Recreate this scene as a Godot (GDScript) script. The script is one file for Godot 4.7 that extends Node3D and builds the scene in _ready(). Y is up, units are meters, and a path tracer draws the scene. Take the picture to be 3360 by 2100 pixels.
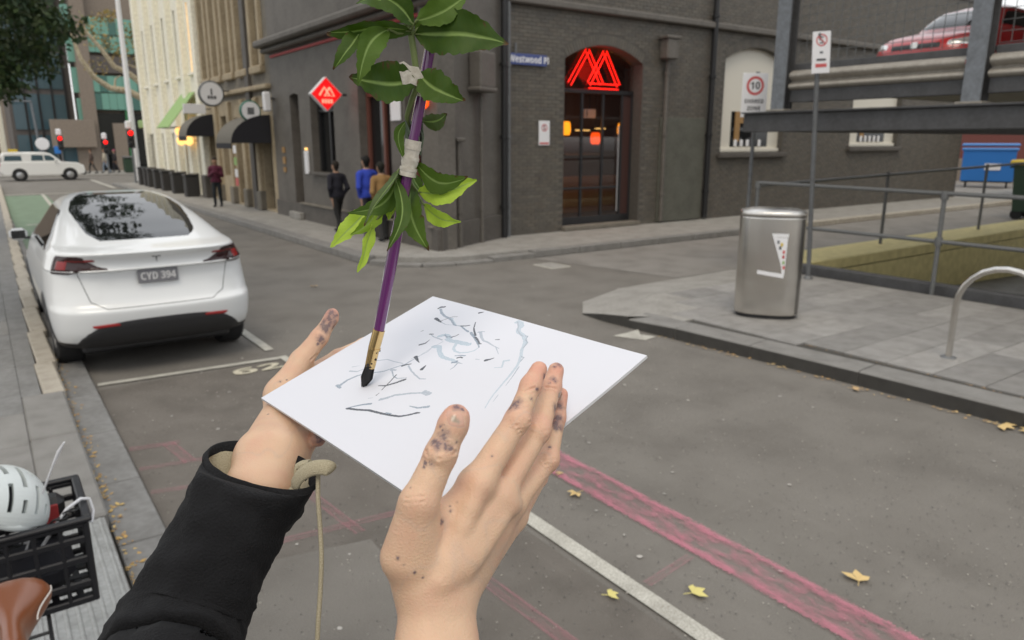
extends Node3D
# A city street corner seen over a pair of hands that hold a sheet under a brush taped to a twig.
# World axes: x to the right across the street, y up, the street runs along -z.

class Builder:
	var v := PackedVector3Array()
	var n := PackedVector3Array()
	var uv := PackedVector2Array()
	var c := PackedColorArray()
	var idx := PackedInt32Array()
	var col := Color(1, 1, 1)
	var use_uv := false

	func vert(p: Vector3, nn: Vector3, u := Vector2.ZERO) -> int:
		v.append(p)
		n.append(nn)
		uv.append(u)
		c.append(col)
		return v.size() - 1

	# counter-clockwise seen from outside
	func tri(a: Vector3, b: Vector3, d: Vector3) -> void:
		var nn := (b - a).cross(d - a)
		if nn.length_squared() < 1e-18:
			return
		nn = nn.normalized()
		var i := vert(a, nn)
		vert(b, nn)
		vert(d, nn)
		idx.append_array(PackedInt32Array([i, i + 2, i + 1]))

	func quad(a: Vector3, b: Vector3, d: Vector3, e: Vector3) -> void:
		var nn := (d - a).cross(e - b)
		if nn.length_squared() < 1e-18:
			return
		nn = nn.normalized()
		var i := vert(a, nn, Vector2(0, 1))
		vert(b, nn, Vector2(1, 1))
		vert(d, nn, Vector2(1, 0))
		vert(e, nn, Vector2(0, 0))
		idx.append_array(PackedInt32Array([i, i + 2, i + 1, i, i + 3, i + 2]))

	func box(ctr: Vector3, size: Vector3, bevel := 0.0, bs := Basis.IDENTITY) -> void:
		var h := size * 0.5
		var b := minf(bevel, minf(h.x, minf(h.y, h.z)) * 0.9)
		if b <= 0.0:
			for ax in 3:
				for sg in [-1.0, 1.0]:
					var nn := Vector3.ZERO
					nn[ax] = sg
					var u := Vector3.ZERO
					u[(ax + 1) % 3] = 1.0
					var w := nn.cross(u)
					var hu: float = h[(ax + 1) % 3]
					var hw: float = absf(h.dot(w))
					var cc: Vector3 = nn * h[ax]
					quad(ctr + bs * (cc - u * hu - w * hw), ctr + bs * (cc + u * hu - w * hw), ctr + bs * (cc + u * hu + w * hw), ctr + bs * (cc - u * hu + w * hw))
			return
		var inner := h - Vector3(b, b, b)
		for ax in 3:
			for sg in [-1.0, 1.0]:
				var nn := Vector3.ZERO
				nn[ax] = sg
				var u := Vector3.ZERO
				u[(ax + 1) % 3] = 1.0
				var w := nn.cross(u)
				var hu: float = inner[(ax + 1) % 3]
				var hw: float = absf(inner.dot(w))
				var cc: Vector3 = nn * h[ax]
				quad(ctr + bs * (cc - u * hu - w * hw), ctr + bs * (cc + u * hu - w * hw), ctr + bs * (cc + u * hu + w * hw), ctr + bs * (cc - u * hu + w * hw))
		for ax in 3:
			var a1 := (ax + 1) % 3
			var a2 := (ax + 2) % 3
			for s1 in [-1.0, 1.0]:
				for s2 in [-1.0, 1.0]:
					var p := Vector3.ZERO
					p[a1] = s1 * h[a1]
					p[a2] = s2 * inner[a2]
					var q := Vector3.ZERO
					q[a1] = s1 * inner[a1]
					q[a2] = s2 * h[a2]
					var e := Vector3.ZERO
					e[ax] = inner[ax]
					var out := Vector3.ZERO
					out[a1] = s1
					out[a2] = s2
					oriented(ctr + bs * (p - e), ctr + bs * (p + e), ctr + bs * (q + e), ctr + bs * (q - e), bs * out)
		for sx in [-1.0, 1.0]:
			for sy in [-1.0, 1.0]:
				for sz in [-1.0, 1.0]:
					var s := Vector3(sx, sy, sz)
					var p1 := s * Vector3(h.x, inner.y, inner.z)
					var p2 := s * Vector3(inner.x, h.y, inner.z)
					var p3 := s * Vector3(inner.x, inner.y, h.z)
					if (p2 - p1).cross(p3 - p1).dot(s) > 0.0:
						tri(ctr + bs * p1, ctr + bs * p2, ctr + bs * p3)
					else:
						tri(ctr + bs * p1, ctr + bs * p3, ctr + bs * p2)

	func oriented(a: Vector3, b: Vector3, d: Vector3, e: Vector3, out: Vector3) -> void:
		if (d - a).cross(e - b).dot(out) > 0.0:
			quad(a, b, d, e)
		else:
			quad(a, e, d, b)

	# a smooth sheet of rows x columns points; outward side chosen by flip
	func grid(pts: Array, closed := false, flip := false, uvs := false) -> void:
		var rows := pts.size()
		var cols: int = pts[0].size()
		var base := v.size()
		var acc := PackedVector3Array()
		acc.resize(rows * cols)
		var lim := cols if closed else cols - 1
		for i in rows - 1:
			for j in lim:
				var j2 := (j + 1) % cols
				var a: Vector3 = pts[i][j]
				var b: Vector3 = pts[i][j2]
				var d: Vector3 = pts[i + 1][j2]
				var e: Vector3 = pts[i + 1][j]
				var f := (d - a).cross(e - b)
				acc[i * cols + j] += f
				acc[i * cols + j2] += f
				acc[(i + 1) * cols + j] += f
				acc[(i + 1) * cols + j2] += f
				var p := base + i * cols + j
				var q := base + i * cols + j2
				var r := base + (i + 1) * cols + j2
				var s := base + (i + 1) * cols + j
				if flip:
					idx.append_array(PackedInt32Array([p, q, r, p, r, s]))
				else:
					idx.append_array(PackedInt32Array([p, r, q, p, s, r]))
		for i in rows:
			for j in cols:
				var nn: Vector3 = acc[i * cols + j]
				nn = nn.normalized() if nn.length_squared() > 1e-24 else Vector3.UP
				vert(pts[i][j], -nn if flip else nn, Vector2(float(j) / maxf(1.0, cols - 1.0), float(i) / maxf(1.0, rows - 1.0)))

	# a tube along a path with a radius at each point
	func tube(path: Array, radii: Array, sides := 10, caps := true, flat := 1.0, ref := Vector3.UP) -> void:
		var rings := []
		var prev := Vector3.ZERO
		for i in path.size():
			var t: Vector3
			if i == 0:
				t = path[1] - path[0]
			elif i == path.size() - 1:
				t = path[i] - path[i - 1]
			else:
				t = path[i + 1] - path[i - 1]
			t = t.normalized()
			if prev == Vector3.ZERO:
				prev = ref if absf(t.dot(ref)) < 0.95 else Vector3.RIGHT
			var side := t.cross(prev).normalized()
			var up := side.cross(t).normalized()
			prev = up
			var r: float = radii[i] if radii.size() > 1 else radii[0]
			var ring := []
			for k in sides:
				var a := TAU * k / sides
				ring.append(path[i] + side * cos(a) * r - up * sin(a) * r * flat)
			rings.append(ring)
		grid(rings, true)
		if caps:
			fan(rings[0], true)
			fan(rings[rings.size() - 1], false)

	func fan(ring: Array, flip: bool) -> void:
		var m := Vector3.ZERO
		for p in ring:
			m += p
		m /= ring.size()
		for k in ring.size():
			var a: Vector3 = ring[k]
			var b: Vector3 = ring[(k + 1) % ring.size()]
			if flip:
				tri(m, b, a)
			else:
				tri(m, a, b)

	# profile of (radius, height) turned about a vertical axis
	func lathe(ctr: Vector3, prof: Array, sides := 20, bs := Basis.IDENTITY) -> void:
		var rings := []
		for q in prof:
			var ring := []
			for k in sides:
				var a := -TAU * k / sides
				ring.append(ctr + bs * Vector3(cos(a) * q.x, q.y, sin(a) * q.x))
			rings.append(ring)
		grid(rings, true)
		if prof[0].x > 0.0005:
			fan(rings[0], true)
		if prof[prof.size() - 1].x > 0.0005:
			fan(rings[rings.size() - 1], false)

	# a flat polygon (counter-clockwise in the basis' x,y) pushed out to a thickness along basis z
	func prism(poly: PackedVector2Array, thick: float, xf: Transform3D) -> void:
		var pl := poly
		if Geometry2D.is_polygon_clockwise(pl):
			pl = pl.duplicate()
			pl.reverse()
		var t := Geometry2D.triangulate_polygon(pl)
		for k in range(0, t.size(), 3):
			var a := pl[t[k]]
			var b := pl[t[k + 1]]
			var d := pl[t[k + 2]]
			if (b - a).cross(d - a) < 0.0:
				var w := b
				b = d
				d = w
			tri(xf * Vector3(a.x, a.y, thick), xf * Vector3(b.x, b.y, thick), xf * Vector3(d.x, d.y, thick))
			tri(xf * Vector3(a.x, a.y, 0), xf * Vector3(d.x, d.y, 0), xf * Vector3(b.x, b.y, 0))
		for k in pl.size():
			var a := pl[k]
			var b := pl[(k + 1) % pl.size()]
			quad(xf * Vector3(a.x, a.y, 0), xf * Vector3(b.x, b.y, 0), xf * Vector3(b.x, b.y, thick), xf * Vector3(a.x, a.y, thick))

	func mesh() -> ArrayMesh:
		var arr := []
		arr.resize(Mesh.ARRAY_MAX)
		arr[Mesh.ARRAY_VERTEX] = v
		arr[Mesh.ARRAY_NORMAL] = n
		arr[Mesh.ARRAY_TEX_UV] = uv
		arr[Mesh.ARRAY_COLOR] = c
		arr[Mesh.ARRAY_INDEX] = idx
		var m := ArrayMesh.new()
		m.add_surface_from_arrays(Mesh.PRIMITIVE_TRIANGLES, arr)
		return m


var M := {}
var used := {}
var rng := RandomNumberGenerator.new()
var box_cache := {}


func P(x: float, y: float, s: float) -> Vector3:
	return Vector3(x, y, -s)


func numbered(called: String) -> String:
	var k: int = used.get(called, -1) + 1
	used[called] = k
	return called if k == 0 else "%s_%03d" % [called, k]


func tag(o: Node3D, label: String, category: String, group := "", kind := "") -> Node3D:
	if label:
		o.set_meta("label", label)
	if category:
		o.set_meta("category", category)
	if group:
		o.set_meta("group", group)
	if kind:
		o.set_meta("kind", kind)
	return o


func thing(called: String, at: Vector3, label: String, category: String, group := "", turn := 0.0) -> Node3D:
	var o := Node3D.new()
	o.name = numbered(called)
	add_child(o)
	o.position = at
	o.rotation.y = turn
	return tag(o, label, category, group)


func put(b: Builder, called: String, m: Material, parent: Node = null) -> MeshInstance3D:
	var o := MeshInstance3D.new()
	o.mesh = b.mesh()
	o.material_override = m
	if parent == null:
		o.name = numbered(called)
		add_child(o)
	else:
		o.name = called
		parent.add_child(o, true)
	return o


func put_mesh(me: Mesh, called: String, m: Material, parent: Node, xf := Transform3D.IDENTITY) -> MeshInstance3D:
	var o := MeshInstance3D.new()
	o.mesh = me
	o.material_override = m
	o.name = called
	parent.add_child(o, true)
	o.transform = xf
	return o


func structure(b: Builder, called: String, m: Material) -> MeshInstance3D:
	var o := put(b, called, m)
	o.set_meta("kind", "structure")
	return o


# a bevelled box mesh shared between alike pieces
func box_mesh(size: Vector3, bevel := 0.004) -> ArrayMesh:
	var key := "%.3f_%.3f_%.3f_%.4f" % [size.x, size.y, size.z, bevel]
	if not box_cache.has(key):
		var b := Builder.new()
		b.box(Vector3.ZERO, size, bevel)
		box_cache[key] = b.mesh()
	return box_cache[key]


func part_box(parent: Node, called: String, m: Material, ctr: Vector3, size: Vector3, bevel := 0.004, turn := 0.0) -> MeshInstance3D:
	return put_mesh(box_mesh(size, bevel), called, m, parent, Transform3D(Basis(Vector3.UP, turn), ctr))


func lin(r: float, g: float, b: float, a := 1.0) -> Color:
	var c := Color(r, g, b).linear_to_srgb()
	c.a = a
	return c


func mat(called: String, c: Color, rough := 0.7, metal := 0.0, spec := 0.5) -> StandardMaterial3D:
	var m := StandardMaterial3D.new()
	m.resource_name = called
	m.albedo_color = c
	m.roughness = rough
	m.metallic = metal
	m.metallic_specular = spec
	M[called] = m
	return m


func glow(called: String, c: Color, energy: float) -> StandardMaterial3D:
	var m := mat(called, c, 0.5)
	m.emission_enabled = true
	m.emission = c
	m.emission_energy_multiplier = energy
	return m


func noise_tex(freq: float, lo: Color, hi: Color, size := 512, oct := 4, sd := 1, mid := Color(-1, 0, 0), kind := FastNoiseLite.TYPE_SIMPLEX_SMOOTH) -> NoiseTexture2D:
	var f := FastNoiseLite.new()
	f.noise_type = kind
	f.frequency = freq
	f.fractal_octaves = oct
	f.seed = sd
	var t := NoiseTexture2D.new()
	t.width = size
	t.height = size
	t.seamless = true
	t.noise = f
	var g := Gradient.new()
	g.set_color(0, lo)
	g.set_color(1, hi)
	if mid.r >= 0.0:
		g.add_point(0.5, mid)
	t.color_ramp = g
	return t


# grain over a colour: fine texture in world space and a coarse one multiplied on it
func grained(m: StandardMaterial3D, fine: Texture2D, fine_scale: float, coarse: Texture2D = null, coarse_scale := 0.3, bump := 0.0, world := true) -> StandardMaterial3D:
	m.albedo_texture = fine
	m.uv1_triplanar = true
	m.uv1_world_triplanar = world
	m.uv1_scale = Vector3.ONE * fine_scale
	if coarse:
		m.detail_enabled = true
		m.detail_albedo = coarse
		m.detail_blend_mode = BaseMaterial3D.BLEND_MODE_MUL
		m.detail_uv_layer = BaseMaterial3D.DETAIL_UV_2
		m.uv2_triplanar = true
		m.uv2_world_triplanar = world
		m.uv2_scale = Vector3.ONE * coarse_scale
	if bump > 0.0:
		m.heightmap_enabled = true
		m.heightmap_texture = fine
		m.heightmap_scale = bump
	return m


func text_part(words: String, size: float, depth: float, m: Material, parent: Node, xf: Transform3D, called := "lettering", bold := true) -> MeshInstance3D:
	var f := SystemFont.new()
	f.font_names = PackedStringArray(["Droid Sans"])
	f.font_weight = 700 if bold else 400
	var t := TextMesh.new()
	t.font = f
	t.text = words
	t.font_size = 64
	t.pixel_size = size / 64.0
	t.depth = depth
	t.curve_step = 2.0
	var o := MeshInstance3D.new()
	o.mesh = t
	o.material_override = m
	o.name = called
	parent.add_child(o, true)
	o.transform = xf
	return o


const PAPER := [[0.3848, 2.1365, 0.6903], [0.4121, 2.1337, 0.3945], [0.1880, 2.0655, 0.6728]]
const STROKES := [
	[[0.1126, 0.0803, 0.1127, 0.0667, 0.1269, 0.0572], 6, 7, 0.7, 2],
	[[0.1267, 0.0818, 0.1593, 0.1086, 0.1897, 0.1226, 0.219, 0.1278, 0.2415, 0.1366, 0.2785, 0.1618, 0.2927, 0.1619], 7, 4, 0.55, 1],
	[[0.2249, 0.1289, 0.2386, 0.1254, 0.2255, 0.1242, 0.2636, 0.1452, 0.2872, 0.161], 5, 4, 0.5, 0],
	[[0.2927, 0.1619, 0.3121, 0.1549, 0.3393, 0.1677, 0.3705, 0.1776], 2, 5, 0.6, 1],
	[[0.3121, 0.1549, 0.3288, 0.1452, 0.3391, 0.1336], 4, 3, 0.75, 2],
	[[0.2056, 0.1611, 0.2158, 0.1297, 0.2242, 0.1121, 0.2419, 0.0997], 2, 1.5, 0.7, 2],
	[[0.1686, 0.1561, 0.1917, 0.1647, 0.2118, 0.1704], 9, 4, 0.75, 2],
	[[0.2118, 0.1704, 0.2447, 0.177, 0.2722, 0.1679], 2, 1, 0.5, 1],
	[[0.3839, 0.1776, 0.42, 0.1993, 0.4726, 0.2361, 0.4864, 0.25], 7, 3, 0.6, 1],
	[[0.4864, 0.25, 0.4878, 0.2787, 0.4741, 0.302, 0.4514, 0.32, 0.4263, 0.3211, 0.4069, 0.3069, 0.3965, 0.283, 0.3823, 0.257], 3, 8, 0.45, 0],
	[[0.3424, 0.1005, 0.3691, 0.1423, 0.3888, 0.1628, 0.4155, 0.1864], 2, 5, 0.75, 2],
	[[0.4079, 0.1595, 0.4173, 0.15, 0.426, 0.1449], 4, 3, 0.5, 1],
	[[0.4152, 0.1552, 0.4385, 0.1805, 0.467, 0.2017, 0.4906, 0.2025, 0.5233, 0.2123, 0.5559, 0.2178], 7, 2, 0.35, 1],
	[[0.5354, 0.2122, 0.5655, 0.2372, 0.5796, 0.2498], 2, 1, 0.4, 1],
	[[0.4229, 0.1976, 0.4444, 0.2078, 0.4691, 0.2269, 0.4768, 0.226], 5, 3, 0.7, 2],
	[[0.2905, 0.265, 0.303, 0.2455, 0.3199, 0.2435, 0.3399, 0.2553, 0.3356, 0.2658, 0.3618, 0.2695, 0.3816, 0.2613, 0.4106, 0.259, 0.4384, 0.2534], 10, 13, 0.5, 0],
	[[0.303, 0.2455, 0.3263, 0.2556, 0.3291, 0.246, 0.345, 0.2483], 4, 4, 0.6, 1],
	[[0.3403, 0.2432, 0.3491, 0.23, 0.3502, 0.2135], 3, 2, 0.8, 2],
	[[0.2444, 0.2723, 0.2568, 0.2649], 4, 3, 0.7, 2],
	[[0.2485, 0.2715, 0.277, 0.2811, 0.2979, 0.2806, 0.3224, 0.2816], 2, 3, 0.5, 1],
	[[0.3347, 0.2899, 0.3325, 0.3224, 0.327, 0.3412, 0.3369, 0.381, 0.3312, 0.4186, 0.3181, 0.4533], 2, 2, 0.35, 1],
	[[0.3305, 0.3375, 0.349, 0.3276, 0.3818, 0.3603, 0.4121, 0.3782, 0.4394, 0.379, 0.4572, 0.3748, 0.4831, 0.3796], 12, 8, 0.5, 0],
	[[0.4743, 0.3889, 0.4831, 0.3796, 0.4831, 0.3725], 6, 6, 0.65, 1],
	[[0.4891, 0.3792, 0.5124, 0.3747], 5, 1, 0.4, 1],
	[[0.4945, 0.3829, 0.5017, 0.4098, 0.501, 0.4278], 3, 2, 0.5, 1],
	[[0.2703, 0.3567, 0.2813, 0.3382, 0.2763, 0.3056], 7, 1, 0.75, 2],
	[[0.4509, 0.3461, 0.4639, 0.3341, 0.4824, 0.326], 3, 4, 0.6, 1],
	[[0.4681, 0.3533, 0.4735, 0.3426, 0.4844, 0.3429], 5, 3, 0.75, 2],
	[[0.5691, 0.3097, 0.577, 0.2976, 0.5831, 0.281], 8, 2, 0.75, 2],
	[[0.5332, 0.3223, 0.5457, 0.3178], 3, 2, 0.3, 1],
	[[0.303, 0.0299, 0.3153, 0.0146], 7, 1, 0.75, 2],
	[[0.503, 0.1723, 0.5132, 0.1646], 2, 4, 0.6, 2],
	[[0.4093, 0.4886, 0.4019, 0.4577], 9, 1, 0.8, 2],
	[[0.1935, 0.2735, 0.1963, 0.2635], 2, 3, 0.5, 2],
	[[0.6272, 0.3305, 0.6466, 0.3144, 0.626, 0.2764, 0.638, 0.2652], 2, 6, 0.45, 0],
	[[0.4879, 0.0178, 0.502, 0.0177, 0.5229, 0.0373, 0.5256, 0.0592, 0.5405, 0.0813, 0.5727, 0.0926, 0.5974, 0.1152, 0.6131, 0.1387, 0.6319, 0.1812, 0.6583, 0.2209, 0.6834, 0.2732, 0.7024, 0.3404, 0.7133, 0.3912, 0.7298, 0.4615, 0.7405, 0.4967, 0.7575, 0.5413], 13, 2, 0.42, 0],
	[[0.4879, 0.0178, 0.5118, 0.0437, 0.5296, 0.0723, 0.5593, 0.093, 0.5753, 0.0986], 3, 3, 0.4, 1],
	[[0.58, 0.092, 0.5899, 0.0898, 0.5987, 0.1144, 0.6185, 0.1281, 0.6284, 0.169], 3, 3, 0.45, 1],
	[[0.6596, 0.2201, 0.6706, 0.22, 0.6769, 0.2503], 3, 2, 0.45, 1],
	[[0.6939, 0.2798, 0.712, 0.334, 0.7301, 0.3987], 3, 1, 0.45, 1],
	[[0.7444, 0.4573, 0.7557, 0.4978], 2, 1, 0.35, 1],
	[[0.217, 0.7553, 0.2125, 0.7072, 0.2225, 0.6642, 0.2377, 0.6383], 8, 4, 0.55, 1],
	[[0.2073, 0.7569, 0.2312, 0.7606], 8, 6, 0.55, 1],
	[[0.2646, 0.6099, 0.2912, 0.5817, 0.3089, 0.5388, 0.3265, 0.4958, 0.3295, 0.4515, 0.3311, 0.4292], 4, 3, 0.5, 1],
	[[0.3311, 0.4292, 0.3291, 0.3545, 0.3341, 0.2961], 2, 1, 0.35, 1],
	[[0.2047, 0.5428, 0.2367, 0.5113, 0.2759, 0.5075, 0.315, 0.498], 3, 2, 0.4, 1],
	[[0.1526, 0.6311, 0.1718, 0.6076], 3, 1, 0.35, 1],
	[[0.1689, 0.6579, 0.1984, 0.6436, 0.206, 0.6173], 5, 2, 0.4, 1],
	[[0.3259, 0.5119, 0.3338, 0.4963, 0.345, 0.4838], 6, 3, 0.75, 2],
	[[0.3463, 0.4985, 0.3844, 0.5196, 0.4242, 0.5332, 0.4504, 0.5401, 0.4675, 0.5285], 4, 3, 0.4, 1],
	[[0.3228, 0.4345, 0.3483, 0.45, 0.3671, 0.4589], 9, 1, 0.75, 2],
	[[0.4079, 0.4837, 0.4046, 0.4603], 8, 1, 0.75, 2],
	[[0.3095, 0.5592, 0.3259, 0.5483], 5, 4, 0.55, 1],
	[[0.32, 0.5626, 0.3494, 0.5837, 0.3737, 0.5874, 0.402, 0.5631], 3, 2, 0.55, 1],
	[[0.3512, 0.6623, 0.3748, 0.646, 0.39, 0.6158, 0.4052, 0.5759], 3, 7, 0.7, 2],
	[[0.3822, 0.6749, 0.3683, 0.6209, 0.3531, 0.5711], 2, 3, 0.7, 2],
	[[0.3815, 0.7424, 0.3919, 0.7302], 2, 1, 0.4, 1],
	[[0.3916, 0.7114, 0.3894, 0.6939], 3, 1, 0.6, 2],
	[[0.4252, 0.7204, 0.4364, 0.7031, 0.4484, 0.6711, 0.4882, 0.6289, 0.5256, 0.5978], 8, 4, 0.4, 1],
	[[0.5238, 0.5991, 0.5444, 0.5984, 0.548, 0.5866, 0.5211, 0.587], 9, 6, 0.35, 1],
	[[0.3599, 0.8356, 0.376, 0.8072, 0.3975, 0.7777, 0.4153, 0.7601], 3, 6, 0.65, 1],
	[[0.3637, 0.8328, 0.4047, 0.8138, 0.4409, 0.7918, 0.4908, 0.7773, 0.5236, 0.7662, 0.5566, 0.7503, 0.5757, 0.7274, 0.5931, 0.6972], 6, 5, 0.72, 2],
	[[0.5051, 0.7667, 0.5219, 0.7587], 6, 4, 0.6, 1],
	[[0.5844, 0.7123, 0.5983, 0.6934], 4, 4, 0.7, 2],
	[[0.5426, 0.6858, 0.5731, 0.6769, 0.5991, 0.6491], 2, 7, 0.55, 1],
]
const BRUSH := [[0.2560, 2.0862, 0.5891], [0.2588, 2.1059, 0.5815], [0.2624, 2.1230, 0.5789], [0.2667, 2.1403, 0.5759], [0.2759, 2.1925, 0.5685], [0.3065, 2.3730, 0.5435], [0.3107, 2.3993, 0.5395]]
const TWIG := [[0.2880, 2.4465, 0.5507], [0.2893, 2.4256, 0.5499], [0.2902, 2.3978, 0.5473], [0.2904, 2.3827, 0.5452], [0.2917, 2.3679, 0.5437], [0.2927, 2.3530, 0.5423], [0.2935, 2.3426, 0.5437], [0.2912, 2.3314, 0.5496], [0.2907, 2.3201, 0.5567], [0.2936, 2.3085, 0.5600], [0.2991, 2.2966, 0.5639], [0.2963, 2.2827, 0.5656], [0.2909, 2.2769, 0.5677]]
const LEAVES := [
	[[0.2928, 2.3820, 0.5433], [0.3443, 2.3732, 0.4889], 0.0331, [-0.5209, -0.1269, -0.8441], 0.35, 0, 0.00, 0.30, 1],
	[[0.2554, 2.3864, 0.5560], [0.2280, 2.3528, 0.5529], 0.0139, [-0.3970, -0.1143, -0.9107], 0.50, 1, -0.08, 0.20, 1],
	[[0.2708, 2.3839, 0.5443], [0.2397, 2.3420, 0.5351], 0.0185, [-0.4252, -0.1049, -0.8990], 0.30, 2, 0.16, 0.20, 0],
	[[0.2917, 2.3475, 0.5414], [0.2412, 2.3483, 0.5548], 0.0300, [-0.4358, -0.0783, -0.8966], 0.25, 0, -0.10, 0.25, 1],
	[[0.2944, 2.3521, 0.5408], [0.3166, 2.3312, 0.5087], 0.0244, [-0.5020, -0.0684, -0.8622], 0.30, 1, 0.12, 0.25, 1],
	[[0.3047, 2.3168, 0.5571], [0.3197, 2.3224, 0.5418], 0.0151, [-0.4938, -0.0310, -0.8690], 0.50, 3, 0.10, 0.20, 1],
	[[0.2945, 2.3171, 0.5645], [0.2863, 2.2851, 0.5545], 0.0083, [-0.4607, -0.0017, -0.8876], 0.30, 2, 0.22, 0.20, 0],
	[[0.2983, 2.2826, 0.5578], [0.3238, 2.2719, 0.5176], 0.0188, [-0.5003, 0.0367, -0.8651], 0.40, 2, 0.18, 0.15, 1],
	[[0.3017, 2.2583, 0.5608], [0.3349, 2.2694, 0.5216], 0.0205, [-0.5061, 0.0574, -0.8605], 0.20, 5, 0.10, 0.50, 0],
	[[0.3061, 2.2478, 0.5609], [0.3247, 2.2349, 0.5312], 0.0138, [-0.4980, 0.0926, -0.8622], 0.40, 5, 0.10, 0.60, 0],
	[[0.2873, 2.2778, 0.5642], [0.2382, 2.2443, 0.5639], 0.0171, [-0.4214, 0.0625, -0.9047], 0.30, 2, -0.18, 0.20, 0],
	[[0.2838, 2.2780, 0.5604], [0.2456, 2.2346, 0.5495], 0.0082, [-0.4295, 0.0709, -0.9003], 0.90, 3, -0.10, 0.20, 1],
	[[0.2806, 2.2705, 0.5605], [0.2554, 2.2157, 0.5306], 0.0122, [-0.4390, 0.0932, -0.8936], 0.30, 1, -0.10, 0.20, 1],
	[[0.3001, 2.2653, 0.5741], [0.2972, 2.2116, 0.5375], 0.0218, [-0.4711, 0.0971, -0.8767], 0.30, 2, 0.06, 0.20, 1],
	[[0.2755, 2.2541, 0.5807], [0.2437, 2.2249, 0.5732], 0.0137, [-0.4084, 0.0951, -0.9078], 0.30, 4, -0.10, 0.25, 0],
	[[0.2683, 2.2448, 0.5907], [0.2308, 2.2146, 0.5856], 0.0155, [-0.3883, 0.1093, -0.9150], 0.30, 5, -0.05, 0.45, 0],
	[[0.2659, 2.2340, 0.5727], [0.2443, 2.1950, 0.5639], 0.0095, [-0.4058, 0.1360, -0.9038], 0.60, 5, 0.08, 0.90, 0],
	[[0.2946, 2.2644, 0.5828], [0.2749, 2.2387, 0.5842], 0.0127, [-0.4374, 0.0744, -0.8962], 0.40, 4, -0.10, 0.20, 0],
	[[0.3045, 2.2720, 0.5755], [0.3068, 2.2573, 0.5632], 0.0098, [-0.4723, 0.0546, -0.8797], 0.40, 2, 0.10, 0.20, 0],
	[[0.2957, 2.2559, 0.5833], [0.2821, 2.2344, 0.5803], 0.0113, [-0.4431, 0.0841, -0.8925], 0.30, 5, 0.10, 0.30, 0],
	[[0.2890, 2.3839, 0.5415], [0.2317, 2.3809, 0.5712], 0.0189, [-0.4201, -0.1329, -0.8977], 0.70, 1, 0.12, 0.30, 1],
	[[0.2867, 2.3876, 0.5342], [0.2634, 2.4063, 0.5436], 0.0174, [-0.4488, -0.1582, -0.8795], 0.30, 0, 0.10, 0.30, 0],
	[[0.2890, 2.3900, 0.5332], [0.3234, 2.4095, 0.5146], 0.0188, [-0.4979, -0.1622, -0.8519], 0.30, 2, 0.10, 0.30, 0],
	[[0.2894, 2.3933, 0.5402], [0.2622, 2.4070, 0.5826], 0.0153, [-0.4353, -0.1581, -0.8863], 0.40, 1, 0.10, 0.30, 0],
	[[0.2926, 2.3842, 0.5415], [0.3155, 2.4033, 0.5436], 0.0128, [-0.4834, -0.1490, -0.8626], 0.30, 2, 0.10, 0.30, 0],
]
const TAPES := [[0.3022, 2.3508, 0.5438], [0.2986, 2.3351, 0.5448], [0.2973, 2.3013, 0.5571], [0.2937, 2.2727, 0.5638]]
const TAPE_FLAP := [[0.2958, 2.3490, 0.5389], [0.2892, 2.3499, 0.5388], [0.2835, 2.3527, 0.5399], [0.2771, 2.3507, 0.5414]]
const RIGHT_PALM := [[[0.1843, 2.0371, 0.3439], [0.2234, 2.0924, 0.3565], 0.0152, 0.0106], [[0.1911, 2.0347, 0.3433], [0.2421, 2.0790, 0.3581], 0.0156, 0.0106], [[0.1994, 2.0299, 0.3461], [0.2579, 2.0649, 0.3654], 0.0143, 0.0101], [[0.2068, 2.0261, 0.3523], [0.2664, 2.0495, 0.3737], 0.0129, 0.0092], [[0.1796, 2.0504, 0.3486], [0.1827, 2.0937, 0.3516], 0.0166, 0.0101], [[0.1873, 2.0797, 0.3544], [0.2149, 2.0831, 0.3534], 0.0092, 0.0083], [[0.1837, 2.0371, 0.3443], [0.1751, 2.0154, 0.3313], 0.0166, 0.0166], [[0.1947, 2.0329, 0.3440], [0.1875, 2.0107, 0.3299], 0.0166, 0.0166], [[0.1751, 2.0154, 0.3313], [0.1433, 1.9770, 0.2820], 0.0166, 0.0239], [[0.1875, 2.0107, 0.3299], [0.1606, 1.9684, 0.2797], 0.0166, 0.0239]]
const RIGHT_FINGERS := [
	[[[0.2253, 2.0954, 0.3534], 0.0101], [[0.2632, 2.1249, 0.3643], 0.0079], [[0.2811, 2.1414, 0.3742], 0.0068], [[0.2918, 2.1498, 0.3791], 0.0058]],
	[[[0.2428, 2.0821, 0.3560], 0.0101], [[0.2860, 2.1099, 0.3714], 0.0081], [[0.3100, 2.1305, 0.3883], 0.0070], [[0.3194, 2.1402, 0.3946], 0.0058]],
	[[[0.2578, 2.0676, 0.3637], 0.0097], [[0.2984, 2.0827, 0.3772], 0.0079], [[0.3161, 2.1063, 0.3894], 0.0064], [[0.3247, 2.1206, 0.3951], 0.0053]],
	[[[0.2671, 2.0507, 0.3736], 0.0087], [[0.3069, 2.0587, 0.3982], 0.0066], [[0.3218, 2.0723, 0.4080], 0.0057], [[0.3285, 2.0820, 0.4124], 0.0048]],
	[[[0.1733, 2.0648, 0.3498], 0.0156], [[0.1808, 2.0980, 0.3467], 0.0109], [[0.1984, 2.1217, 0.3514], 0.0092], [[0.2087, 2.1372, 0.3537], 0.0086], [[0.2113, 2.1412, 0.3543], 0.0079]],
]
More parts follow.
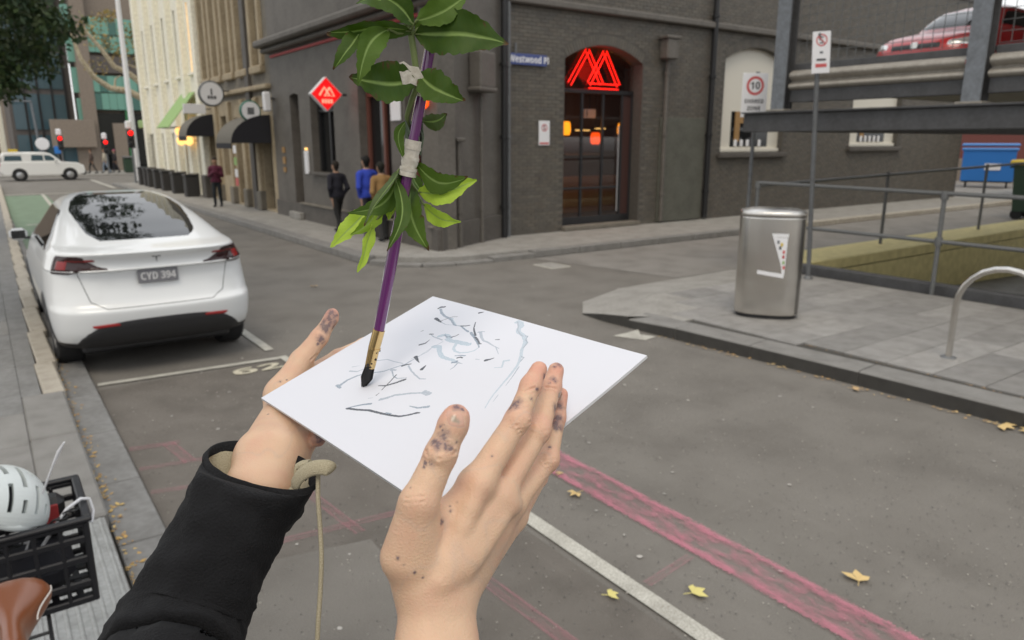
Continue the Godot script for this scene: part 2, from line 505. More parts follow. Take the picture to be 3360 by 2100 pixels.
const TENDONS := [[[0.1851, 2.0543, 0.3309], [0.1929, 2.0614, 0.3353], 0.0024, 0.0024], [[0.1929, 2.0614, 0.3353], [0.2006, 2.0693, 0.3391], 0.0024, 0.0024], [[0.2006, 2.0693, 0.3391], [0.2073, 2.0786, 0.3411], 0.0024, 0.0024], [[0.2073, 2.0786, 0.3411], [0.2142, 2.0880, 0.3432], 0.0024, 0.0024], [[0.2142, 2.0880, 0.3432], [0.2208, 2.0978, 0.3448], 0.0024, 0.0024], [[0.1937, 2.0541, 0.3317], [0.2018, 2.0597, 0.3349], 0.0024, 0.0024], [[0.2018, 2.0597, 0.3349], [0.2099, 2.0657, 0.3378], 0.0024, 0.0024], [[0.2099, 2.0657, 0.3378], [0.2186, 2.0715, 0.3413], 0.0024, 0.0024], [[0.2186, 2.0715, 0.3413], [0.2278, 2.0772, 0.3454], 0.0024, 0.0024], [[0.2278, 2.0772, 0.3454], [0.2360, 2.0842, 0.3477], 0.0024, 0.0024], [[0.2029, 2.0535, 0.3329], [0.2108, 2.0578, 0.3357], 0.0024, 0.0024], [[0.2108, 2.0578, 0.3357], [0.2190, 2.0620, 0.3388], 0.0024, 0.0024], [[0.2190, 2.0620, 0.3388], [0.2273, 2.0665, 0.3417], 0.0024, 0.0024], [[0.2273, 2.0665, 0.3417], [0.2357, 2.0712, 0.3446], 0.0024, 0.0024], [[0.2357, 2.0712, 0.3446], [0.2431, 2.0772, 0.3458], 0.0024, 0.0024], [[0.2236, 2.0970, 0.3492], [0.2239, 2.0970, 0.3492], 0.0065, 0.0065], [[0.2401, 2.0837, 0.3511], [0.2404, 2.0837, 0.3511], 0.0060, 0.0060], [[0.2500, 2.0742, 0.3508], [0.2503, 2.0742, 0.3508], 0.0055, 0.0055], [[0.2606, 2.1262, 0.3602], [0.2609, 2.1262, 0.3602], 0.0052, 0.0052], [[0.2826, 2.1115, 0.3670], [0.2829, 2.1115, 0.3670], 0.0050, 0.0050], [[0.2959, 2.0848, 0.3731], [0.2962, 2.0848, 0.3731], 0.0055, 0.0055], [[0.1956, 2.1238, 0.3471], [0.1959, 2.1238, 0.3471], 0.0055, 0.0055]]
const RIGHT_CREASES := [[[0.1889, 2.1261, 0.3515], [0.1926, 2.1239, 0.3428], 0.0011, 0.0009], [[0.1926, 2.1239, 0.3428], [0.2031, 2.1251, 0.3424], 0.0011, 0.0009], [[0.1885, 2.1250, 0.3488], [0.1927, 2.1220, 0.3420], 0.0009, 0.0006], [[0.1914, 2.1287, 0.3486], [0.1989, 2.1293, 0.3434], 0.0008, 0.0005], [[0.1934, 2.1310, 0.3490], [0.1996, 2.1316, 0.3445], 0.0007, 0.0004], [[0.2563, 2.1250, 0.3558], [0.2661, 2.1251, 0.3559], 0.0010, 0.0008], [[0.2567, 2.1229, 0.3547], [0.2660, 2.1225, 0.3561], 0.0008, 0.0007], [[0.2580, 2.1204, 0.3542], [0.2752, 2.1130, 0.3696], 0.0007, 0.0005], [[0.2574, 2.1274, 0.3569], [0.2657, 2.1278, 0.3562], 0.0007, 0.0004], [[0.2786, 2.1143, 0.3662], [0.2839, 2.1086, 0.3617], 0.0010, 0.0008], [[0.2801, 2.1154, 0.3664], [0.2854, 2.1104, 0.3620], 0.0008, 0.0006], [[0.2790, 2.1108, 0.3624], [0.2832, 2.1070, 0.3614], 0.0007, 0.0005], [[0.2892, 2.0865, 0.3700], [0.2969, 2.0862, 0.3688], 0.0010, 0.0008], [[0.2889, 2.0849, 0.3680], [0.2967, 2.0845, 0.3681], 0.0008, 0.0007], [[0.2932, 2.0878, 0.3706], [0.2983, 2.0878, 0.3698], 0.0007, 0.0005], [[0.2714, 2.1414, 0.3680], [0.2788, 2.1430, 0.3663], 0.0008, 0.0005], [[0.3025, 2.1337, 0.3844], [0.3077, 2.1326, 0.3801], 0.0008, 0.0005], [[0.1713, 2.1047, 0.3442], [0.1791, 2.1061, 0.3379], 0.0008, 0.0003], [[0.1703, 2.1026, 0.3435], [0.1783, 2.1037, 0.3366], 0.0008, 0.0003], [[0.2203, 2.1050, 0.3534], [0.2253, 2.1021, 0.3454], 0.0008, 0.0003], [[0.2183, 2.1037, 0.3522], [0.2235, 2.1006, 0.3446], 0.0008, 0.0003]]
const RIGHT_INK := [[[0.1980, 2.1346, 0.3477], 0.0035], [[0.1946, 2.1301, 0.3460], 0.0033], [[0.1979, 2.1295, 0.3437], 0.0033], [[0.1937, 2.1313, 0.3494], 0.0027], [[0.1995, 2.1279, 0.3426], 0.0022], [[0.1988, 2.1390, 0.3519], 0.0022], [[0.1990, 2.1377, 0.3492], 0.0015], [[0.2100, 2.1486, 0.3515], 0.0029], [[0.2125, 2.1476, 0.3496], 0.0018], [[0.1860, 2.1209, 0.3476], 0.0022], [[0.1884, 2.1214, 0.3446], 0.0024], [[0.1847, 2.1192, 0.3473], 0.0015], [[0.1903, 2.1253, 0.3457], 0.0013], [[0.2622, 2.1348, 0.3660], 0.0046], [[0.2647, 2.1362, 0.3656], 0.0027], [[0.2594, 2.1331, 0.3658], 0.0022], [[0.2343, 2.1115, 0.3510], 0.0014], [[0.3160, 2.1442, 0.3917], 0.0022], [[0.3202, 2.1453, 0.3919], 0.0026], [[0.3098, 2.1380, 0.3848], 0.0026], [[0.2913, 2.1461, 0.3722], 0.0022], [[0.3057, 2.1363, 0.3845], 0.0017], [[0.2806, 2.1414, 0.3658], 0.0022], [[0.2744, 2.1373, 0.3633], 0.0018], [[0.3090, 2.1059, 0.3831], 0.0050], [[0.3168, 2.1160, 0.3880], 0.0033], [[0.3123, 2.1091, 0.3833], 0.0033], [[0.3017, 2.1211, 0.3733], 0.0033], [[0.3123, 2.1034, 0.3802], 0.0027], [[0.3085, 2.1030, 0.3803], 0.0027], [[0.2982, 2.0927, 0.3752], 0.0022], [[0.2956, 2.0889, 0.3712], 0.0017], [[0.1930, 2.0844, 0.3423], 0.0022], [[0.2010, 2.0873, 0.3457], 0.0013], [[0.2016, 2.0892, 0.3475], 0.0010], [[0.2066, 2.0902, 0.3468], 0.0011], [[0.2428, 2.0726, 0.3468], 0.0022], [[0.1701, 2.0632, 0.3342], 0.0013], [[0.1630, 2.0722, 0.3401], 0.0013], [[0.1651, 2.0685, 0.3371], 0.0009], [[0.1745, 2.0593, 0.3333], 0.0009], [[0.2050, 2.1305, 0.3437], 0.0013], [[0.1753, 2.1092, 0.3462], 0.0009]]
const NAILS := [[[[0.2021, 2.1403, 0.3476], [0.2029, 2.1398, 0.3466], [0.2039, 2.1394, 0.3458], [0.2049, 2.1389, 0.3452], [0.2060, 2.1386, 0.3447], [0.2072, 2.1383, 0.3444], [0.2084, 2.1380, 0.3443], [0.2098, 2.1378, 0.3444], [0.2113, 2.1377, 0.3447]], [[0.2019, 2.1412, 0.3486], [0.2026, 2.1410, 0.3471], [0.2036, 2.1407, 0.3461], [0.2046, 2.1404, 0.3454], [0.2058, 2.1400, 0.3449], [0.2070, 2.1397, 0.3444], [0.2084, 2.1394, 0.3442], [0.2099, 2.1391, 0.3443], [0.2117, 2.1386, 0.3449]], [[0.2019, 2.1421, 0.3495], [0.2026, 2.1421, 0.3479], [0.2035, 2.1418, 0.3468], [0.2046, 2.1416, 0.3460], [0.2058, 2.1413, 0.3453], [0.2071, 2.1409, 0.3448], [0.2085, 2.1406, 0.3446], [0.2101, 2.1402, 0.3446], [0.2120, 2.1395, 0.3452]], [[0.2021, 2.1430, 0.3505], [0.2027, 2.1430, 0.3488], [0.2037, 2.1429, 0.3476], [0.2047, 2.1427, 0.3467], [0.2059, 2.1424, 0.3460], [0.2072, 2.1421, 0.3454], [0.2086, 2.1418, 0.3450], [0.2102, 2.1413, 0.3450], [0.2122, 2.1405, 0.3455]], [[0.2024, 2.1437, 0.3516], [0.2030, 2.1440, 0.3498], [0.2039, 2.1439, 0.3485], [0.2050, 2.1438, 0.3475], [0.2061, 2.1436, 0.3467], [0.2074, 2.1433, 0.3461], [0.2088, 2.1429, 0.3456], [0.2103, 2.1424, 0.3455], [0.2123, 2.1416, 0.3459]], [[0.2028, 2.1445, 0.3526], [0.2034, 2.1448, 0.3508], [0.2042, 2.1449, 0.3495], [0.2052, 2.1448, 0.3484], [0.2064, 2.1447, 0.3476], [0.2076, 2.1444, 0.3468], [0.2089, 2.1440, 0.3463], [0.2104, 2.1435, 0.3460], [0.2122, 2.1427, 0.3462]], [[0.2035, 2.1451, 0.3537], [0.2039, 2.1456, 0.3518], [0.2047, 2.1458, 0.3505], [0.2056, 2.1458, 0.3494], [0.2066, 2.1457, 0.3485], [0.2077, 2.1455, 0.3477], [0.2090, 2.1451, 0.3470], [0.2103, 2.1446, 0.3466], [0.2120, 2.1438, 0.3466]], [[0.2042, 2.1457, 0.3548], [0.2045, 2.1464, 0.3529], [0.2053, 2.1467, 0.3516], [0.2061, 2.1468, 0.3505], [0.2070, 2.1467, 0.3495], [0.2080, 2.1465, 0.3487], [0.2091, 2.1462, 0.3480], [0.2103, 2.1457, 0.3474], [0.2118, 2.1448, 0.3472]], [[0.2051, 2.1464, 0.3558], [0.2056, 2.1469, 0.3544], [0.2062, 2.1473, 0.3532], [0.2069, 2.1475, 0.3521], [0.2077, 2.1475, 0.3511], [0.2085, 2.1474, 0.3502], [0.2094, 2.1471, 0.3494], [0.2104, 2.1466, 0.3487], [0.2115, 2.1459, 0.3480]]], [[[0.3093, 2.1246, 0.3794], [0.3186, 2.1191, 0.3902], [0.3189, 2.1188, 0.3897], [0.3192, 2.1187, 0.3893], [0.3195, 2.1186, 0.3890], [0.3199, 2.1185, 0.3888], [0.3203, 2.1185, 0.3887], [0.3208, 2.1186, 0.3886], [0.3213, 2.1187, 0.3886]], [[0.3080, 2.1260, 0.3784], [0.3088, 2.1255, 0.3785], [0.3189, 2.1198, 0.3901], [0.3192, 2.1196, 0.3897], [0.3196, 2.1195, 0.3894], [0.3200, 2.1195, 0.3891], [0.3204, 2.1194, 0.3889], [0.3209, 2.1195, 0.3887], [0.3217, 2.1194, 0.3890]], [[0.3077, 2.1270, 0.3783], [0.3083, 2.1266, 0.3782], [0.3095, 2.1260, 0.3789], [0.3195, 2.1205, 0.3902], [0.3198, 2.1204, 0.3899], [0.3202, 2.1203, 0.3896], [0.3207, 2.1203, 0.3893], [0.3212, 2.1202, 0.3892], [0.3220, 2.1201, 0.3893]], [[0.3076, 2.1278, 0.3785], [0.3081, 2.1276, 0.3783], [0.3091, 2.1272, 0.3786], [0.3104, 2.1265, 0.3794], [0.3201, 2.1212, 0.3905], [0.3205, 2.1212, 0.3901], [0.3210, 2.1211, 0.3898], [0.3215, 2.1210, 0.3896], [0.3222, 2.1208, 0.3897]], [[0.3076, 2.1286, 0.3787], [0.3081, 2.1285, 0.3785], [0.3090, 2.1282, 0.3787], [0.3100, 2.1277, 0.3791], [0.3112, 2.1272, 0.3798], [0.3208, 2.1220, 0.3907], [0.3212, 2.1219, 0.3904], [0.3217, 2.1218, 0.3901], [0.3224, 2.1215, 0.3901]], [[0.3078, 2.1293, 0.3790], [0.3082, 2.1293, 0.3788], [0.3089, 2.1291, 0.3788], [0.3098, 2.1288, 0.3791], [0.3108, 2.1284, 0.3795], [0.3120, 2.1279, 0.3802], [0.3215, 2.1227, 0.3909], [0.3220, 2.1226, 0.3906], [0.3226, 2.1223, 0.3905]], [[0.3079, 2.1301, 0.3793], [0.3083, 2.1301, 0.3790], [0.3090, 2.1300, 0.3791], [0.3097, 2.1298, 0.3792], [0.3106, 2.1295, 0.3795], [0.3115, 2.1291, 0.3798], [0.3127, 2.1285, 0.3805], [0.3222, 2.1233, 0.3911], [0.3228, 2.1230, 0.3910]], [[0.3082, 2.1308, 0.3796], [0.3085, 2.1309, 0.3794], [0.3092, 2.1309, 0.3794], [0.3099, 2.1307, 0.3796], [0.3106, 2.1305, 0.3797], [0.3114, 2.1301, 0.3799], [0.3123, 2.1296, 0.3803], [0.3135, 2.1289, 0.3810], [0.3229, 2.1237, 0.3915]], [[0.3085, 2.1314, 0.3799], [0.3091, 2.1315, 0.3800], [0.3097, 2.1315, 0.3801], [0.3103, 2.1314, 0.3802], [0.3109, 2.1312, 0.3803], [0.3116, 2.1309, 0.3805], [0.3124, 2.1305, 0.3808], [0.3134, 2.1299, 0.3812], [0.3230, 2.1244, 0.3922]]]]
const LEFT_PALM := [[[0.1494, 2.0196, 0.5806], [0.1667, 2.0345, 0.6080], 0.0215, 0.0220], [[0.1594, 2.0170, 0.5752], [0.1801, 2.0333, 0.6019], 0.0210, 0.0230], [[0.1667, 2.0345, 0.6080], [0.2186, 2.0442, 0.6863], 0.0220, 0.0220], [[0.1801, 2.0333, 0.6019], [0.2335, 2.0419, 0.6688], 0.0230, 0.0200], [[0.2206, 2.0462, 0.6855], [0.2492, 2.0611, 0.7075], 0.0200, 0.0160], [[0.2335, 2.0419, 0.6688], [0.2693, 2.0543, 0.6848], 0.0180, 0.0150], [[0.1268, 1.9974, 0.5673], [0.1494, 2.0196, 0.5806], 0.0230, 0.0215], [[0.1305, 1.9936, 0.5648], [0.1594, 2.0170, 0.5752], 0.0230, 0.0210], [[0.2107, 2.0601, 0.6904], [0.2433, 2.0696, 0.7142], 0.0150, 0.0120]]
const LEFT_FINGERS := [
	[[[0.2184, 2.0645, 0.6925], 0.0145], [[0.2397, 2.0852, 0.7049], 0.0110], [[0.2614, 2.1054, 0.7082], 0.0088], [[0.2761, 2.1230, 0.7105], 0.0068], [[0.2781, 2.1270, 0.7115], 0.0062]],
	[[[0.2516, 2.0646, 0.7131], 0.0110], [[0.2865, 2.0758, 0.7232], 0.0090], [[0.3183, 2.0836, 0.7282], 0.0075], [[0.3409, 2.0888, 0.7326], 0.0065]],
	[[[0.2614, 2.0590, 0.6982], 0.0110], [[0.3008, 2.0620, 0.7026], 0.0090], [[0.3361, 2.0648, 0.7036], 0.0075], [[0.3580, 2.0664, 0.7011], 0.0065]],
	[[[0.2673, 2.0522, 0.6857], 0.0110], [[0.2979, 2.0510, 0.6762], 0.0090], [[0.3217, 2.0515, 0.6657], 0.0075], [[0.3404, 2.0521, 0.6589], 0.0065]],
	[[[0.2297, 2.0415, 0.6587], 0.0100], [[0.2220, 2.0371, 0.6314], 0.0080], [[0.2128, 2.0440, 0.5957], 0.0065]],
]
const LEFT_CREASES := [[[0.2462, 2.0875, 0.6946], [0.2533, 2.0908, 0.6977], 0.0011, 0.0008]]
const LEFT_INK := [[[0.2751, 2.1300, 0.7062], 0.0057], [[0.2759, 2.1272, 0.7039], 0.0057], [[0.2715, 2.1251, 0.7043], 0.0047], [[0.2764, 2.1210, 0.7027], 0.0038], [[0.2672, 2.1217, 0.7054], 0.0047], [[0.2646, 2.1185, 0.7043], 0.0047], [[0.2696, 2.1182, 0.7023], 0.0057], [[0.2665, 2.1150, 0.7016], 0.0047], [[0.2751, 2.1159, 0.7034], 0.0028], [[0.2643, 2.1158, 0.7024], 0.0038], [[0.2596, 2.1065, 0.6985], 0.0038], [[0.2581, 2.1043, 0.6982], 0.0033], [[0.2560, 2.1021, 0.6981], 0.0024], [[0.2599, 2.1015, 0.6983], 0.0019], [[0.2098, 2.0747, 0.6829], 0.0021], [[0.2135, 2.0482, 0.5908], 0.0066], [[0.2133, 2.0453, 0.5894], 0.0057], [[0.2165, 2.0755, 0.6821], 0.0009], [[0.1839, 2.0601, 0.6404], 0.0011], [[0.2750, 2.1324, 0.7104], 0.0028]]
const SLEEVE := [[[0.1573, 2.0388, 0.5743], 0.0445], [[0.1527, 2.0327, 0.5720], 0.0457], [[0.1434, 2.0216, 0.5690], 0.0446], [[0.1313, 2.0100, 0.5653], 0.0420], [[0.1166, 1.9938, 0.5583], 0.0407], [[0.1028, 1.9773, 0.5532], 0.0414], [[0.0888, 1.9582, 0.5474], 0.0434], [[0.0741, 1.9421, 0.5353], 0.0461], [[0.0502, 1.9355, 0.4873], 0.0460], [[0.0198, 1.9328, 0.4071], 0.0483]]
const CUFF := [[0.1565, 2.0411, 0.5756], [0.0366, -0.0064, -0.0298], [0.0064, 0.0048, 0.0379]]
const FOLDS := [[[0.1688, 2.0297, 0.5420], [0.1714, 2.0300, 0.5377], [0.1738, 2.0289, 0.5331]], [[0.1757, 2.0466, 0.5446], [0.1796, 2.0489, 0.5425], [0.1838, 2.0504, 0.5375]]]
const STRAP := [[0.1726, 2.0242, 0.5402], [0.1712, 2.0350, 0.5381], [0.1746, 2.0450, 0.5323], [0.1806, 2.0509, 0.5260], [0.1869, 2.0530, 0.5197], [0.1916, 2.0521, 0.5160], [0.1928, 2.0496, 0.5169]]
const CORD := [[0.1862, 2.0448, 0.5265], [0.1813, 2.0286, 0.5164], [0.1773, 2.0097, 0.5048], [0.1725, 1.9919, 0.4928], [0.1661, 1.9710, 0.4823], [0.1598, 1.9538, 0.4729], [0.1526, 1.9319, 0.4613]]


func _ready() -> void:
	rng.seed = 20240611
	# ---- camera
	var cam := Camera3D.new()
	cam.name = "camera"
	add_child(cam)
	cam.position = Vector3(0, 2.3, 0)
	cam.rotation_degrees = Vector3(-13.6, -35.4, 0)
	cam.fov = 46.97
	cam.near = 0.05
	cam.far = 600.0
	var lens := CameraAttributesPhysical.new()
	lens.frustum_focal_length = 27.62
	lens.frustum_near = 0.05
	lens.frustum_far = 600.0
	lens.frustum_focus_distance = 0.6
	lens.exposure_aperture = 13.0
	cam.attributes = lens
	cam.current = true
	# ---- sky and light: a bright overcast afternoon
	var sky_mat := ProceduralSkyMaterial.new()
	sky_mat.sky_top_color = lin(0.90, 0.94, 1.0)
	sky_mat.sky_horizon_color = lin(0.80, 0.80, 0.79)
	sky_mat.sky_curve = 0.35
	sky_mat.ground_bottom_color = lin(0.12, 0.12, 0.12)
	sky_mat.ground_horizon_color = lin(0.35, 0.35, 0.35)
	sky_mat.sky_energy_multiplier = 1.0
	var sky := Sky.new()
	sky.sky_material = sky_mat
	var env := Environment.new()
	env.background_mode = Environment.BG_SKY
	env.sky = sky
	env.tonemap_mode = Environment.TONE_MAPPER_LINEAR
	env.tonemap_exposure = 1.33
	env.sdfgi_enabled = true
	env.ssao_enabled = true
	env.ssil_enabled = true
	var we := WorldEnvironment.new()
	we.name = "world_environment"
	we.environment = env
	add_child(we)
	var sun := DirectionalLight3D.new()
	sun.name = "overcast_sun"
	sun.light_energy = 0.4
	sun.light_color = Color(1.0, 0.96, 0.9)
	sun.light_angular_distance = 30.0
	sun.shadow_enabled = true
	add_child(sun)
	sun.look_at_from_position(Vector3(-3.6, 9.0, 3.6), Vector3.ZERO)
	make_materials()
	ground()
	corner_building()
	far_buildings()
	car_park()
	white_car()
	far_vehicles()
	street_things()
	people()
	trees()
	bicycle()
	road_litter()
	paper()
	brush_and_twig()
	artist()


func make_materials() -> void:
	var speck := noise_tex(0.22, Color(0.42, 0.415, 0.41), Color(1, 1, 1), 1024, 3, 3, Color(0.86, 0.855, 0.85))
	var blotch := noise_tex(0.012, Color(0.86, 0.855, 0.85), Color(1, 1, 1), 512, 5, 5, Color(0.95, 0.948, 0.945))
	var soft := noise_tex(0.03, Color(0.87, 0.865, 0.86), Color(1, 1, 1), 512, 4, 9)
	M.speck = null
	grained(mat("asphalt", lin(0.282, 0.266, 0.24), 0.9), speck, 0.9, blotch, 0.16, 0.35)
	grained(mat("asphalt_patch", lin(0.232, 0.212, 0.188), 0.92), speck, 1.1, blotch, 0.3, 0.4)
	for k in 4:
		var t: float = [0.44, 0.38, 0.50, 0.42][k]
		grained(mat("bluestone_%d" % k, lin(t, t * 0.985, t * 0.955), 0.8), speck, 1.7 + 0.2 * k, blotch, 0.6, 0.15)
	grained(mat("kerb_stone", lin(0.36, 0.355, 0.34), 0.8), speck, 1.3, blotch, 0.5, 0.2)
	grained(mat("lane_asphalt", lin(0.37, 0.355, 0.33), 0.9), speck, 0.9, blotch, 0.2, 0.3)
	grained(mat("dark_bluestone", lin(0.075, 0.072, 0.066), 0.75), speck, 1.5, blotch, 0.9, 0.2)  # much darker than the kerb tops, used on kerb faces only
	grained(mat("pale_kerb", lin(0.66, 0.61, 0.52), 0.9), speck, 1.2, blotch, 0.8, 0.3)
	grained(mat("channel", lin(0.235, 0.235, 0.23), 0.75), soft, 0.8, blotch, 0.4, 0.1)
	grained(mat("concrete", lin(0.37, 0.36, 0.335), 0.85), soft, 0.9, blotch, 0.3, 0.15)
	grained(mat("gap", lin(0.09, 0.085, 0.075), 0.95), speck, 2.0)
	grained(mat("road_white", lin(0.68, 0.67, 0.62), 0.75), noise_tex(0.09, Color(0.72, 0.71, 0.68), Color(1, 1, 1), 512, 4, 14), 1.3, blotch, 0.7, 0.2)
	grained(mat("road_cream", lin(0.60, 0.56, 0.44), 0.75), soft, 1.5)
	grained(mat("road_green", lin(0.27, 0.39, 0.27), 0.85), speck, 0.8, blotch, 0.3, 0.2)
	grained(mat("brown_paint", lin(0.152, 0.139, 0.122), 0.62), soft, 0.6, blotch, 0.22, 0.1)
	grained(mat("brown_plinth", lin(0.115, 0.104, 0.092), 0.65), soft, 0.6, blotch, 0.3)
	grained(mat("brown_mortar", lin(0.10, 0.092, 0.08), 0.8), soft, 0.6)
	var brick_tone := [[0.138, 0.126, 0.106], [0.153, 0.139, 0.116], [0.146, 0.129, 0.106], [0.126, 0.116, 0.1]]
	for k in 4:
		grained(mat("brick_%d" % k, lin(brick_tone[k][0], brick_tone[k][1], brick_tone[k][2]), 0.6), soft, 1.1, blotch, 0.4, 0.2)
	grained(mat("dark_green_paint", lin(0.13, 0.132, 0.108), 0.6), soft, 0.7, blotch, 0.3)
	grained(mat("cream_render", lin(0.93, 0.90, 0.76), 0.85), soft, 0.4)
	grained(mat("warm_stone", lin(0.46, 0.38, 0.26), 0.85), soft, 0.7, blotch, 0.4, 0.2)
	grained(mat("grey_stone", lin(0.22, 0.2, 0.165), 0.85), soft, 0.6, blotch, 0.3, 0.2)
	grained(mat("taupe", lin(0.26, 0.215, 0.175), 0.8), soft, 0.4)
	grained(mat("taupe_dark", lin(0.105, 0.092, 0.085), 0.7), soft, 0.4)
	grained(mat("yellow_wall", lin(0.74, 0.64, 0.30), 0.8), soft, 0.25)
	grained(mat("red_wall", lin(0.19, 0.062, 0.052), 0.8), soft, 0.6)
	mat("near_black", lin(0.012, 0.012, 0.013), 0.5)
	mat("black_metal", lin(0.02, 0.02, 0.022), 0.4)
	mat("dark_void", lin(0.02, 0.017, 0.015), 0.9)
	mat("dark_maroon", lin(0.06, 0.028, 0.024), 0.5)
	mat("cafe_panelling", lin(0.15, 0.08, 0.05), 0.6)
	mat("red_brown_frame", lin(0.14, 0.05, 0.035), 0.5)
	mat("red_band", lin(0.42, 0.04, 0.04), 0.6)
	mat("awning_black", lin(0.013, 0.013, 0.018), 0.85)
	mat("awning_grey", lin(0.13, 0.12, 0.10), 0.85)
	mat("awning_green", lin(0.26, 0.40, 0.15), 0.8)
	mat("green_paint", lin(0.03, 0.16, 0.06), 0.6)
	mat("sign_white", lin(0.75, 0.75, 0.77), 0.45)
	mat("sign_red", lin(0.55, 0.10, 0.10), 0.5)
	mat("sign_ink", lin(0.06, 0.06, 0.065), 0.6)
	mat("sign_blue", lin(0.06, 0.085, 0.24), 0.5)
	mat("sign_green", lin(0.03, 0.14, 0.10), 0.5)
	mat("timber", lin(0.33, 0.19, 0.07), 0.6)
	mat("bollard_wood", lin(0.03, 0.028, 0.027), 0.7)
	mat("plastic_blue", lin(0.03, 0.19, 0.58), 0.45)
	mat("plastic_blue_light", lin(0.06, 0.24, 0.62), 0.4)
	mat("timber_dark", lin(0.07, 0.05, 0.035), 0.7)
	grained(mat("rear_panel", lin(0.20, 0.165, 0.13), 0.7), soft, 0.5)
	mat("white_plain", lin(0.75, 0.75, 0.73), 0.3)
	mat("plastic_green", lin(0.02, 0.045, 0.025), 0.5)
	mat("plastic_yellow", lin(0.62, 0.45, 0.04), 0.5)
	mat("rubber", lin(0.014, 0.014, 0.015), 0.8)
	mat("alloy", lin(0.45, 0.45, 0.46), 0.35, 0.8)
	mat("mirror_glass", lin(0.05, 0.055, 0.06), 0.03, 0.0, 0.9)
	mat("white_frame", lin(0.66, 0.63, 0.55), 0.6)
	grained(mat("steel_grey", lin(0.20, 0.21, 0.22), 0.55, 0.3), soft, 1.2, blotch, 0.8)
	grained(mat("girder_dark", lin(0.085, 0.086, 0.09), 0.6), soft, 0.9, blotch, 0.5)
	grained(mat("girder_blue", lin(0.20, 0.22, 0.245), 0.6), soft, 0.9, blotch, 0.9)
	grained(mat("guard_rail", lin(0.42, 0.39, 0.34), 0.5, 0.4), soft, 0.9, blotch, 0.6)
	grained(mat("rail_paint", lin(0.16, 0.165, 0.165), 0.5, 0.2), soft, 1.5)
	var st := grained(mat("stainless", lin(0.76, 0.74, 0.70), 0.26, 1.0), noise_tex(0.01, Color(0.9, 0.89, 0.88), Color(1, 1, 1), 256, 3, 19), 0.7)
	st.anisotropy_enabled = true
	st.anisotropy = 0.5
	grained(mat("galvanised", lin(0.55, 0.56, 0.55), 0.45, 0.7), soft, 1.8, blotch, 1.2)
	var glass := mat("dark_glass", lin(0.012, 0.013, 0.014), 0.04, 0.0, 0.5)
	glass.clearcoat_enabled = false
	mat("green_glass", lin(0.16, 0.34, 0.28), 0.15, 0.0, 0.5)
	mat("green_glass_dark", lin(0.07, 0.16, 0.14), 0.12, 0.0, 0.5)
	mat("blue_glass", lin(0.05, 0.09, 0.11), 0.1, 0.0, 0.5)
	var pane := mat("clear_pane", lin(0.03, 0.03, 0.03, 0.10), 0.02)
	pane.transparency = BaseMaterial3D.TRANSPARENCY_ALPHA
	glow("neon_red", Color(1.0, 0.11, 0.06), 1.5)
	glow("lamp_amber", Color(1.0, 0.60, 0.10), 1.5)
	glow("lamp_orange", Color(1.0, 0.32, 0.06), 1.1)
	glow("signal_red", Color(1.0, 0.07, 0.05), 1.5)
	glow("sign_face", Color(0.75, 0.03, 0.05), 0.85)
	glow("sign_light", Color(1.0, 0.55, 0.45), 1.0)
	glow("tube_white", Color(1.0, 0.98, 0.9), 2.5)
	glow("lamp_warm", Color(1.0, 0.78, 0.45), 1.2)
	# markings
	var worn := FastNoiseLite.new()
	worn.seed = 77
	worn.frequency = 0.035
	worn.fractal_octaves = 4
	var im := Image.create(256, 1024, false, Image.FORMAT_RGBA8)
	for y in 1024:
		for x in 256:
			var e := absf(x / 255.0 - 0.5) * 2.0
			var low := worn.get_noise_2d(x * 0.35, y * 0.12)
			var mid := worn.get_noise_2d(x * 1.2 + 50.0, y * 0.5)
			var grain := 0.5 + 0.5 * worn.get_noise_2d(x * 14.0 + 400.0, y * 14.0)
			var cover := 0.20 + 0.36 * exp(-pow((e - 0.74) / 0.2, 2.0)) + low * 0.5 + mid * 0.22
			var a := clampf(cover + (grain - 0.5) * 1.1, 0.0, 0.75)
			if e > 0.9 + 0.14 * worn.get_noise_2d(x * 0.2 + 90.0, y * 3.0):
				a = 0.0
			im.set_pixel(x, y, Color(0.80, 0.50, 0.57, a * 0.85))
	var pink := mat("pink_chalk", Color(1, 1, 1), 0.95)
	pink.albedo_texture = ImageTexture.create_from_image(im)
	pink.transparency = BaseMaterial3D.TRANSPARENCY_ALPHA
	var faint := mat("pink_chalk_faint", Color(0.95, 0.93, 0.92, 0.42), 0.95)
	faint.albedo_texture = pink.albedo_texture
	faint.transparency = BaseMaterial3D.TRANSPARENCY_ALPHA


# a flat painted strip on the road from a to b (x, s)
func strip(b: Builder, a: Vector2, e: Vector2, w: float, y: float) -> void:
	var d := (e - a).normalized()
	var o := Vector2(d.y, -d.x) * w * 0.5
	b.quad(P(a.x - o.x, y, a.y - o.y), P(a.x + o.x, y, a.y + o.y), P(e.x + o.x, y, e.y + o.y), P(e.x - o.x, y, e.y - o.y))


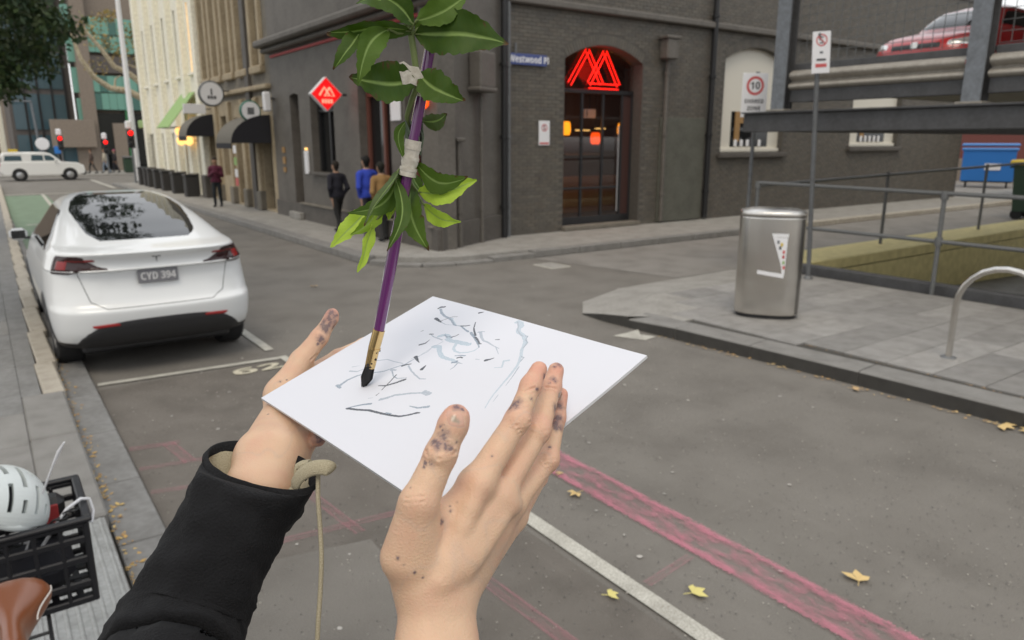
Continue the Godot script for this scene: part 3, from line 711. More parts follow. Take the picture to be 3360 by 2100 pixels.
func ground() -> void:
	var b := Builder.new()
	b.quad(P(-200, 0, -120), P(300, 0, -120), P(300, 0, 400), P(-200, 0, 400))
	# the ramp well is cut out of the road by laying four sheets round it
	b = Builder.new()
	var wx0 := 11.25
	var wx1 := 60.0
	var ws0 := 2.6
	var ws1 := 7.5
	b.quad(P(-200, 0, -120), P(wx0, 0, -120), P(wx0, 0, 400), P(-200, 0, 400))
	b.quad(P(wx1, 0, -120), P(300, 0, -120), P(300, 0, 400), P(wx1, 0, 400))
	b.quad(P(wx0, 0, -120), P(wx1, 0, -120), P(wx1, 0, ws0), P(wx0, 0, ws0))
	b.quad(P(wx0, 0, ws1), P(wx1, 0, ws1), P(wx1, 0, 400), P(wx0, 0, 400))
	var road := structure(b, "road", M.asphalt)
	# darker resurfaced strip beside the parking line
	b = Builder.new()
	b.quad(P(0.64, 0.004, -4), P(2.42, 0.004, -4), P(2.42, 0.004, 7.7), P(0.64, 0.004, 7.7))
	structure(b, "road_patch", M.asphalt_patch)
	b = Builder.new()
	b.quad(P(0.6, 0.008, 2.4), P(1.55, 0.008, 2.6), P(1.6, 0.008, 3.7), P(0.62, 0.008, 3.9))
	structure(b, "road_repair", M.asphalt)
	b = Builder.new()
	b.quad(P(9.6, 0.005, 8.62), P(90, 0.005, 8.62), P(90, 0.005, 11.84), P(8.9, 0.005, 11.84))
	b.quad(P(32.0, 0.005, 11.84), P(90, 0.005, 11.84), P(90, 0.005, 30.0), P(32.0, 0.005, 30.0))
	structure(b, "lane_surface", M.lane_asphalt)
	# left channel of smooth stones
	var ch := Node3D.new()
	ch.name = numbered("gutter_left")
	add_child(ch)
	ch.set_meta("kind", "structure")
	var s := -3.0
	while s < 44.0:
		var l := 0.9 + rng.randf() * 0.3
		part_box(ch, "channel_stone", M.channel, P(0.49, -0.042 + 0.05, s + l * 0.5), Vector3(0.262, 0.1, l - 0.012), 0.006)
		s += l
	# left footpath and its kerb
	b = Builder.new()
	b.box(P(-6.0, 0.05, 20.0), Vector3(12.0, 0.16, 60.0))
	var lf := structure(b, "footpath_left", M.gap)
	s = -4.0
	while s < 46.0:
		var l := 1.1 + rng.randf() * 0.5
		if s < 2.2 and s + l > 2.2:
			l = 2.2 - s
		if s >= 2.2 and s < 4.65:
			part_box(lf, "kerb_stone", M.kerb_stone, P(0.16, 0.05, 3.43), Vector3(0.34, 0.1, 2.43), 0.01)
			s = 4.65
			continue
		if s > 7.2:
			var edge := 0.35 + 0.012 * (s + l * 0.5 - 7.0)
			part_box(lf, "kerb_stone", M.pale_kerb, P(edge - 0.085, 0.08, s + l * 0.5), Vector3(0.17, 0.152, l - 0.012), 0.015, 0.012)
			part_box(lf, "edge_strip", M.channel, P((edge - 0.17 + 0.03) * 0.5, 0.074, s + l * 0.5), Vector3(edge - 0.21, 0.15, l - 0.006), 0.006)
		else:
			part_box(lf, "kerb_stone", M.kerb_stone, P(0.195, 0.078, s + l * 0.5), Vector3(0.318, 0.152, l - 0.012), 0.015)
		s += l
	for i in 4:
		s = -4.0
		while s < 30.0:
			var l := 0.78
			var x := -0.31 - 0.7 * i
			part_box(lf, "paving_slab", M.channel if rng.randi() % 3 else M.kerb_stone, P(x, 0.107, s + l * 0.5), Vector3(0.69, 0.09, l - 0.01), 0.006)
			s += l
	# right footpath along the main street
	var rf := Node3D.new()
	rf.name = numbered("footpath_right")
	add_child(rf)
	rf.set_meta("kind", "structure")
	b = Builder.new()
	b.prism(PackedVector2Array([Vector2(6.1, 13.2), Vector2(6.6, 12.5), Vector2(7.4, 12.1), Vector2(60, 12.1), Vector2(60, 15), Vector2(10, 15), Vector2(8.6, 18), Vector2(8.6, 45), Vector2(6.1, 45)]), 0.13, Transform3D(Basis(Vector3.RIGHT, -PI / 2), Vector3(0, 0.012, 0)))
	put(b, "paving", M.concrete, rf)
	s = 13.2
	while s < 44.5:
		part_box(rf, "kerb_stone", M.kerb_stone, P(5.95, 0.072, s + 0.6), Vector3(0.29, 0.15, 1.188), 0.015)
		s += 1.2
	var x := 9.0
	while x < 50.0:
		part_box(rf, "kerb_stone", M.pale_kerb if x > 17.0 else M.kerb_stone, P(x + 0.6, 0.072, 11.98), Vector3(1.188, 0.15, 0.24), 0.015)
		x += 1.2
	for q in [[5.97, 13.02, 6.22, 12.62], [6.22, 12.62, 6.62, 12.25], [6.62, 12.25, 7.2, 12.06], [7.2, 12.06, 8.0, 11.99], [8.0, 11.99, 9.0, 11.98]]:
		var a := Vector2(q[0], q[1])
		var e := Vector2(q[2], q[3])
		var low: float = 0.055 if q[0] > 6.1 and q[0] < 8.0 else 0.1
		part_box(rf, "kerb_stone", M.kerb_stone, P((a.x + e.x) / 2, low - 0.075, (a.y + e.y) / 2), Vector3(a.distance_to(e), 0.15, 0.26), 0.012, atan2(e.y - a.y, e.x - a.x))
	# right corner footpath: kerb stones, a litter-filled joint and slabs laid in rows
	var cf := Node3D.new()
	cf.name = numbered("footpath_corner")
	add_child(cf)
	cf.set_meta("kind", "structure")
	b = Builder.new()
	b.prism(PackedVector2Array([Vector2(6.98, -8), Vector2(11.1, -8), Vector2(11.1, 7.38), Vector2(7.75, 7.3), Vector2(7.25, 7.05), Vector2(6.9, 6.2), Vector2(6.86, 5.5)]), 0.12, Transform3D(Basis(Vector3.RIGHT, -PI / 2), Vector3(0, 0.012, 0)))
	put(b, "paving_bed", M.gap, cf)
	var line := [Vector2(6.80, -8), Vector2(6.79, -6.2), Vector2(6.78, -4.4), Vector2(6.77, -2.6), Vector2(6.76, -1.0), Vector2(6.75, 0.6), Vector2(6.73, 2.2), Vector2(6.67, 3.6), Vector2(6.59, 4.8), Vector2(6.52, 5.8), Vector2(6.47, 6.55), Vector2(6.5, 7.1), Vector2(6.7, 7.6), Vector2(7.1, 8.05), Vector2(7.7, 8.25), Vector2(9.0, 8.4), Vector2(11.1, 8.45)]
	var inner := [Vector3(6.83, 0.149, 6.3), Vector3(6.95, 0.149, 6.8), Vector3(7.2, 0.149, 7.12), Vector3(7.7, 0.149, 7.35), Vector3(8.6, 0.149, 7.42), Vector3(11.1, 0.149, 7.42)]
	var outer := [Vector3(6.47, 0.149, 6.55), Vector3(6.44, 0.10, 7.0), Vector3(6.48, 0.02, 7.45), Vector3(7.0, 0.008, 8.05), Vector3(8.2, 0.008, 8.5), Vector3(11.1, 0.008, 8.6)]
	var apron := [[], [], []]
	for k in 6:
		apron[0].append(P(inner[k].x, inner[k].y, inner[k].z))
		var mid: Vector3 = inner[k].lerp(outer[k], 0.5)
		apron[1].append(P(mid.x, mid.y, mid.z))
		apron[2].append(P(outer[k].x, outer[k].y, outer[k].z))
	b = Builder.new()
	b.grid(apron)
	put(b, "kerb_ramp", M.concrete, cf)
	b = Builder.new()
	b.prism(PackedVector2Array([Vector2(6.84, 5.98), Vector2(7.155, 5.98), Vector2(7.155, 6.36), Vector2(7.96, 6.36), Vector2(7.96, 7.29), Vector2(11.1, 7.29), Vector2(11.1, 7.42), Vector2(8.6, 7.42), Vector2(7.7, 7.35), Vector2(7.2, 7.12), Vector2(6.95, 6.8), Vector2(6.83, 6.3)]), 0.128, Transform3D(Basis(Vector3.RIGHT, -PI / 2), Vector3(0, 0.019, 0)))
	put(b, "corner_infill", M.concrete, cf)
	b = Builder.new()
	for k in 2:
		b.oriented(P(outer[k].x, 0, outer[k].z), P(outer[k + 1].x, 0, outer[k + 1].z), apron[2][k + 1], apron[2][k], Vector3(-1, 0, 0))
	put(b, "kerb_end", M.dark_bluestone, cf)
	for k in 10:
		var a: Vector2 = line[k]
		var e: Vector2 = line[k + 1]
		var d := (e - a).normalized()
		var o := Vector2(d.y, -d.x) * 0.17
		var ya := 0.15 if a.y < 6.3 else lerpf(0.15, 0.03, clampf((a.y - 6.3) / 0.9, 0, 1))
		var yb := 0.15 if e.y < 6.3 else lerpf(0.15, 0.03, clampf((e.y - 6.3) / 0.9, 0, 1))
		var ya2 := 0.15
		if a.x > 7.0:
			ya2 = 0.15
		var g := d * 0.004
		var kb := Builder.new()
		var a0 := a + g
		var e0 := e - g
		var pa := P(a0.x, 0, a0.y)
		var pe := P(e0.x, 0, e0.y)
		var oo := P(o.x, 0, o.y) * 2.0
		var up := Vector3.UP
		var ch2 := 0.014
		var on := oo.normalized()
		kb.oriented(pa, pe, pe + up * (yb - ch2), pa + up * (ya - ch2), -on)
		kb.oriented(pa + up * (ya - ch2), pe + up * (yb - ch2), pe + up * yb + on * ch2, pa + up * ya + on * ch2, up - on)
		kb.oriented(pa + up * ya + on * ch2, pe + up * yb + on * ch2, pe + oo + up * 0.15, pa + oo + up * ya2, up)
		kb.oriented(pa, pa + up * (ya - ch2), pa + oo + up * 0.15, pa + oo, P(-d.x, 0, -d.y))
		kb.oriented(pe, pe + up * (yb - ch2), pe + oo + up * 0.15, pe + oo, P(d.x, 0, d.y))
		var ko := put(kb, "kerb_stone", M.kerb_stone, cf)
		var kf := Builder.new()
		kf.oriented(pa - on * 0.003, pe - on * 0.003, pe + up * (yb - ch2 - 0.004) - on * 0.003, pa + up * (ya - ch2 - 0.004) - on * 0.003, -on)
		put(kf, "kerb_face", M.dark_bluestone, ko)
	var row := 0
	s = -7.9
	while s < 8.0:
		var x2 := 7.16
		var first := true
		while x2 < 10.95:
			var w := 0.80
			if first and row % 2 == 1:
				w = 0.42
			first = false
			w = minf(w, 10.97 - x2)
			if w > 0.05 and s + 0.46 < 7.4 and not (s + 0.46 > 6.6 and x2 < 7.5):
				var xx := x2
				if s > 4.4 and s < 6.0 and x2 < 7.2:
					xx -= 0.14
					w += 0.14
				part_box(cf, "paving_slab", M["bluestone_%d" % (rng.randi() % 4)], P(xx + w * 0.5, 0.119 + rng.randf() * 0.003, s + 0.23), Vector3(w - 0.007, 0.06, 0.453), 0.004)
				if s > 4.4 and s < 6.0 and x2 < 7.2:
					w -= 0.14
			x2 += w
		s += 0.46
		row += 1
	# paint on the road
	b = Builder.new()
	strip(b, Vector2(2.53, -3.5), Vector2(2.515, 4.6), 0.105, 0.012)
	tag(put(b, "lane_line", M.road_white), "white painted line beside the pink chalk band on the road", "road marking")
	b = Builder.new()
	strip(b, Vector2(0.66, 7.86), Vector2(2.47, 7.75), 0.085, 0.012)
	strip(b, Vector2(2.44, 7.3), Vector2(2.44, 7.79), 0.085, 0.016)
	tag(put(b, "parking_bay_line", M.road_white), "white parking bay line behind the parked white car", "road marking")
	b = Builder.new()
	strip(b, Vector2(2.41, 8.12), Vector2(2.41, 9.25), 0.1, 0.012)
	tag(put(b, "bay_edge_line", M.road_white), "short white line at the parked white car's rear wheel", "road marking")
	var num := thing("bay_number", P(2.2, 0.012, 7.5), "painted bay number 62 on the road by the parking line", "road marking")
	text_part("62", 0.30, 0.004, M.road_cream, num, Transform3D(Basis(Vector3.UP, 0.04) * Basis(Vector3.RIGHT, -PI / 2) * Basis.from_scale(Vector3(1.6, 0.9, 1)), Vector3(-0.12, 0.002, 0.02)), "lettering")
	b = Builder.new()
	b.quad(P(0.63, 0.008, 15.5), P(2.05, 0.008, 15.5), P(2.3, 0.008, 39.0), P(0.63, 0.008, 39.0))
	tag(put(b, "bike_lane", M.road_green), "faded green painted bike lane ahead of the white car", "road marking")
	for q in [[2.0, 31.0, 2.2, 39.4, 0.12, "thin white edge line of the green bike lane"], [0.62, 39.7, 5.6, 40.0, 0.35, "white stop line at the end of the green lane"], [5.55, 42.6, 5.62, 53.0, 0.2, "white crossing line leading towards the traffic signals"], [7.8, 43.2, 7.65, 48.6, 0.2, "white line by the bollards of the cream building"], [0.9, 25.0, 1.7, 25.05, 0.2, "short white dash across the green bike lane"]]:
		b = Builder.new()
		strip(b, Vector2(q[0], q[1]), Vector2(q[2], q[3]), q[4], 0.013)
		tag(put(b, "road_line", M.road_white), q[5], "road marking")
	b = Builder.new()
	for k in 6:
		strip(b, Vector2(3.22 - 0.008 * k, -3.2 + 1.27 * k), Vector2(3.212 - 0.008 * k, -1.93 + 1.27 * k), 0.33, 0.013)
	tag(put(b, "pink_chalk_band", M.pink_chalk), "broad smeared pink chalk band along the road", "chalk mark")
	for q in [[0.65, 5.97, 1.0, 5.9, 0.08, "faint pink chalk tick nearest the parked car's rear"], [0.92, 5.93, 0.98, 5.47, 0.1, "pink chalk bar joining two ticks by the gutter"], [0.65, 5.54, 1.15, 5.45, 0.06, "pink chalk tick starting at the gutter stones under the bar"], [0.65, 5.1, 0.95, 5.02, 0.06, "short pink chalk tick beside the leaf litter"], [1.0, 5.08, 1.25, 4.6, 0.12, "smudged pink chalk blob beside the black sleeve"], [0.68, 4.5, 0.9, 4.44, 0.06, "small pink chalk dash next to the ribbed plate"], [1.5, 4.6, 1.58, 3.8, 0.08, "faded pink chalk stroke behind the hanging cord"], [1.15, 3.98, 2.3, 3.84, 0.07, "long faint pink chalk line crossing under the cord"], [1.9, 3.3, 2.0, 1.7, 0.1, "faded pink chalk stroke beside the bare wrist"], [2.6, 2.42, 3.0, 2.47, 0.06, "faint pink chalk tick between the white line and the pink band"]]:
		b = Builder.new()
		strip(b, Vector2(q[0], q[1]), Vector2(q[2], q[3]), q[4], 0.014 + 0.0004 * rng.randf())
		tag(put(b, "pink_survey_mark", M.pink_chalk_faint), q[5], "chalk mark", "pink chalk survey marks")
	# small square cover in the lane mouth and the arrow-like paint chip by the kerb
	var cover := thing("road_cover", P(8.68, 0, 10.9), "small pale square service cover in the lane mouth", "cover")
	part_box(cover, "lid", M.concrete, Vector3(0, 0.004, 0), Vector3(0.36, 0.016, 0.5), 0.004)
	part_box(cover, "frame", M.road_white, Vector3(0, 0.0, 0), Vector3(0.46, 0.012, 0.6), 0.003)
	b = Builder.new()
	b.prism(PackedVector2Array([Vector2(6.02, 6.35), Vector2(6.2, 5.98), Vector2(6.42, 6.02), Vector2(6.33, 6.2), Vector2(6.5, 6.4), Vector2(6.3, 6.36)]), 0.004, Transform3D(Basis(Vector3.RIGHT, -PI / 2), Vector3(0, 0.004, 0)))
	tag(put(b, "paint_patch", M.road_white), "worn white paint chip beside the corner kerb", "road marking")
	# ribbed metal plate let into the left footpath
	var plate := thing("ribbed_plate", P(0.1, 0.13, 3.4), "galvanised ribbed metal plate in the left footpath", "plate")
	part_box(plate, "sheet", M.galvanised, Vector3(-0.1, 0.012, 0), Vector3(0.66, 0.03, 2.4), 0.006)
	for k in 13:
		part_box(plate, "rib", M.galvanised, Vector3(-0.4 + k * 0.05, 0.03, 0), Vector3(0.018, 0.01, 2.38), 0.004)


# one wall with openings, in a frame whose x runs along the wall, y up and z out of the wall's face
# openings: [from, to, sill, spring, rise]
func wall_mesh(b: Builder, length: float, bottom: float, top: float, thick: float, openings: Array, xf: Transform3D) -> void:
	var back := xf * Transform3D(Basis.IDENTITY, Vector3(0, 0, -thick))
	var u := 0.0
	for o in openings:
		if o[0] > u + 0.001:
			b.prism(PackedVector2Array([Vector2(u, bottom), Vector2(o[0], bottom), Vector2(o[0], top), Vector2(u, top)]), thick, back)
		if o[2] > bottom + 0.01:
			b.prism(PackedVector2Array([Vector2(o[0], bottom), Vector2(o[1], bottom), Vector2(o[1], o[2]), Vector2(o[0], o[2])]), thick, back)
		var poly := PackedVector2Array()
		for k in 11:
			var t := k / 10.0
			poly.append(Vector2(lerpf(o[0], o[1], t), o[3] + o[4] * (1.0 - pow(2.0 * t - 1.0, 2.0))))
		poly.append(Vector2(o[1], top))
		poly.append(Vector2(o[0], top))
		b.prism(poly, thick, back)
		u = o[1]
	if u < length - 0.001:
		b.prism(PackedVector2Array([Vector2(u, bottom), Vector2(length, bottom), Vector2(length, top), Vector2(u, top)]), thick, back)


# a pane filling an arched opening
func arch_panel(b: Builder, u0: float, u1: float, v0: float, spring: float, rise: float, thick: float, xf: Transform3D) -> void:
	var poly := PackedVector2Array([Vector2(u0, v0), Vector2(u1, v0)])
	for k in 11:
		var t := 1.0 - k / 10.0
		poly.append(Vector2(lerpf(u0, u1, t), spring + rise * (1.0 - pow(2.0 * t - 1.0, 2.0))))
	b.prism(poly, thick, xf)


func downpipe(parent: Node3D, x: float, s: float, y0: float, y1: float, r: float, m: Material, called := "downpipe") -> void:
	var b := Builder.new()
	b.tube([P(x, y0, s), P(x, y1, s)], [r], 10)
	var o := put(b, called, m, parent)
	var y := y0 + 0.7
	while y < y1:
		b = Builder.new()
		b.tube([P(x, y, s), P(x, y + 0.07, s)], [r * 1.35], 10)
		put(b, "collar", m, o)
		y += 1.55


func corner_building() -> void:
	var bd := thing("corner_building", Vector3.ZERO, "dark brown painted corner building with red neon above its glass door", "building")
	var top := 7.4
	# face along the main street: x runs along -s so that z points to the street
	var xa := 7.45
	var fa := Transform3D(Basis(Vector3(0, 0, 1), Vector3.UP, Vector3(-1, 0, 0)), P(xa, 0, 22.9))
	var b := Builder.new()
	wall_mesh(b, 9.9, 0.0, top, 0.4, [[1.55, 2.25, 0.5, 3.55, 0.06], [3.1, 4.7, 1.5, 3.45, 0.32], [6.2, 7.85, 0.75, 3.7, 0.1], [8.55, 9.45, 1.2, 3.5, 0.1]], fa)
	var wa := put(b, "street_wall", M.brown_paint, bd)
	# angled corner face
	var c0 := Vector2(7.45, 13.0)
	var c1 := Vector2(9.9, 14.2)
	var cd := (c1 - c0).normalized()
	var fc := Transform3D(Basis(Vector3(cd.x, 0, -cd.y), Vector3.UP, Vector3(cd.x, 0, -cd.y).cross(Vector3.UP)), P(c0.x, 0, c0.y))
	b = Builder.new()
	wall_mesh(b, c0.distance_to(c1), 0.0, top, 0.4, [], fc)
	var wc := put(b, "corner_wall", M.brown_paint, bd)
	# face along the lane
	var fb := Transform3D(Basis.IDENTITY, P(9.9, 0, 14.2))
	b = Builder.new()
	wall_mesh(b, 22.1, 0.0, top, 0.45, [[1.72, 4.3, 0.16, 4.22, 0.36], [7.5, 10.4, 1.98, 4.55, 0.38], [14.1, 17.2, 2.12, 4.55, 0.38]], fb)
	var wb := put(b, "lane_wall", M.brown_mortar, bd)
	# end wall, back and roof
	b = Builder.new()
	b.box(P(31.8, top / 2, 20.0), Vector3(0.4, top, 10.9))
	b.box(P(19.5, top / 2, 25.0), Vector3(24.3, top, 0.4))
	b.box(P(19.7, top + 0.1, 19.3), Vector3(24.6, 0.2, 10.3))
	b.box(P(20.0, 0.1, 19.6), Vector3(23.0, 0.1, 10.3))
	put(b, "rear_and_roof", M.brown_plinth, bd)
	# bricks of the lane wall: the nearest ones singly, the rest as one mass
	var bl := 0.23
	var bh := 0.074
	var bm := box_mesh(Vector3(bl, bh, 0.02), 0.004)
	var course := 0.084
	var pitch := 0.24
	var singles := 0
	var mm_x := []
	for row in 88:
		var y := 0.06 + course * (row + 0.5)
		for i in 93:
			var u := 0.02 + pitch * (i + 0.5 + (0.5 if row % 2 else 0.0))
			if u + bl * 0.5 > 22.05:
				continue
			var hit := false
			for o in [[1.72, 4.3, 0.16, 4.22, 0.36], [7.5, 10.4, 1.98, 4.55, 0.38], [14.1, 17.2, 2.12, 4.55, 0.38]]:
				var uu := clampf(u, o[0], o[1])
				var t: float = (uu - o[0]) / (o[1] - o[0])
				var arch: float = o[3] + o[4] * (1.0 - pow(2.0 * t - 1.0, 2.0)) + 0.26
				if u + bl * 0.5 > o[0] - 0.02 and u - bl * 0.5 < o[1] + 0.02 and y + bh * 0.5 > o[2] - 0.1 and y - bh * 0.5 < arch:
					hit = true
			if hit:
				continue
			var xf := Transform3D(Basis(Vector3.UP, rng.randf_range(-0.004, 0.004)), P(9.9 + u, y, 14.2) + Vector3(0, 0, -0.004 + rng.randf() * 0.003))
			if u < 1.72 and y < 4.1 and singles < 300:
				put_mesh(bm, "brick", M["brick_%d" % (rng.randi() % 4)], wb, xf)
				singles += 1
			else:
				mm_x.append(xf)
	for k in 4:
		var mine := []
		for i in mm_x.size():
			if (i * 7 + int(i / 11)) % 4 == k:
				mine.append(mm_x[i])
		var mm := MultiMesh.new()
		mm.transform_format = MultiMesh.TRANSFORM_3D
		mm.mesh = bm
		mm.instance_count = mine.size()
		for i in mine.size():
			mm.set_instance_transform(i, mine[i])
		var mi := MultiMeshInstance3D.new()
		mi.name = "brickwork"
		mi.multimesh = mm
		mi.material_override = M["brick_%d" % k]
		mi.set_meta("kind", "stuff")
		wb.add_child(mi, true)
	# bricks on end round the arches
	for o in [[1.72, 4.3, 4.22, 0.36], [7.5, 10.4, 4.55, 0.38], [14.1, 17.2, 4.55, 0.38]]:
		for k in 30:
			var t := (k + 0.5) / 30.0
			var u := lerpf(o[0], o[1], t)
			var v: float = o[2] + o[3] * (1.0 - pow(2.0 * t - 1.0, 2.0))
			var sl: float = -4.0 * o[3] * (2.0 * t - 1.0) / (o[1] - o[0])
			var bs := Basis(Vector3(0, 0, 1), atan(sl) + PI / 2)
			put_mesh(bm, "arch_brick", M["brick_%d" % (k % 4)], wb, Transform3D(bs, P(9.9 + u, v + 0.125, 14.2) + Vector3(0, 0, -0.002)))
	# cornice, red band, plinths
	part_box(bd, "cornice", M.brown_paint, P(7.24, 5.05, 17.75), Vector3(0.42, 0.2, 10.6), 0.05)
	part_box(bd, "cornice_moulding", M.brown_paint, P(7.34, 4.88, 17.75), Vector3(0.24, 0.13, 10.5), 0.04)
	part_box(bd, "red_band", M.red_band, P(7.43, 4.72, 17.9), Vector3(0.05, 0.07, 9.6), 0.006)
	part_box(bd, "plinth", M.brown_plinth, P(7.41, 0.36, 17.9), Vector3(0.1, 0.46, 9.9), 0.01)
	part_box(bd, "plinth_ledge", M.grey_stone, P(7.39, 0.61, 16.9), Vector3(0.15, 0.05, 7.6), 0.012)
	part_box(bd, "door_step", M.concrete, P(7.36, 0.24, 21.0), Vector3(0.24, 0.2, 0.9), 0.02)
	part_box(bd, "string_course", M.brown_paint, P(20.9, 5.35, 14.13), Vector3(22.0, 0.16, 0.2), 0.03)
	part_box(bd, "corner_plinth", M.brown_plinth, P(8.66, 0.4, 13.56), Vector3(2.7, 0.55, 0.1), 0.01, 0.4555)
	part_box(bd, "lower_panel", M.dark_green_paint, P(15.75, 1.55, 14.16), Vector3(1.75, 2.75, 0.06), 0.006)
	# street-side openings: a dark door slot, an arched window, a large shop window, a red-framed window
	var slot := put(_panel(1.55, 2.25, 0.5, 3.55, 0.06, fa, -0.3), "side_door", M.dark_maroon, bd)
	part_box(slot, "handle", M.alloy, P(xa + 0.27, 1.7, 20.8), Vector3(0.03, 0.2, 0.03), 0.006)
	for w in [[3.1, 4.7, 1.5, 3.45, 0.32, "near_black", 3.92], [6.2, 7.85, 0.75, 3.7, 0.1, "red_brown_frame", 7.1], [8.55, 9.45, 1.2, 3.5, 0.1, "red_brown_frame", 9.0]]:
		var win := put(_panel(w[0], w[1], w[2], w[3], w[4], fa, -0.3), "window", M.dark_glass, bd)
		for u in [w[0] + 0.05, w[6], w[1] - 0.05]:
			part_box(win, "mullion", M[w[5]], fa * Vector3(u, (w[2] + w[3]) / 2 + 0.1, -0.24), Vector3(0.08, w[3] - w[2] + 0.1, 0.1), 0.008)
		part_box(win, "transom", M[w[5]], fa * Vector3((w[0] + w[1]) / 2, w[3] - 0.35, -0.235), Vector3(0.09, 0.08, w[1] - w[0] - 0.02), 0.008)
		part_box(win, "sill", M.brown_plinth, fa * Vector3((w[0] + w[1]) / 2, w[2] - 0.03, 0.02), Vector3(0.2, 0.08, w[1] - w[0] + 0.16), 0.015)
	# glass entrance with its neon
	var en := Node3D.new()
	en.name = "entrance"
	bd.add_child(en)
	b = Builder.new()
	arch_panel(b, 1.74, 4.28, 3.56, 4.2, 0.34, 0.012, Transform3D(Basis.IDENTITY, P(9.9, 0, 14.2) + Vector3(0, 0, -0.34)))
	put(b, "fanlight", M.clear_pane, en)
	for q in [[11.64, 12.45], [12.5, 13.15], [13.2, 13.8]]:
		part_box(en, "glass_door", M.clear_pane, P((q[0] + q[1]) / 2, 1.84, 14.55), Vector3(q[1] - q[0], 3.2, 0.012), 0.0)
	for x in [11.66, 12.475, 13.175, 13.83, 14.17]:
		part_box(en, "door_stile", M.black_metal, P(x, 1.87, 14.55), Vector3(0.06, 3.3, 0.07), 0.006)
	part_box(en, "transom", M.black_metal, P(12.91, 3.52, 14.55), Vector3(2.56, 0.1, 0.1), 0.008)
	part_box(en, "mid_rail", M.black_metal, P(12.7, 1.15, 14.55), Vector3(2.1, 0.06, 0.06), 0.006)
	part_box(en, "kick_rail", M.black_metal, P(12.9, 0.32, 14.55), Vector3(2.5, 0.22, 0.06), 0.006)
	part_box(en, "handle", M.alloy, P(13.7, 1.6, 14.49), Vector3(0.035, 2.2, 0.035), 0.01)
	part_box(en, "side_panel", M.dark_maroon, P(14.0, 1.87, 14.56), Vector3(0.3, 3.3, 0.03), 0.004)
	part_box(bd, "threshold", M.grey_stone, P(12.9, 0.2, 14.24), Vector3(2.62, 0.1, 0.34), 0.012)
	# room behind the glass
	b = Builder.new()
	b.box(P(14.4, 2.4, 19.1), Vector3(8.2, 4.6, 0.1))
	b.box(P(10.4, 2.4, 16.9), Vector3(0.1, 4.6, 4.4))
	b.box(P(18.4, 2.4, 16.9), Vector3(0.1, 4.6, 4.4))
	b.box(P(14.4, 4.72, 16.9), Vector3(8.1, 0.1, 4.3))
	put(b, "room_lining", M.cafe_panelling, bd)
	part_box(bd, "counter", M.timber, P(15.2, 0.7, 17.9), Vector3(3.4, 1.1, 0.5), 0.02)
	part_box(bd, "back_shelf", M.timber, P(16.2, 1.9, 18.85), Vector3(1.6, 0.06, 0.3), 0.01)
	var ns := thing("neon_sign", P(12.8, 3.63, 14.45), "red neon sign of two crossing peaks in the arched fanlight", "neon sign")
	# each limb of the sign is outlined by a pair of tubes
	for seg in [[-0.82, 0.04, -0.27, 0.84], [-0.27, 0.84, 0.22, 0.08], [0.31, 0.84, -0.2, 0.06], [0.31, 0.84, 0.80, 0.05], [-0.2, 0.02, 0.80, 0.02]]:
		var p0 := Vector3(seg[0], seg[1], 0)
		var p1 := Vector3(seg[2], seg[3], 0)
		var sd := (p1 - p0).normalized().cross(Vector3(0, 0, 1)) * 0.056
		b = Builder.new()
		b.tube([p0 + sd, p1 + sd], [0.013], 8)
		b.tube([p0 - sd, p1 - sd], [0.013], 8)
		put(b, "neon_tube", M.neon_red, ns)
	var nl := OmniLight3D.new()
	nl.name = "neon_glow"
	nl.light_color = Color(1, 0.12, 0.06)
	nl.light_energy = 0.2
	nl.light_size = 0.3
	nl.omni_range = 20.0
	nl.omni_attenuation = 2.0
	nl.shadow_enabled = true
	ns.add_child(nl)
	nl.position = Vector3(0, 0.4, 0.12)
	var lamps := [[12.586, 2.64, 15.3, "lamp_amber", 0.13, "amber pendant lamp at the left of the glass door", 0.12], [14.6, 2.63, 15.3, "lamp_amber", 0.14, "amber pendant lamp beside the metal door handle", 0.12], [15.13, 2.4, 17.0, "lamp_orange", 0.15, "orange pendant lamp deep inside the cafe", 0.1]]
	for q in lamps:
		var lp := thing("pendant_lamp", P(q[0], q[1], q[2]), q[5], "lamp", "pendant lamps behind the glass door")
		b = Builder.new()
		b.lathe(Vector3.ZERO, [Vector2(q[4] * 0.75, -0.17), Vector2(q[4] * 0.97, -0.1), Vector2(q[4], 0.0), Vector2(q[4] * 0.94, 0.11), Vector2(q[4] * 0.7, 0.17)], 14)
		put(b, "shade", M[q[3]], lp)
		b = Builder.new()
		b.tube([Vector3(0, 0.17, 0), Vector3(0, 4.67 - q[1], 0)], [0.008], 5)
		put(b, "cord", M.near_black, lp)
		var ol := OmniLight3D.new()
		ol.name = "lamp_light"
		ol.light_color = Color(1.0, 0.62, 0.25)
		ol.light_energy = q[6]
		ol.light_size = 0.1
		ol.omni_range = 12.0
		ol.omni_attenuation = 2.0
		ol.shadow_enabled = true
		lp.add_child(ol)
	var ex := thing("interior_sign", P(14.0, 3.06, 16.0), "small white box sign hanging behind the glass door", "sign")
	part_box(ex, "box", M.sign_white, Vector3.ZERO, Vector3(0.42, 0.24, 0.06), 0.01)
	part_box(ex, "bar", M.sign_ink, Vector3(-0.12, 0, 0.033), Vector3(0.03, 0.2, 0.006), 0.0)
	part_box(ex, "hanger", M.near_black, Vector3(0, 0.84, 0), Vector3(0.02, 1.44, 0.02), 0.0)
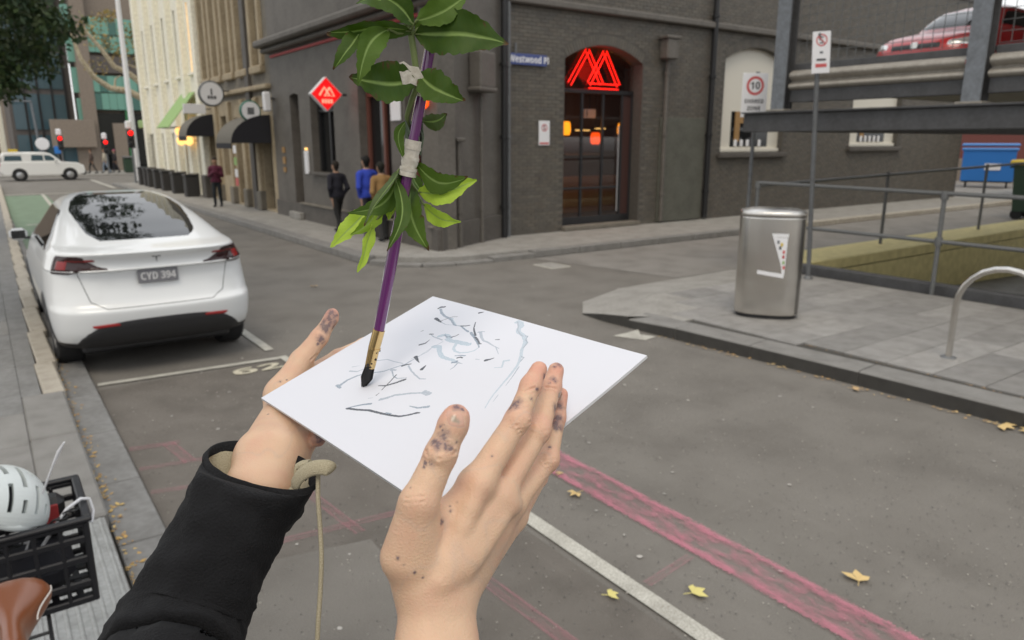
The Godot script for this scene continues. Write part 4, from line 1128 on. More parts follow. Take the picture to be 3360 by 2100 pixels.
	for q in [[15.35, 2.66, 18.6, 0.3, "shortest warm strip light on the cafe rear wall"], [16.0, 2.66, 18.6, 0.6, "longest warm strip light on the cafe rear wall"], [16.75, 2.72, 18.6, 0.45, "raised warm strip light at the end of the cafe wall"]]:
		var tl := thing("strip_light", P(q[0], q[1], q[2]), q[4], "strip light", "strip lights at the rear of the cafe")
		part_box(tl, "diffuser", M.lamp_warm, Vector3.ZERO, Vector3(q[3], 0.035, 0.05), 0.01)
		part_box(tl, "bracket", M.near_black, Vector3(0, 0, -0.24), Vector3(0.05, 0.05, 0.42), 0.0)
	# lane-side windows with cream frames
	for w in [[7.5, 10.4, 1.98, 4.55, 0.38], [14.1, 17.2, 2.12, 4.55, 0.38]]:
		var win := put(_panel(w[0], w[1], w[2], w[3], w[4], fb, -0.2), "cream_window", M.white_frame, bd)
		var mx: float = (w[0] + w[1]) / 2
		part_box(win, "pane", M.dark_glass, fb * Vector3(mx + 0.05, w[2] + 0.68, -0.19), Vector3(1.75, 1.0, 0.03), 0.0)
		part_box(win, "glazing_bar", M.timber, fb * Vector3(mx - 0.55, w[2] + 0.75, -0.165), Vector3(0.22, 0.85, 0.03), 0.004)
		part_box(win, "shelf_board", M.timber, fb * Vector3(mx - 0.1, w[2] + 0.95, -0.165), Vector3(0.8, 0.2, 0.03), 0.004)
		for k in 5:
			part_box(win, "jar", M.sign_white, fb * Vector3(mx - 0.6 + 0.28 * k, w[2] + 0.28, -0.155), Vector3(0.13, 0.2, 0.05), 0.03)
		part_box(win, "sill", M.brown_plinth, fb * Vector3(mx, w[2] - 0.06, 0.03), Vector3(w[1] - w[0] + 0.3, 0.14, 0.22), 0.02)
		part_box(win, "lower_rail", M.white_frame, fb * Vector3(mx, w[2] + 0.08, -0.13), Vector3(w[1] - w[0] - 0.1, 0.1, 0.1), 0.01)
	# pipes and rainwater heads
	downpipe(bd, 9.93, 14.1, 0.12, 7.2, 0.045, M.steel_grey)
	downpipe(bd, 9.72, 13.98, 0.12, 7.2, 0.07, M.near_black)
	downpipe(bd, 8.85, 13.58, 0.15, 3.3, 0.045, M.brown_paint)
	b = Builder.new()
	b.box(P(8.84, 3.75, 13.5), Vector3(0.62, 0.72, 0.3), 0.03, Basis(Vector3.UP, 0.4555))
	b.box(P(8.84, 3.36, 13.5), Vector3(0.72, 0.1, 0.34), 0.03, Basis(Vector3.UP, 0.4555))
	put(b, "meter_box", M.brown_paint, bd)
	downpipe(bd, 8.05, 13.2, 0.15, 2.3, 0.06, M.brown_paint, "vent_pipe")
	b = Builder.new()
	b.box(P(8.05, 2.34, 13.2), Vector3(0.22, 0.08, 0.22), 0.02)
	put(b, "vent_cap", M.brown_paint, bd)
	downpipe(bd, 14.98, 14.1, 0.2, 4.4, 0.06, M.brown_paint)
	b = Builder.new()
	b.box(P(14.95, 4.62, 14.03), Vector3(0.42, 0.5, 0.3), 0.03)
	b.box(P(14.95, 4.9, 14.03), Vector3(0.52, 0.08, 0.36), 0.02)
	put(b, "rainwater_head", M.brown_paint, bd)
	downpipe(bd, 16.75, 14.08, 0.2, 7.2, 0.075, M.near_black)
	# notice boards and plates on the walls
	var pk := thing("parking_sign", P(11.0, 2.5, 14.17), "small white no stopping sign on the brown wall beside the door", "sign")
	part_box(pk, "plate", M.sign_white, Vector3(0, 0, 0.0), Vector3(0.32, 0.56, 0.02), 0.004)
	_no_stopping(pk, Vector3(0, 0.12, 0.012), 0.085)
	part_box(pk, "foot_stripe", M.sign_red, Vector3(0, -0.235, 0.0125), Vector3(0.26, 0.04, 0.006), 0.0)
	var sn := thing("street_name_sign", P(10.5, 4.11, 14.14), "blue street name sign high on the brown brick wall", "sign")
	part_box(sn, "plate", M.sign_blue, Vector3(0, 0, 0), Vector3(1.06, 0.24, 0.025), 0.004)
	text_part("Westwood Pl", 0.2, 0.006, M.sign_white, sn, Transform3D(Basis.from_scale(Vector3(0.92, 1, 1)), Vector3(0.02, 0, 0.016)))
	part_box(sn, "bracket", M.steel_grey, Vector3(-0.35, 0.22, 0.0), Vector3(0.05, 0.24, 0.03), 0.006)
	var wn := thing("wall_notice", P(7.42, 3.05, 14.72), "white notice board on the brown street wall by the shop window", "notice")
	part_box(wn, "board", M.sign_white, Vector3.ZERO, Vector3(0.03, 0.62, 0.45), 0.006)
	part_box(wn, "heading", M.sign_red, Vector3(-0.017, 0.2, 0), Vector3(0.006, 0.1, 0.3), 0.0)
	var mn := thing("menu_case", P(7.42, 1.75, 20.2), "narrow white menu case beside the dark side door", "notice")
	part_box(mn, "case", M.sign_white, Vector3.ZERO, Vector3(0.05, 0.62, 0.26), 0.008)
	part_box(mn, "lamp_cap", M.lamp_warm, Vector3(0, 0.36, 0), Vector3(0.05, 0.06, 0.12), 0.01)
	var pc := thing("poster_strip", P(7.43, 1.75, 22.1), "small orange posters stuck on the brown wall edge", "poster")
	for q in [[0.32, 0.16], [0.02, 0.2], [-0.25, 0.14]]:
		part_box(pc, "poster", M.timber, Vector3(0, q[0], 0), Vector3(0.02, q[1], 0.22), 0.0)
	# lit diamond sign on a bracket
	var ds := thing("diamond_sign", P(6.86, 3.38, 17.1), "red diamond shaped light box sign with a white peak logo", "sign")
	b = Builder.new()
	b.prism(PackedVector2Array([Vector2(0, -0.385), Vector2(0.385, 0), Vector2(0, 0.385), Vector2(-0.385, 0)]), 0.16, Transform3D(Basis.IDENTITY, Vector3(0, 0, -0.17)))
	put(b, "case", M.sign_white, ds)
	b = Builder.new()
	b.prism(PackedVector2Array([Vector2(0, -0.365), Vector2(0.365, 0), Vector2(0, 0.365), Vector2(-0.365, 0)]), 0.012, Transform3D(Basis.IDENTITY, Vector3(0, 0, -0.009)))
	put(b, "face", M.sign_face, ds)
	b = Builder.new()
	var lg := 0.22
	for pth in [[[-0.82, 0.04], [-0.27, 0.86], [0.27, 0.04]], [[0.31, 0.86], [-0.25, 0.0], [0.80, 0.0], [0.31, 0.86]]]:
		var pts := []
		for q in pth:
			pts.append(Vector3(q[0] * lg, q[1] * lg - 0.04, 0.012))
		b.tube(pts, [0.022], 6)
	put(b, "logo", M.sign_light, ds)
	for k in 4:
		part_box(ds, "letter", M.sign_light, Vector3(-0.105 + 0.07 * k, -0.16, 0.008), Vector3(0.05, 0.09, 0.01), 0.004)
	part_box(ds, "bracket", M.black_metal, Vector3(0.385, 0, -0.09), Vector3(0.28, 0.05, 0.05), 0.006)
	var dl := OmniLight3D.new()
	dl.name = "sign_glow"
	dl.light_color = Color(1, 0.25, 0.2)
	dl.light_energy = 0.06
	dl.light_size = 0.3
	dl.omni_range = 10.0
	dl.omni_attenuation = 2.0
	dl.shadow_enabled = true
	ds.add_child(dl)
	dl.position = Vector3(0, 0, 0.12)
	var lan := thing("red_lantern", P(7.25, 3.05, 13.15), "small glowing red and amber lantern by the corner window", "lantern")
	b = Builder.new()
	b.lathe(Vector3.ZERO, [Vector2(0.03, -0.12), Vector2(0.085, -0.06), Vector2(0.09, 0.02), Vector2(0.06, 0.1), Vector2(0.02, 0.12)], 12)
	put(b, "shade", M.lamp_orange, lan)
	part_box(lan, "bracket", M.black_metal, Vector3(0.12, 0.13, 0), Vector3(0.26, 0.02, 0.02), 0.0)


func _panel(u0: float, u1: float, v0: float, spring: float, rise: float, f: Transform3D, z: float) -> Builder:
	var b := Builder.new()
	arch_panel(b, u0 + 0.002, u1 - 0.002, v0 + 0.002, spring - 0.002, rise, 0.02, f * Transform3D(Basis.IDENTITY, Vector3(0, 0, z)))
	return b


func ring_part(parent: Node, m: Material, at: Vector3, r: float, w: float, called := "red_ring") -> void:
	var b := Builder.new()
	for k in 28:
		var a0 := TAU * k / 28
		var a1 := TAU * (k + 1) / 28
		var p0 := Vector3(cos(a0), sin(a0), 0)
		var p1 := Vector3(cos(a1), sin(a1), 0)
		b.quad(at + p0 * (r - w), at + p0 * r, at + p1 * r, at + p1 * (r - w))
	put(b, called, m, parent)


func _no_stopping(parent: Node, at: Vector3, r: float) -> void:
	ring_part(parent, M.sign_red, at, r, r * 0.22)
	text_part("S", r * 1.55, 0.003, M.sign_ink, parent, Transform3D(Basis.IDENTITY, at))
	var b := Builder.new()
	b.box(at + Vector3(0, 0, 0.004), Vector3(r * 0.16, r * 1.9, 0.003), 0.0, Basis(Vector3(0, 0, 1), PI / 4))
	put(b, "red_slash", M.sign_red, parent)


# a round-topped fabric awning standing out from a wall that faces -x
func awning(label: String, s0: float, s1: float, y0: float, y1: float, out: float, wall_x: float) -> void:
	var t := thing("domed_awning", P(wall_x, y0, s0), label, "awning")
	var b := Builder.new()
	var end := PackedVector2Array([Vector2(0, 0)])
	var rows := [[], []]
	for k in 11:
		var a := PI / 2 * k / 10.0
		end.append(Vector2(-out * cos(a), (y1 - y0) * sin(a)))
		rows[0].append(Vector3(-out * cos(a), (y1 - y0) * sin(a), 0))
		rows[1].append(Vector3(-out * cos(a) , (y1 - y0) * sin(a), -(s1 - s0)))
	b.grid(rows)
	put(b, "canopy", M.awning_grey, t)
	b = Builder.new()
	b.prism(end, 0.015, Transform3D(Basis.IDENTITY, Vector3(0, 0, 0.002)))
	put(b, "end_panel", M.awning_black, t)
	b = Builder.new()
	b.prism(end, 0.015, Transform3D(Basis.IDENTITY, Vector3(0, 0, -(s1 - s0) - 0.017)))
	put(b, "end_panel", M.awning_black, t)
	part_box(t, "valance", M.awning_black, Vector3(-out, -0.08, -(s1 - s0) / 2), Vector3(0.02, 0.16, s1 - s0), 0.0)


func round_sign(called: String, at: Vector3, r: float, face: Material, rim: Material, label: String) -> Node3D:
	var t := thing(called, at, label, "sign")
	var b := Builder.new()
	b.lathe(Vector3.ZERO, [Vector2(r * 0.92, -0.07), Vector2(r, -0.05), Vector2(r, 0.05), Vector2(r * 0.92, 0.07)], 28, Basis(Vector3.RIGHT, PI / 2))
	put(b, "rim", rim, t)
	b = Builder.new()
	b.lathe(Vector3(0, 0, 0.062), [Vector2(r * 0.86, 0.0), Vector2(r * 0.86, 0.012)], 28, Basis(Vector3.RIGHT, PI / 2))
	put(b, "face", face, t)
	return t


func traffic_signal(at: Vector3, h: float, label: String, hy: float) -> void:
	var t := thing("traffic_signal", at, label, "traffic light", "traffic signals at the crossing")
	var b := Builder.new()
	b.tube([Vector3.ZERO, Vector3(0, h, 0)], [0.06, 0.05], 8)
	put(b, "pole", M.steel_grey, t)
	part_box(t, "housing", M.near_black, Vector3(-0.02, hy - 0.3, 0.1), Vector3(0.34, 0.95, 0.2), 0.03)
	b = Builder.new()
	b.lathe(Vector3(-0.02, hy, 0.2), [Vector2(0.0, 0.03), Vector2(0.1, 0.02), Vector2(0.125, 0.0)], 14, Basis(Vector3.RIGHT, PI / 2))
	put(b, "red_lamp", M.signal_red, t)
	for k in 2:
		b = Builder.new()
		b.lathe(Vector3(-0.02, hy - 0.28 * (k + 1), 0.2), [Vector2(0.0, 0.02), Vector2(0.1, 0.01), Vector2(0.12, 0.0)], 14, Basis(Vector3.RIGHT, PI / 2))
		put(b, "dark_lamp", M.dark_glass, t)
	part_box(t, "side_lamp_box", M.sign_white, Vector3(-0.06, hy + 0.42, 0.02), Vector3(0.3, 0.42, 0.3), 0.06)
	var l := OmniLight3D.new()
	l.name = "red_light"
	l.light_color = Color(1, 0.1, 0.08)
	l.light_energy = 0.03
	l.omni_range = 8.0
	l.omni_attenuation = 2.0
	l.light_size = 0.1
	l.shadow_enabled = true
	t.add_child(l)
	l.position = Vector3(-0.02, hy, 0.3)


func far_buildings() -> void:
	var b := Builder.new()
	# sandstone and bluestone shop building next to the brown one
	var sb := thing("stone_shop_building", Vector3.ZERO, "old grey and beige stone shop building with domed black awnings", "building")
	var f := Transform3D(Basis(Vector3(0, 0, 1), Vector3.UP, Vector3(-1, 0, 0)), P(7.47, 0, 31.0))
	var ups := []
	for k in 5:
		ups.append([0.45 + 1.55 * k, 1.25 + 1.55 * k, 4.55, 8.6, 0.0])
	wall_mesh(b, 8.1, 3.7, 12.0, 0.4, ups, f)
	put(b, "upper_wall", M.grey_stone, sb)
	for o in ups:
		b = Builder.new()
		arch_panel(b, o[0], o[1], o[2], o[3], 0.0, 0.02, f * Transform3D(Basis.IDENTITY, Vector3(0, 0, -0.3)))
		var w := put(b, "window", M.dark_glass, sb)
		part_box(w, "jamb", M.warm_stone, f * Vector3(o[0] - 0.06, 6.6, 0.0), Vector3(0.22, 4.1, 0.24), 0.02)
		part_box(w, "jamb", M.warm_stone, f * Vector3(o[1] + 0.06, 6.6, 0.0), Vector3(0.22, 4.1, 0.24), 0.02)
		part_box(w, "sill", M.warm_stone, f * Vector3((o[0] + o[1]) / 2, 4.45, 0.03), Vector3(0.26, 0.22, 1.15), 0.03)
		part_box(w, "sash_bar", M.warm_stone, f * Vector3((o[0] + o[1]) / 2, 6.6, -0.25), Vector3(0.05, 4.0, 0.07), 0.0)
	part_box(sb, "string_course", M.warm_stone, f * Vector3(4.9, 3.92, 0.06), Vector3(0.24, 0.14, 6.4), 0.03)
	b = Builder.new()
	wall_mesh(b, 8.1, 0.0, 3.7, 0.4, [[0.2, 1.3, 0.2, 2.9, 0.1], [2.1, 3.1, 1.1, 3.2, 0.0], [3.85, 4.75, 0.2, 3.1, 0.0], [5.5, 6.35, 1.05, 3.0, 0.0], [6.8, 7.7, 0.2, 3.0, 0.0]], f)
	put(b, "shopfront_wall", M.warm_stone, sb)
	for o in [[0.2, 1.3, 0.2, 3.0], [2.1, 3.1, 1.1, 3.2], [3.85, 4.75, 0.2, 3.1], [5.5, 6.35, 1.05, 3.0], [6.8, 7.7, 0.2, 3.0]]:
		var w := put(_panel(o[0], o[1], o[2], o[3], 0.0, f, -0.28), "shop_window", M.dark_glass, sb)
		part_box(w, "frame_bar", M.warm_stone, f * Vector3((o[0] + o[1]) / 2, (o[2] + o[3]) / 2, -0.24), Vector3(0.06, o[3] - o[2], 0.06), 0.0)
	for u in [1.7, 3.45, 5.1, 6.58]:
		part_box(sb, "pilaster", M.warm_stone, f * Vector3(u, 1.9, 0.05), Vector3(0.16, 3.5, 0.3), 0.03)
		part_box(sb, "pilaster_base", M.grey_stone, f * Vector3(u, 0.45, 0.08), Vector3(0.22, 0.6, 0.42), 0.03)
	part_box(sb, "rear_block", M.grey_stone, P(11.5, 6.0, 26.95), Vector3(7.2, 12.0, 8.0), 0.0)
	awning("black domed awning beside the white round sign", 29.6, 30.9, 2.5, 3.3, 1.05, 7.44)
	awning("black domed awning beneath the green round sign", 23.2, 24.9, 2.26, 3.1, 1.2, 7.44)
	var ws := round_sign("round_sign", P(6.72, 3.87, 26.9), 0.42, M.sign_white, M.steel_grey, "white round projecting sign with a small dark emblem")
	part_box(ws, "emblem", M.sign_ink, Vector3(0.0, 0.06, 0.078), Vector3(0.05, 0.2, 0.006), 0.0)
	for k in 3:
		part_box(ws, "letter", M.sign_ink, Vector3(-0.1 + 0.1 * k, -0.12, 0.078), Vector3(0.075, 0.1, 0.006), 0.0)
	part_box(ws, "bracket", M.black_metal, Vector3(0.55, 0.1, 0), Vector3(0.4, 0.04, 0.04), 0.0)
	var gs := round_sign("round_sign", P(6.9, 3.2, 23.3), 0.31, M.sign_white, M.sign_green, "green rimmed round projecting sign above a domed awning")
	part_box(gs, "emblem", M.steel_grey, Vector3(0, 0, 0.078), Vector3(0.2, 0.2, 0.006), 0.0)
	part_box(gs, "bracket", M.black_metal, Vector3(0.43, 0.1, 0), Vector3(0.3, 0.04, 0.04), 0.0)
	var wl := thing("wall_lantern", P(7.2, 3.45, 22.6), "white box lantern on the edge of the stone building", "lantern")
	part_box(wl, "lamp_box", M.sign_white, Vector3.ZERO, Vector3(0.2, 0.55, 0.2), 0.03)
	part_box(wl, "arm", M.black_metal, Vector3(0.17, 0.1, -0.2), Vector3(0.2, 0.04, 0.3), 0.0)
	var po := thing("shop_poster", P(7.25, 1.55, 26.6), "column of small white and green posters on the stone shop", "poster")
	for q in [[0.5, "sign_white"], [0.1, "awning_green"], [-0.3, "sign_white"], [-0.6, "sign_red"]]:
		part_box(po, "sheet", M[q[1]], Vector3(0, q[0], 0), Vector3(0.02, 0.26, 0.3), 0.0)
	var wb := thing("white_sign_board", P(6.9, 3.5, 30.2), "white board sign under the round white sign", "sign")
	part_box(wb, "board", M.sign_white, Vector3.ZERO, Vector3(0.8, 0.35, 0.08), 0.01)
	part_box(wb, "arm", M.black_metal, Vector3(0.5, 0.0, 0), Vector3(0.3, 0.04, 0.04), 0.0)
	# cream building with pilasters
	var cb := thing("cream_building", Vector3.ZERO, "tall cream rendered building with vertical pilasters and green awning", "building")
	f = Transform3D(Basis(Vector3(0, 0, 1), Vector3.UP, Vector3(-1, 0, 0)), P(7.5, 0, 43.2))
	b = Builder.new()
	var ops := []
	for k in 5:
		ops.append([0.9 + 2.4 * k, 1.9 + 2.4 * k, 5.0, 7.6, 0.0])
	wall_mesh(b, 12.2, 3.4, 15.0, 0.35, ops, f)
	put(b, "upper_wall", M.cream_render, cb)
	for k in 5:
		b = Builder.new()
		var o: Array = ops[k]
		arch_panel(b, o[0], o[1], o[2], o[3], 0.0, 0.02, f * Transform3D(Basis.IDENTITY, Vector3(0, 0, -0.25)))
		var w := put(b, "window", M.lamp_warm if k == 4 else M.blue_glass, cb)
		part_box(w, "sill", M.cream_render, f * Vector3((o[0] + o[1]) / 2, o[2] - 0.08, 0.03), Vector3(0.2, 0.12, 1.3), 0.02)
		part_box(w, "glazing_bar", M.white_frame, f * Vector3((o[0] + o[1]) / 2, 6.3, -0.2), Vector3(0.05, 2.5, 0.05), 0.0)
	b = Builder.new()
	wall_mesh(b, 12.2, 0.0, 3.4, 0.35, [[0.5, 2.2, 0.2, 2.7, 0.0], [3.3, 4.6, 0.9, 2.7, 0.0], [5.6, 6.9, 0.2, 2.7, 0.0], [8.0, 9.3, 0.9, 2.7, 0.0], [10.2, 11.4, 0.2, 2.7, 0.0]], f)
	put(b, "ground_floor_wall", M.cream_render, cb)
	for o in [[0.5, 2.2, 0.2, 2.7], [3.3, 4.6, 0.9, 2.7], [5.6, 6.9, 0.2, 2.7], [8.0, 9.3, 0.9, 2.7], [10.2, 11.4, 0.2, 2.7]]:
		put(_panel(o[0], o[1], o[2], o[3], 0.0, f, -0.25), "shop_window", M.dark_glass, cb)
	for u in [0.25, 2.75, 5.1, 7.45, 9.75, 11.95]:
		part_box(cb, "pilaster", M.cream_render, f * Vector3(u, 7.8, 0.08), Vector3(0.3, 14.4, 0.5), 0.03)
		part_box(cb, "pilaster_base", M.brown_plinth, f * Vector3(u, 0.55, 0.12), Vector3(0.36, 0.95, 0.6), 0.03)
	part_box(cb, "side_block", M.cream_render, P(12.9, 7.5, 37.1), Vector3(10.0, 15.0, 12.15), 0.0)
	part_box(cb, "side_canopy", M.awning_green, P(8.6, 3.2, 44.0), Vector3(2.6, 0.4, 1.6), 0.04)
	part_box(cb, "corner_post", M.white_frame, P(8.1, 1.6, 44.6), Vector3(0.25, 3.2, 0.25), 0.02)
	var aw := thing("green_awning", P(7.45, 4.25, 32.3), "sloping lime green fabric awning on the cream building", "awning")
	b = Builder.new()
	b.box(Vector3(-0.55, -0.7, -1.2), Vector3(1.75, 0.03, 2.4), 0.0, Basis(Vector3(0, 0, 1), 0.9))
	put(b, "canopy", M.awning_green, aw)
	b = Builder.new()
	b.tube([Vector3(-0.02, -1.4, -0.02), Vector3(-1.05, -1.38, -0.02)], [0.02], 6)
	b.tube([Vector3(-0.02, -1.4, -2.38), Vector3(-1.05, -1.38, -2.38)], [0.02], 6)
	put(b, "arm", M.black_metal, aw)
	var k2 := 0
	for q in [[7.2, 2.74, 34.5, "upper globe lamp farther from the stone shop"], [7.2, 2.9, 33.0, "upper globe lamp nearer the stone shop"], [7.2, 2.35, 34.4, "lower globe lamp farther from the stone shop"], [7.2, 2.35, 33.0, "lower globe lamp nearer the stone shop"]]:
		var lp := thing("globe_lamp", P(q[0], q[1], q[2]), q[3], "lamp", "globe lamps on the cream building")
		b = Builder.new()
		b.lathe(Vector3.ZERO, [Vector2(0.02, -0.2), Vector2(0.14, -0.14), Vector2(0.19, 0.0), Vector2(0.14, 0.14), Vector2(0.02, 0.2)], 12)
		put(b, "globe", M.lamp_warm, lp)
		part_box(lp, "arm", M.black_metal, Vector3(0.16, 0.0, 0), Vector3(0.3, 0.03, 0.03), 0.0)
		k2 += 1
	for q in [[42.6, "black planter box at the street corner end of the cream building"], [41.2, "black planter box second from the street corner of the cream building"], [40.2, "black planter box third from the street corner of the cream building"], [38.6, "black planter box beyond the globe lamps of the cream building"], [36.8, "black planter box below the lower edge of the green awning"], [34.6, "black planter box below the globe lamps"], [32.2, "black planter box nearest the white board sign"]]:
		var bo := thing("planter_box", P(6.95, 0.14, q[0]), q[1], "planter", "black planters along the cream building")
		part_box(bo, "tub", M.bollard_wood, Vector3(0, 0.42, 0), Vector3(0.5, 0.84, 0.5), 0.03)
		part_box(bo, "rim", M.black_metal, Vector3(0, 0.86, 0), Vector3(0.56, 0.07, 0.56), 0.02)
	# far side of the cross street
	b = Builder.new()
	b.box(P(10.0, 0.05, 66.0), Vector3(120.0, 0.14, 14.0), 0.02)
	structure(b, "footpath_far", M.concrete)
	var mb := thing("modern_building", Vector3.ZERO, "modern taupe building with a band of green glass", "building")
	part_box(mb, "main_block", M.taupe, P(20.0, 9.5, 72.0), Vector3(24.5, 19.0, 11.0), 0.0)
	part_box(mb, "pier", M.taupe, P(7.5, 9.5, 66.5), Vector3(0.95, 19.0, 1.4), 0.02)
	part_box(mb, "recess_shade_glazing", M.dark_glass, P(10.5, 2.2, 66.3), Vector3(5.0, 4.5, 0.5), 0.0)  # dark glass box put in for the shade of the ground floor recess
	part_box(mb, "green_door_panel", M.green_paint, P(10.2, 2.6, 66.0), Vector3(0.55, 4.6, 0.2), 0.01)
	part_box(mb, "doorway", M.taupe, P(9.4, 1.9, 66.0), Vector3(0.9, 3.6, 0.2), 0.01)
	part_box(mb, "base_wall", M.taupe, P(7.0, 0.95, 65.9), Vector3(1.6, 1.9, 0.4), 0.01)
	part_box(mb, "sign_band", M.taupe, P(6.2, 2.9, 65.4), Vector3(2.9, 2.0, 0.6), 0.02)
	part_box(mb, "dark_glazing", M.blue_glass, P(5.9, 1.0, 65.8), Vector3(0.8, 1.9, 0.3), 0.0)
	for lev in 4:
		for k in 12:
			part_box(mb, "glass_panel", M.green_glass if (k * 7 + lev * 3) % 5 else M.green_glass_dark, P(8.15 + 0.52 * k, 5.3 + (0.0 if lev == 0 else 0.0) + lev * 1.28 + (1.6 if lev > 1 else 0.0), 65.9), Vector3(0.5, 1.2, 0.1), 0.01)
	part_box(mb, "spandrel", M.taupe_dark, P(12.0, 8.0, 66.05), Vector3(8.0, 1.2, 0.3), 0.0)
	for k in 5:
		part_box(mb, "fin", M.green_glass, P(7.0 - 0.1 * k, 4.6 + 2.2 * k, 66.2), Vector3(0.5, 1.8, 0.2), 0.01)
	var db := thing("dark_glass_building", Vector3.ZERO, "dark grey glazed building between the tree and the taupe one", "building")
	part_box(db, "block", M.taupe_dark, P(4.6, 8.0, 73.0), Vector3(4.2, 16.0, 10.0), 0.0)
	for k in 4:
		for lev in 4:
			part_box(db, "pane", M.blue_glass, P(3.1 + 0.9 * k, 1.5 + 3.0 * lev, 67.95), Vector3(0.75, 2.6, 0.08), 0.0)
		part_box(db, "mullion", M.near_black, P(3.55 + 0.9 * k, 6.5, 67.9), Vector3(0.08, 13.0, 0.14), 0.0)
	var ob := thing("old_stone_building", Vector3.ZERO, "distant ornate pale stone building at the street end", "building")
	part_box(ob, "block", M.warm_stone, P(-1.5, 5.0, 92.0), Vector3(8.0, 10.0, 8.0), 0.0)
	for k in 4:
		part_box(ob, "column", M.cream_render, P(2.3 - 1.6 * k, 3.0, 87.6), Vector3(0.5, 6.0, 0.5), 0.08)
		for lev in 2:
			part_box(ob, "window", M.dark_glass, P(1.5 - 1.6 * k, 2.2 + 3.4 * lev, 87.95), Vector3(0.8, 2.0, 0.1), 0.0)
	part_box(ob, "cornice", M.cream_render, P(-1.5, 6.3, 87.7), Vector3(8.4, 0.5, 0.7), 0.05)
	var bb := thing("red_brick_block", Vector3.ZERO, "plain block rising beyond the far end of the street", "building")
	part_box(bb, "block", M.taupe, P(-3.0, 9.0, 130.0), Vector3(30.0, 18.0, 10.0), 0.0)
	part_box(bb, "parapet", M.grey_stone, P(-3.0, 18.2, 130.0), Vector3(30.4, 0.5, 10.4), 0.0)
	# signals, poles and small signs at the crossing
	traffic_signal(P(6.85, 0.0, 44.6), 3.2, "traffic signal with a red light beside the white light pole", 2.75)
	traffic_signal(P(4.8, 0.12, 59.5), 2.9, "traffic signal with a red light above the white ute's bonnet", 2.4)
	traffic_signal(P(7.5, 0.12, 59.5), 2.8, "traffic signal with a red light in front of the taupe building", 2.15)
	var lp2 := thing("light_pole", P(7.2, 0, 46.0), "tall white street light pole at the crossing", "street light")
	b = Builder.new()
	b.tube([Vector3.ZERO, Vector3(0, 12, 0)], [0.17, 0.1], 12)
	put(b, "mast", M.sign_white, lp2)
	b = Builder.new()
	b.lathe(Vector3.ZERO, [Vector2(0.26, 0.0), Vector2(0.26, 0.1), Vector2(0.18, 0.2)], 14)
	put(b, "base", M.steel_grey, lp2)
	var gp := thing("lamp_post", P(4.05, 0.12, 66.0), "slim grey lamp post in front of the dark glazed building", "street light")
	b = Builder.new()
	b.tube([Vector3.ZERO, Vector3(-0.25, 5.0, 0)], [0.11, 0.07], 8)
	put(b, "mast", M.girder_blue, gp)
	b = Builder.new()
	b.box(Vector3(-0.75, 5.05, 0), Vector3(1.1, 0.1, 0.2), 0.03)
	put(b, "lamp_head", M.girder_blue, gp)
	var s1 := round_sign("crossing_sign", P(3.9, 2.15, 62.0), 0.42, M.sign_white, M.sign_white, "round white sign beside the slim grey lamp post")
	part_box(s1, "post", M.steel_grey, Vector3(0, -1.2, -0.1), Vector3(0.06, 1.7, 0.06), 0.0)
	var s2 := thing("blue_sign", P(4.75, 1.75, 62.0), "small blue square sign near the far crossing", "sign")
	part_box(s2, "plate", M.plastic_blue, Vector3.ZERO, Vector3(0.38, 0.5, 0.04), 0.01)
	part_box(s2, "post", M.steel_grey, Vector3(0, -0.95, -0.05), Vector3(0.06, 1.4, 0.06), 0.0)
	var s3 := thing("yellow_sign", P(2.1, 1.6, 62.0), "small yellow sign above the white ute's roof", "sign")
	part_box(s3, "plate", M.plastic_yellow, Vector3.ZERO, Vector3(0.55, 0.4, 0.04), 0.01)
	part_box(s3, "post", M.steel_grey, Vector3(0, -0.85, -0.05), Vector3(0.06, 1.35, 0.06), 0.0)
	var wb2 := thing("green_skip_bin", P(9.0, 0.12, 60.0), "dark green skip bin on the far footpath", "bin")
	part_box(wb2, "tub", M.plastic_green, Vector3(0, 0.55, 0), Vector3(0.9, 1.0, 0.8), 0.06)
	part_box(wb2, "lid", M.steel_grey, Vector3(0, 1.12, 0), Vector3(1.0, 0.1, 0.9), 0.04)


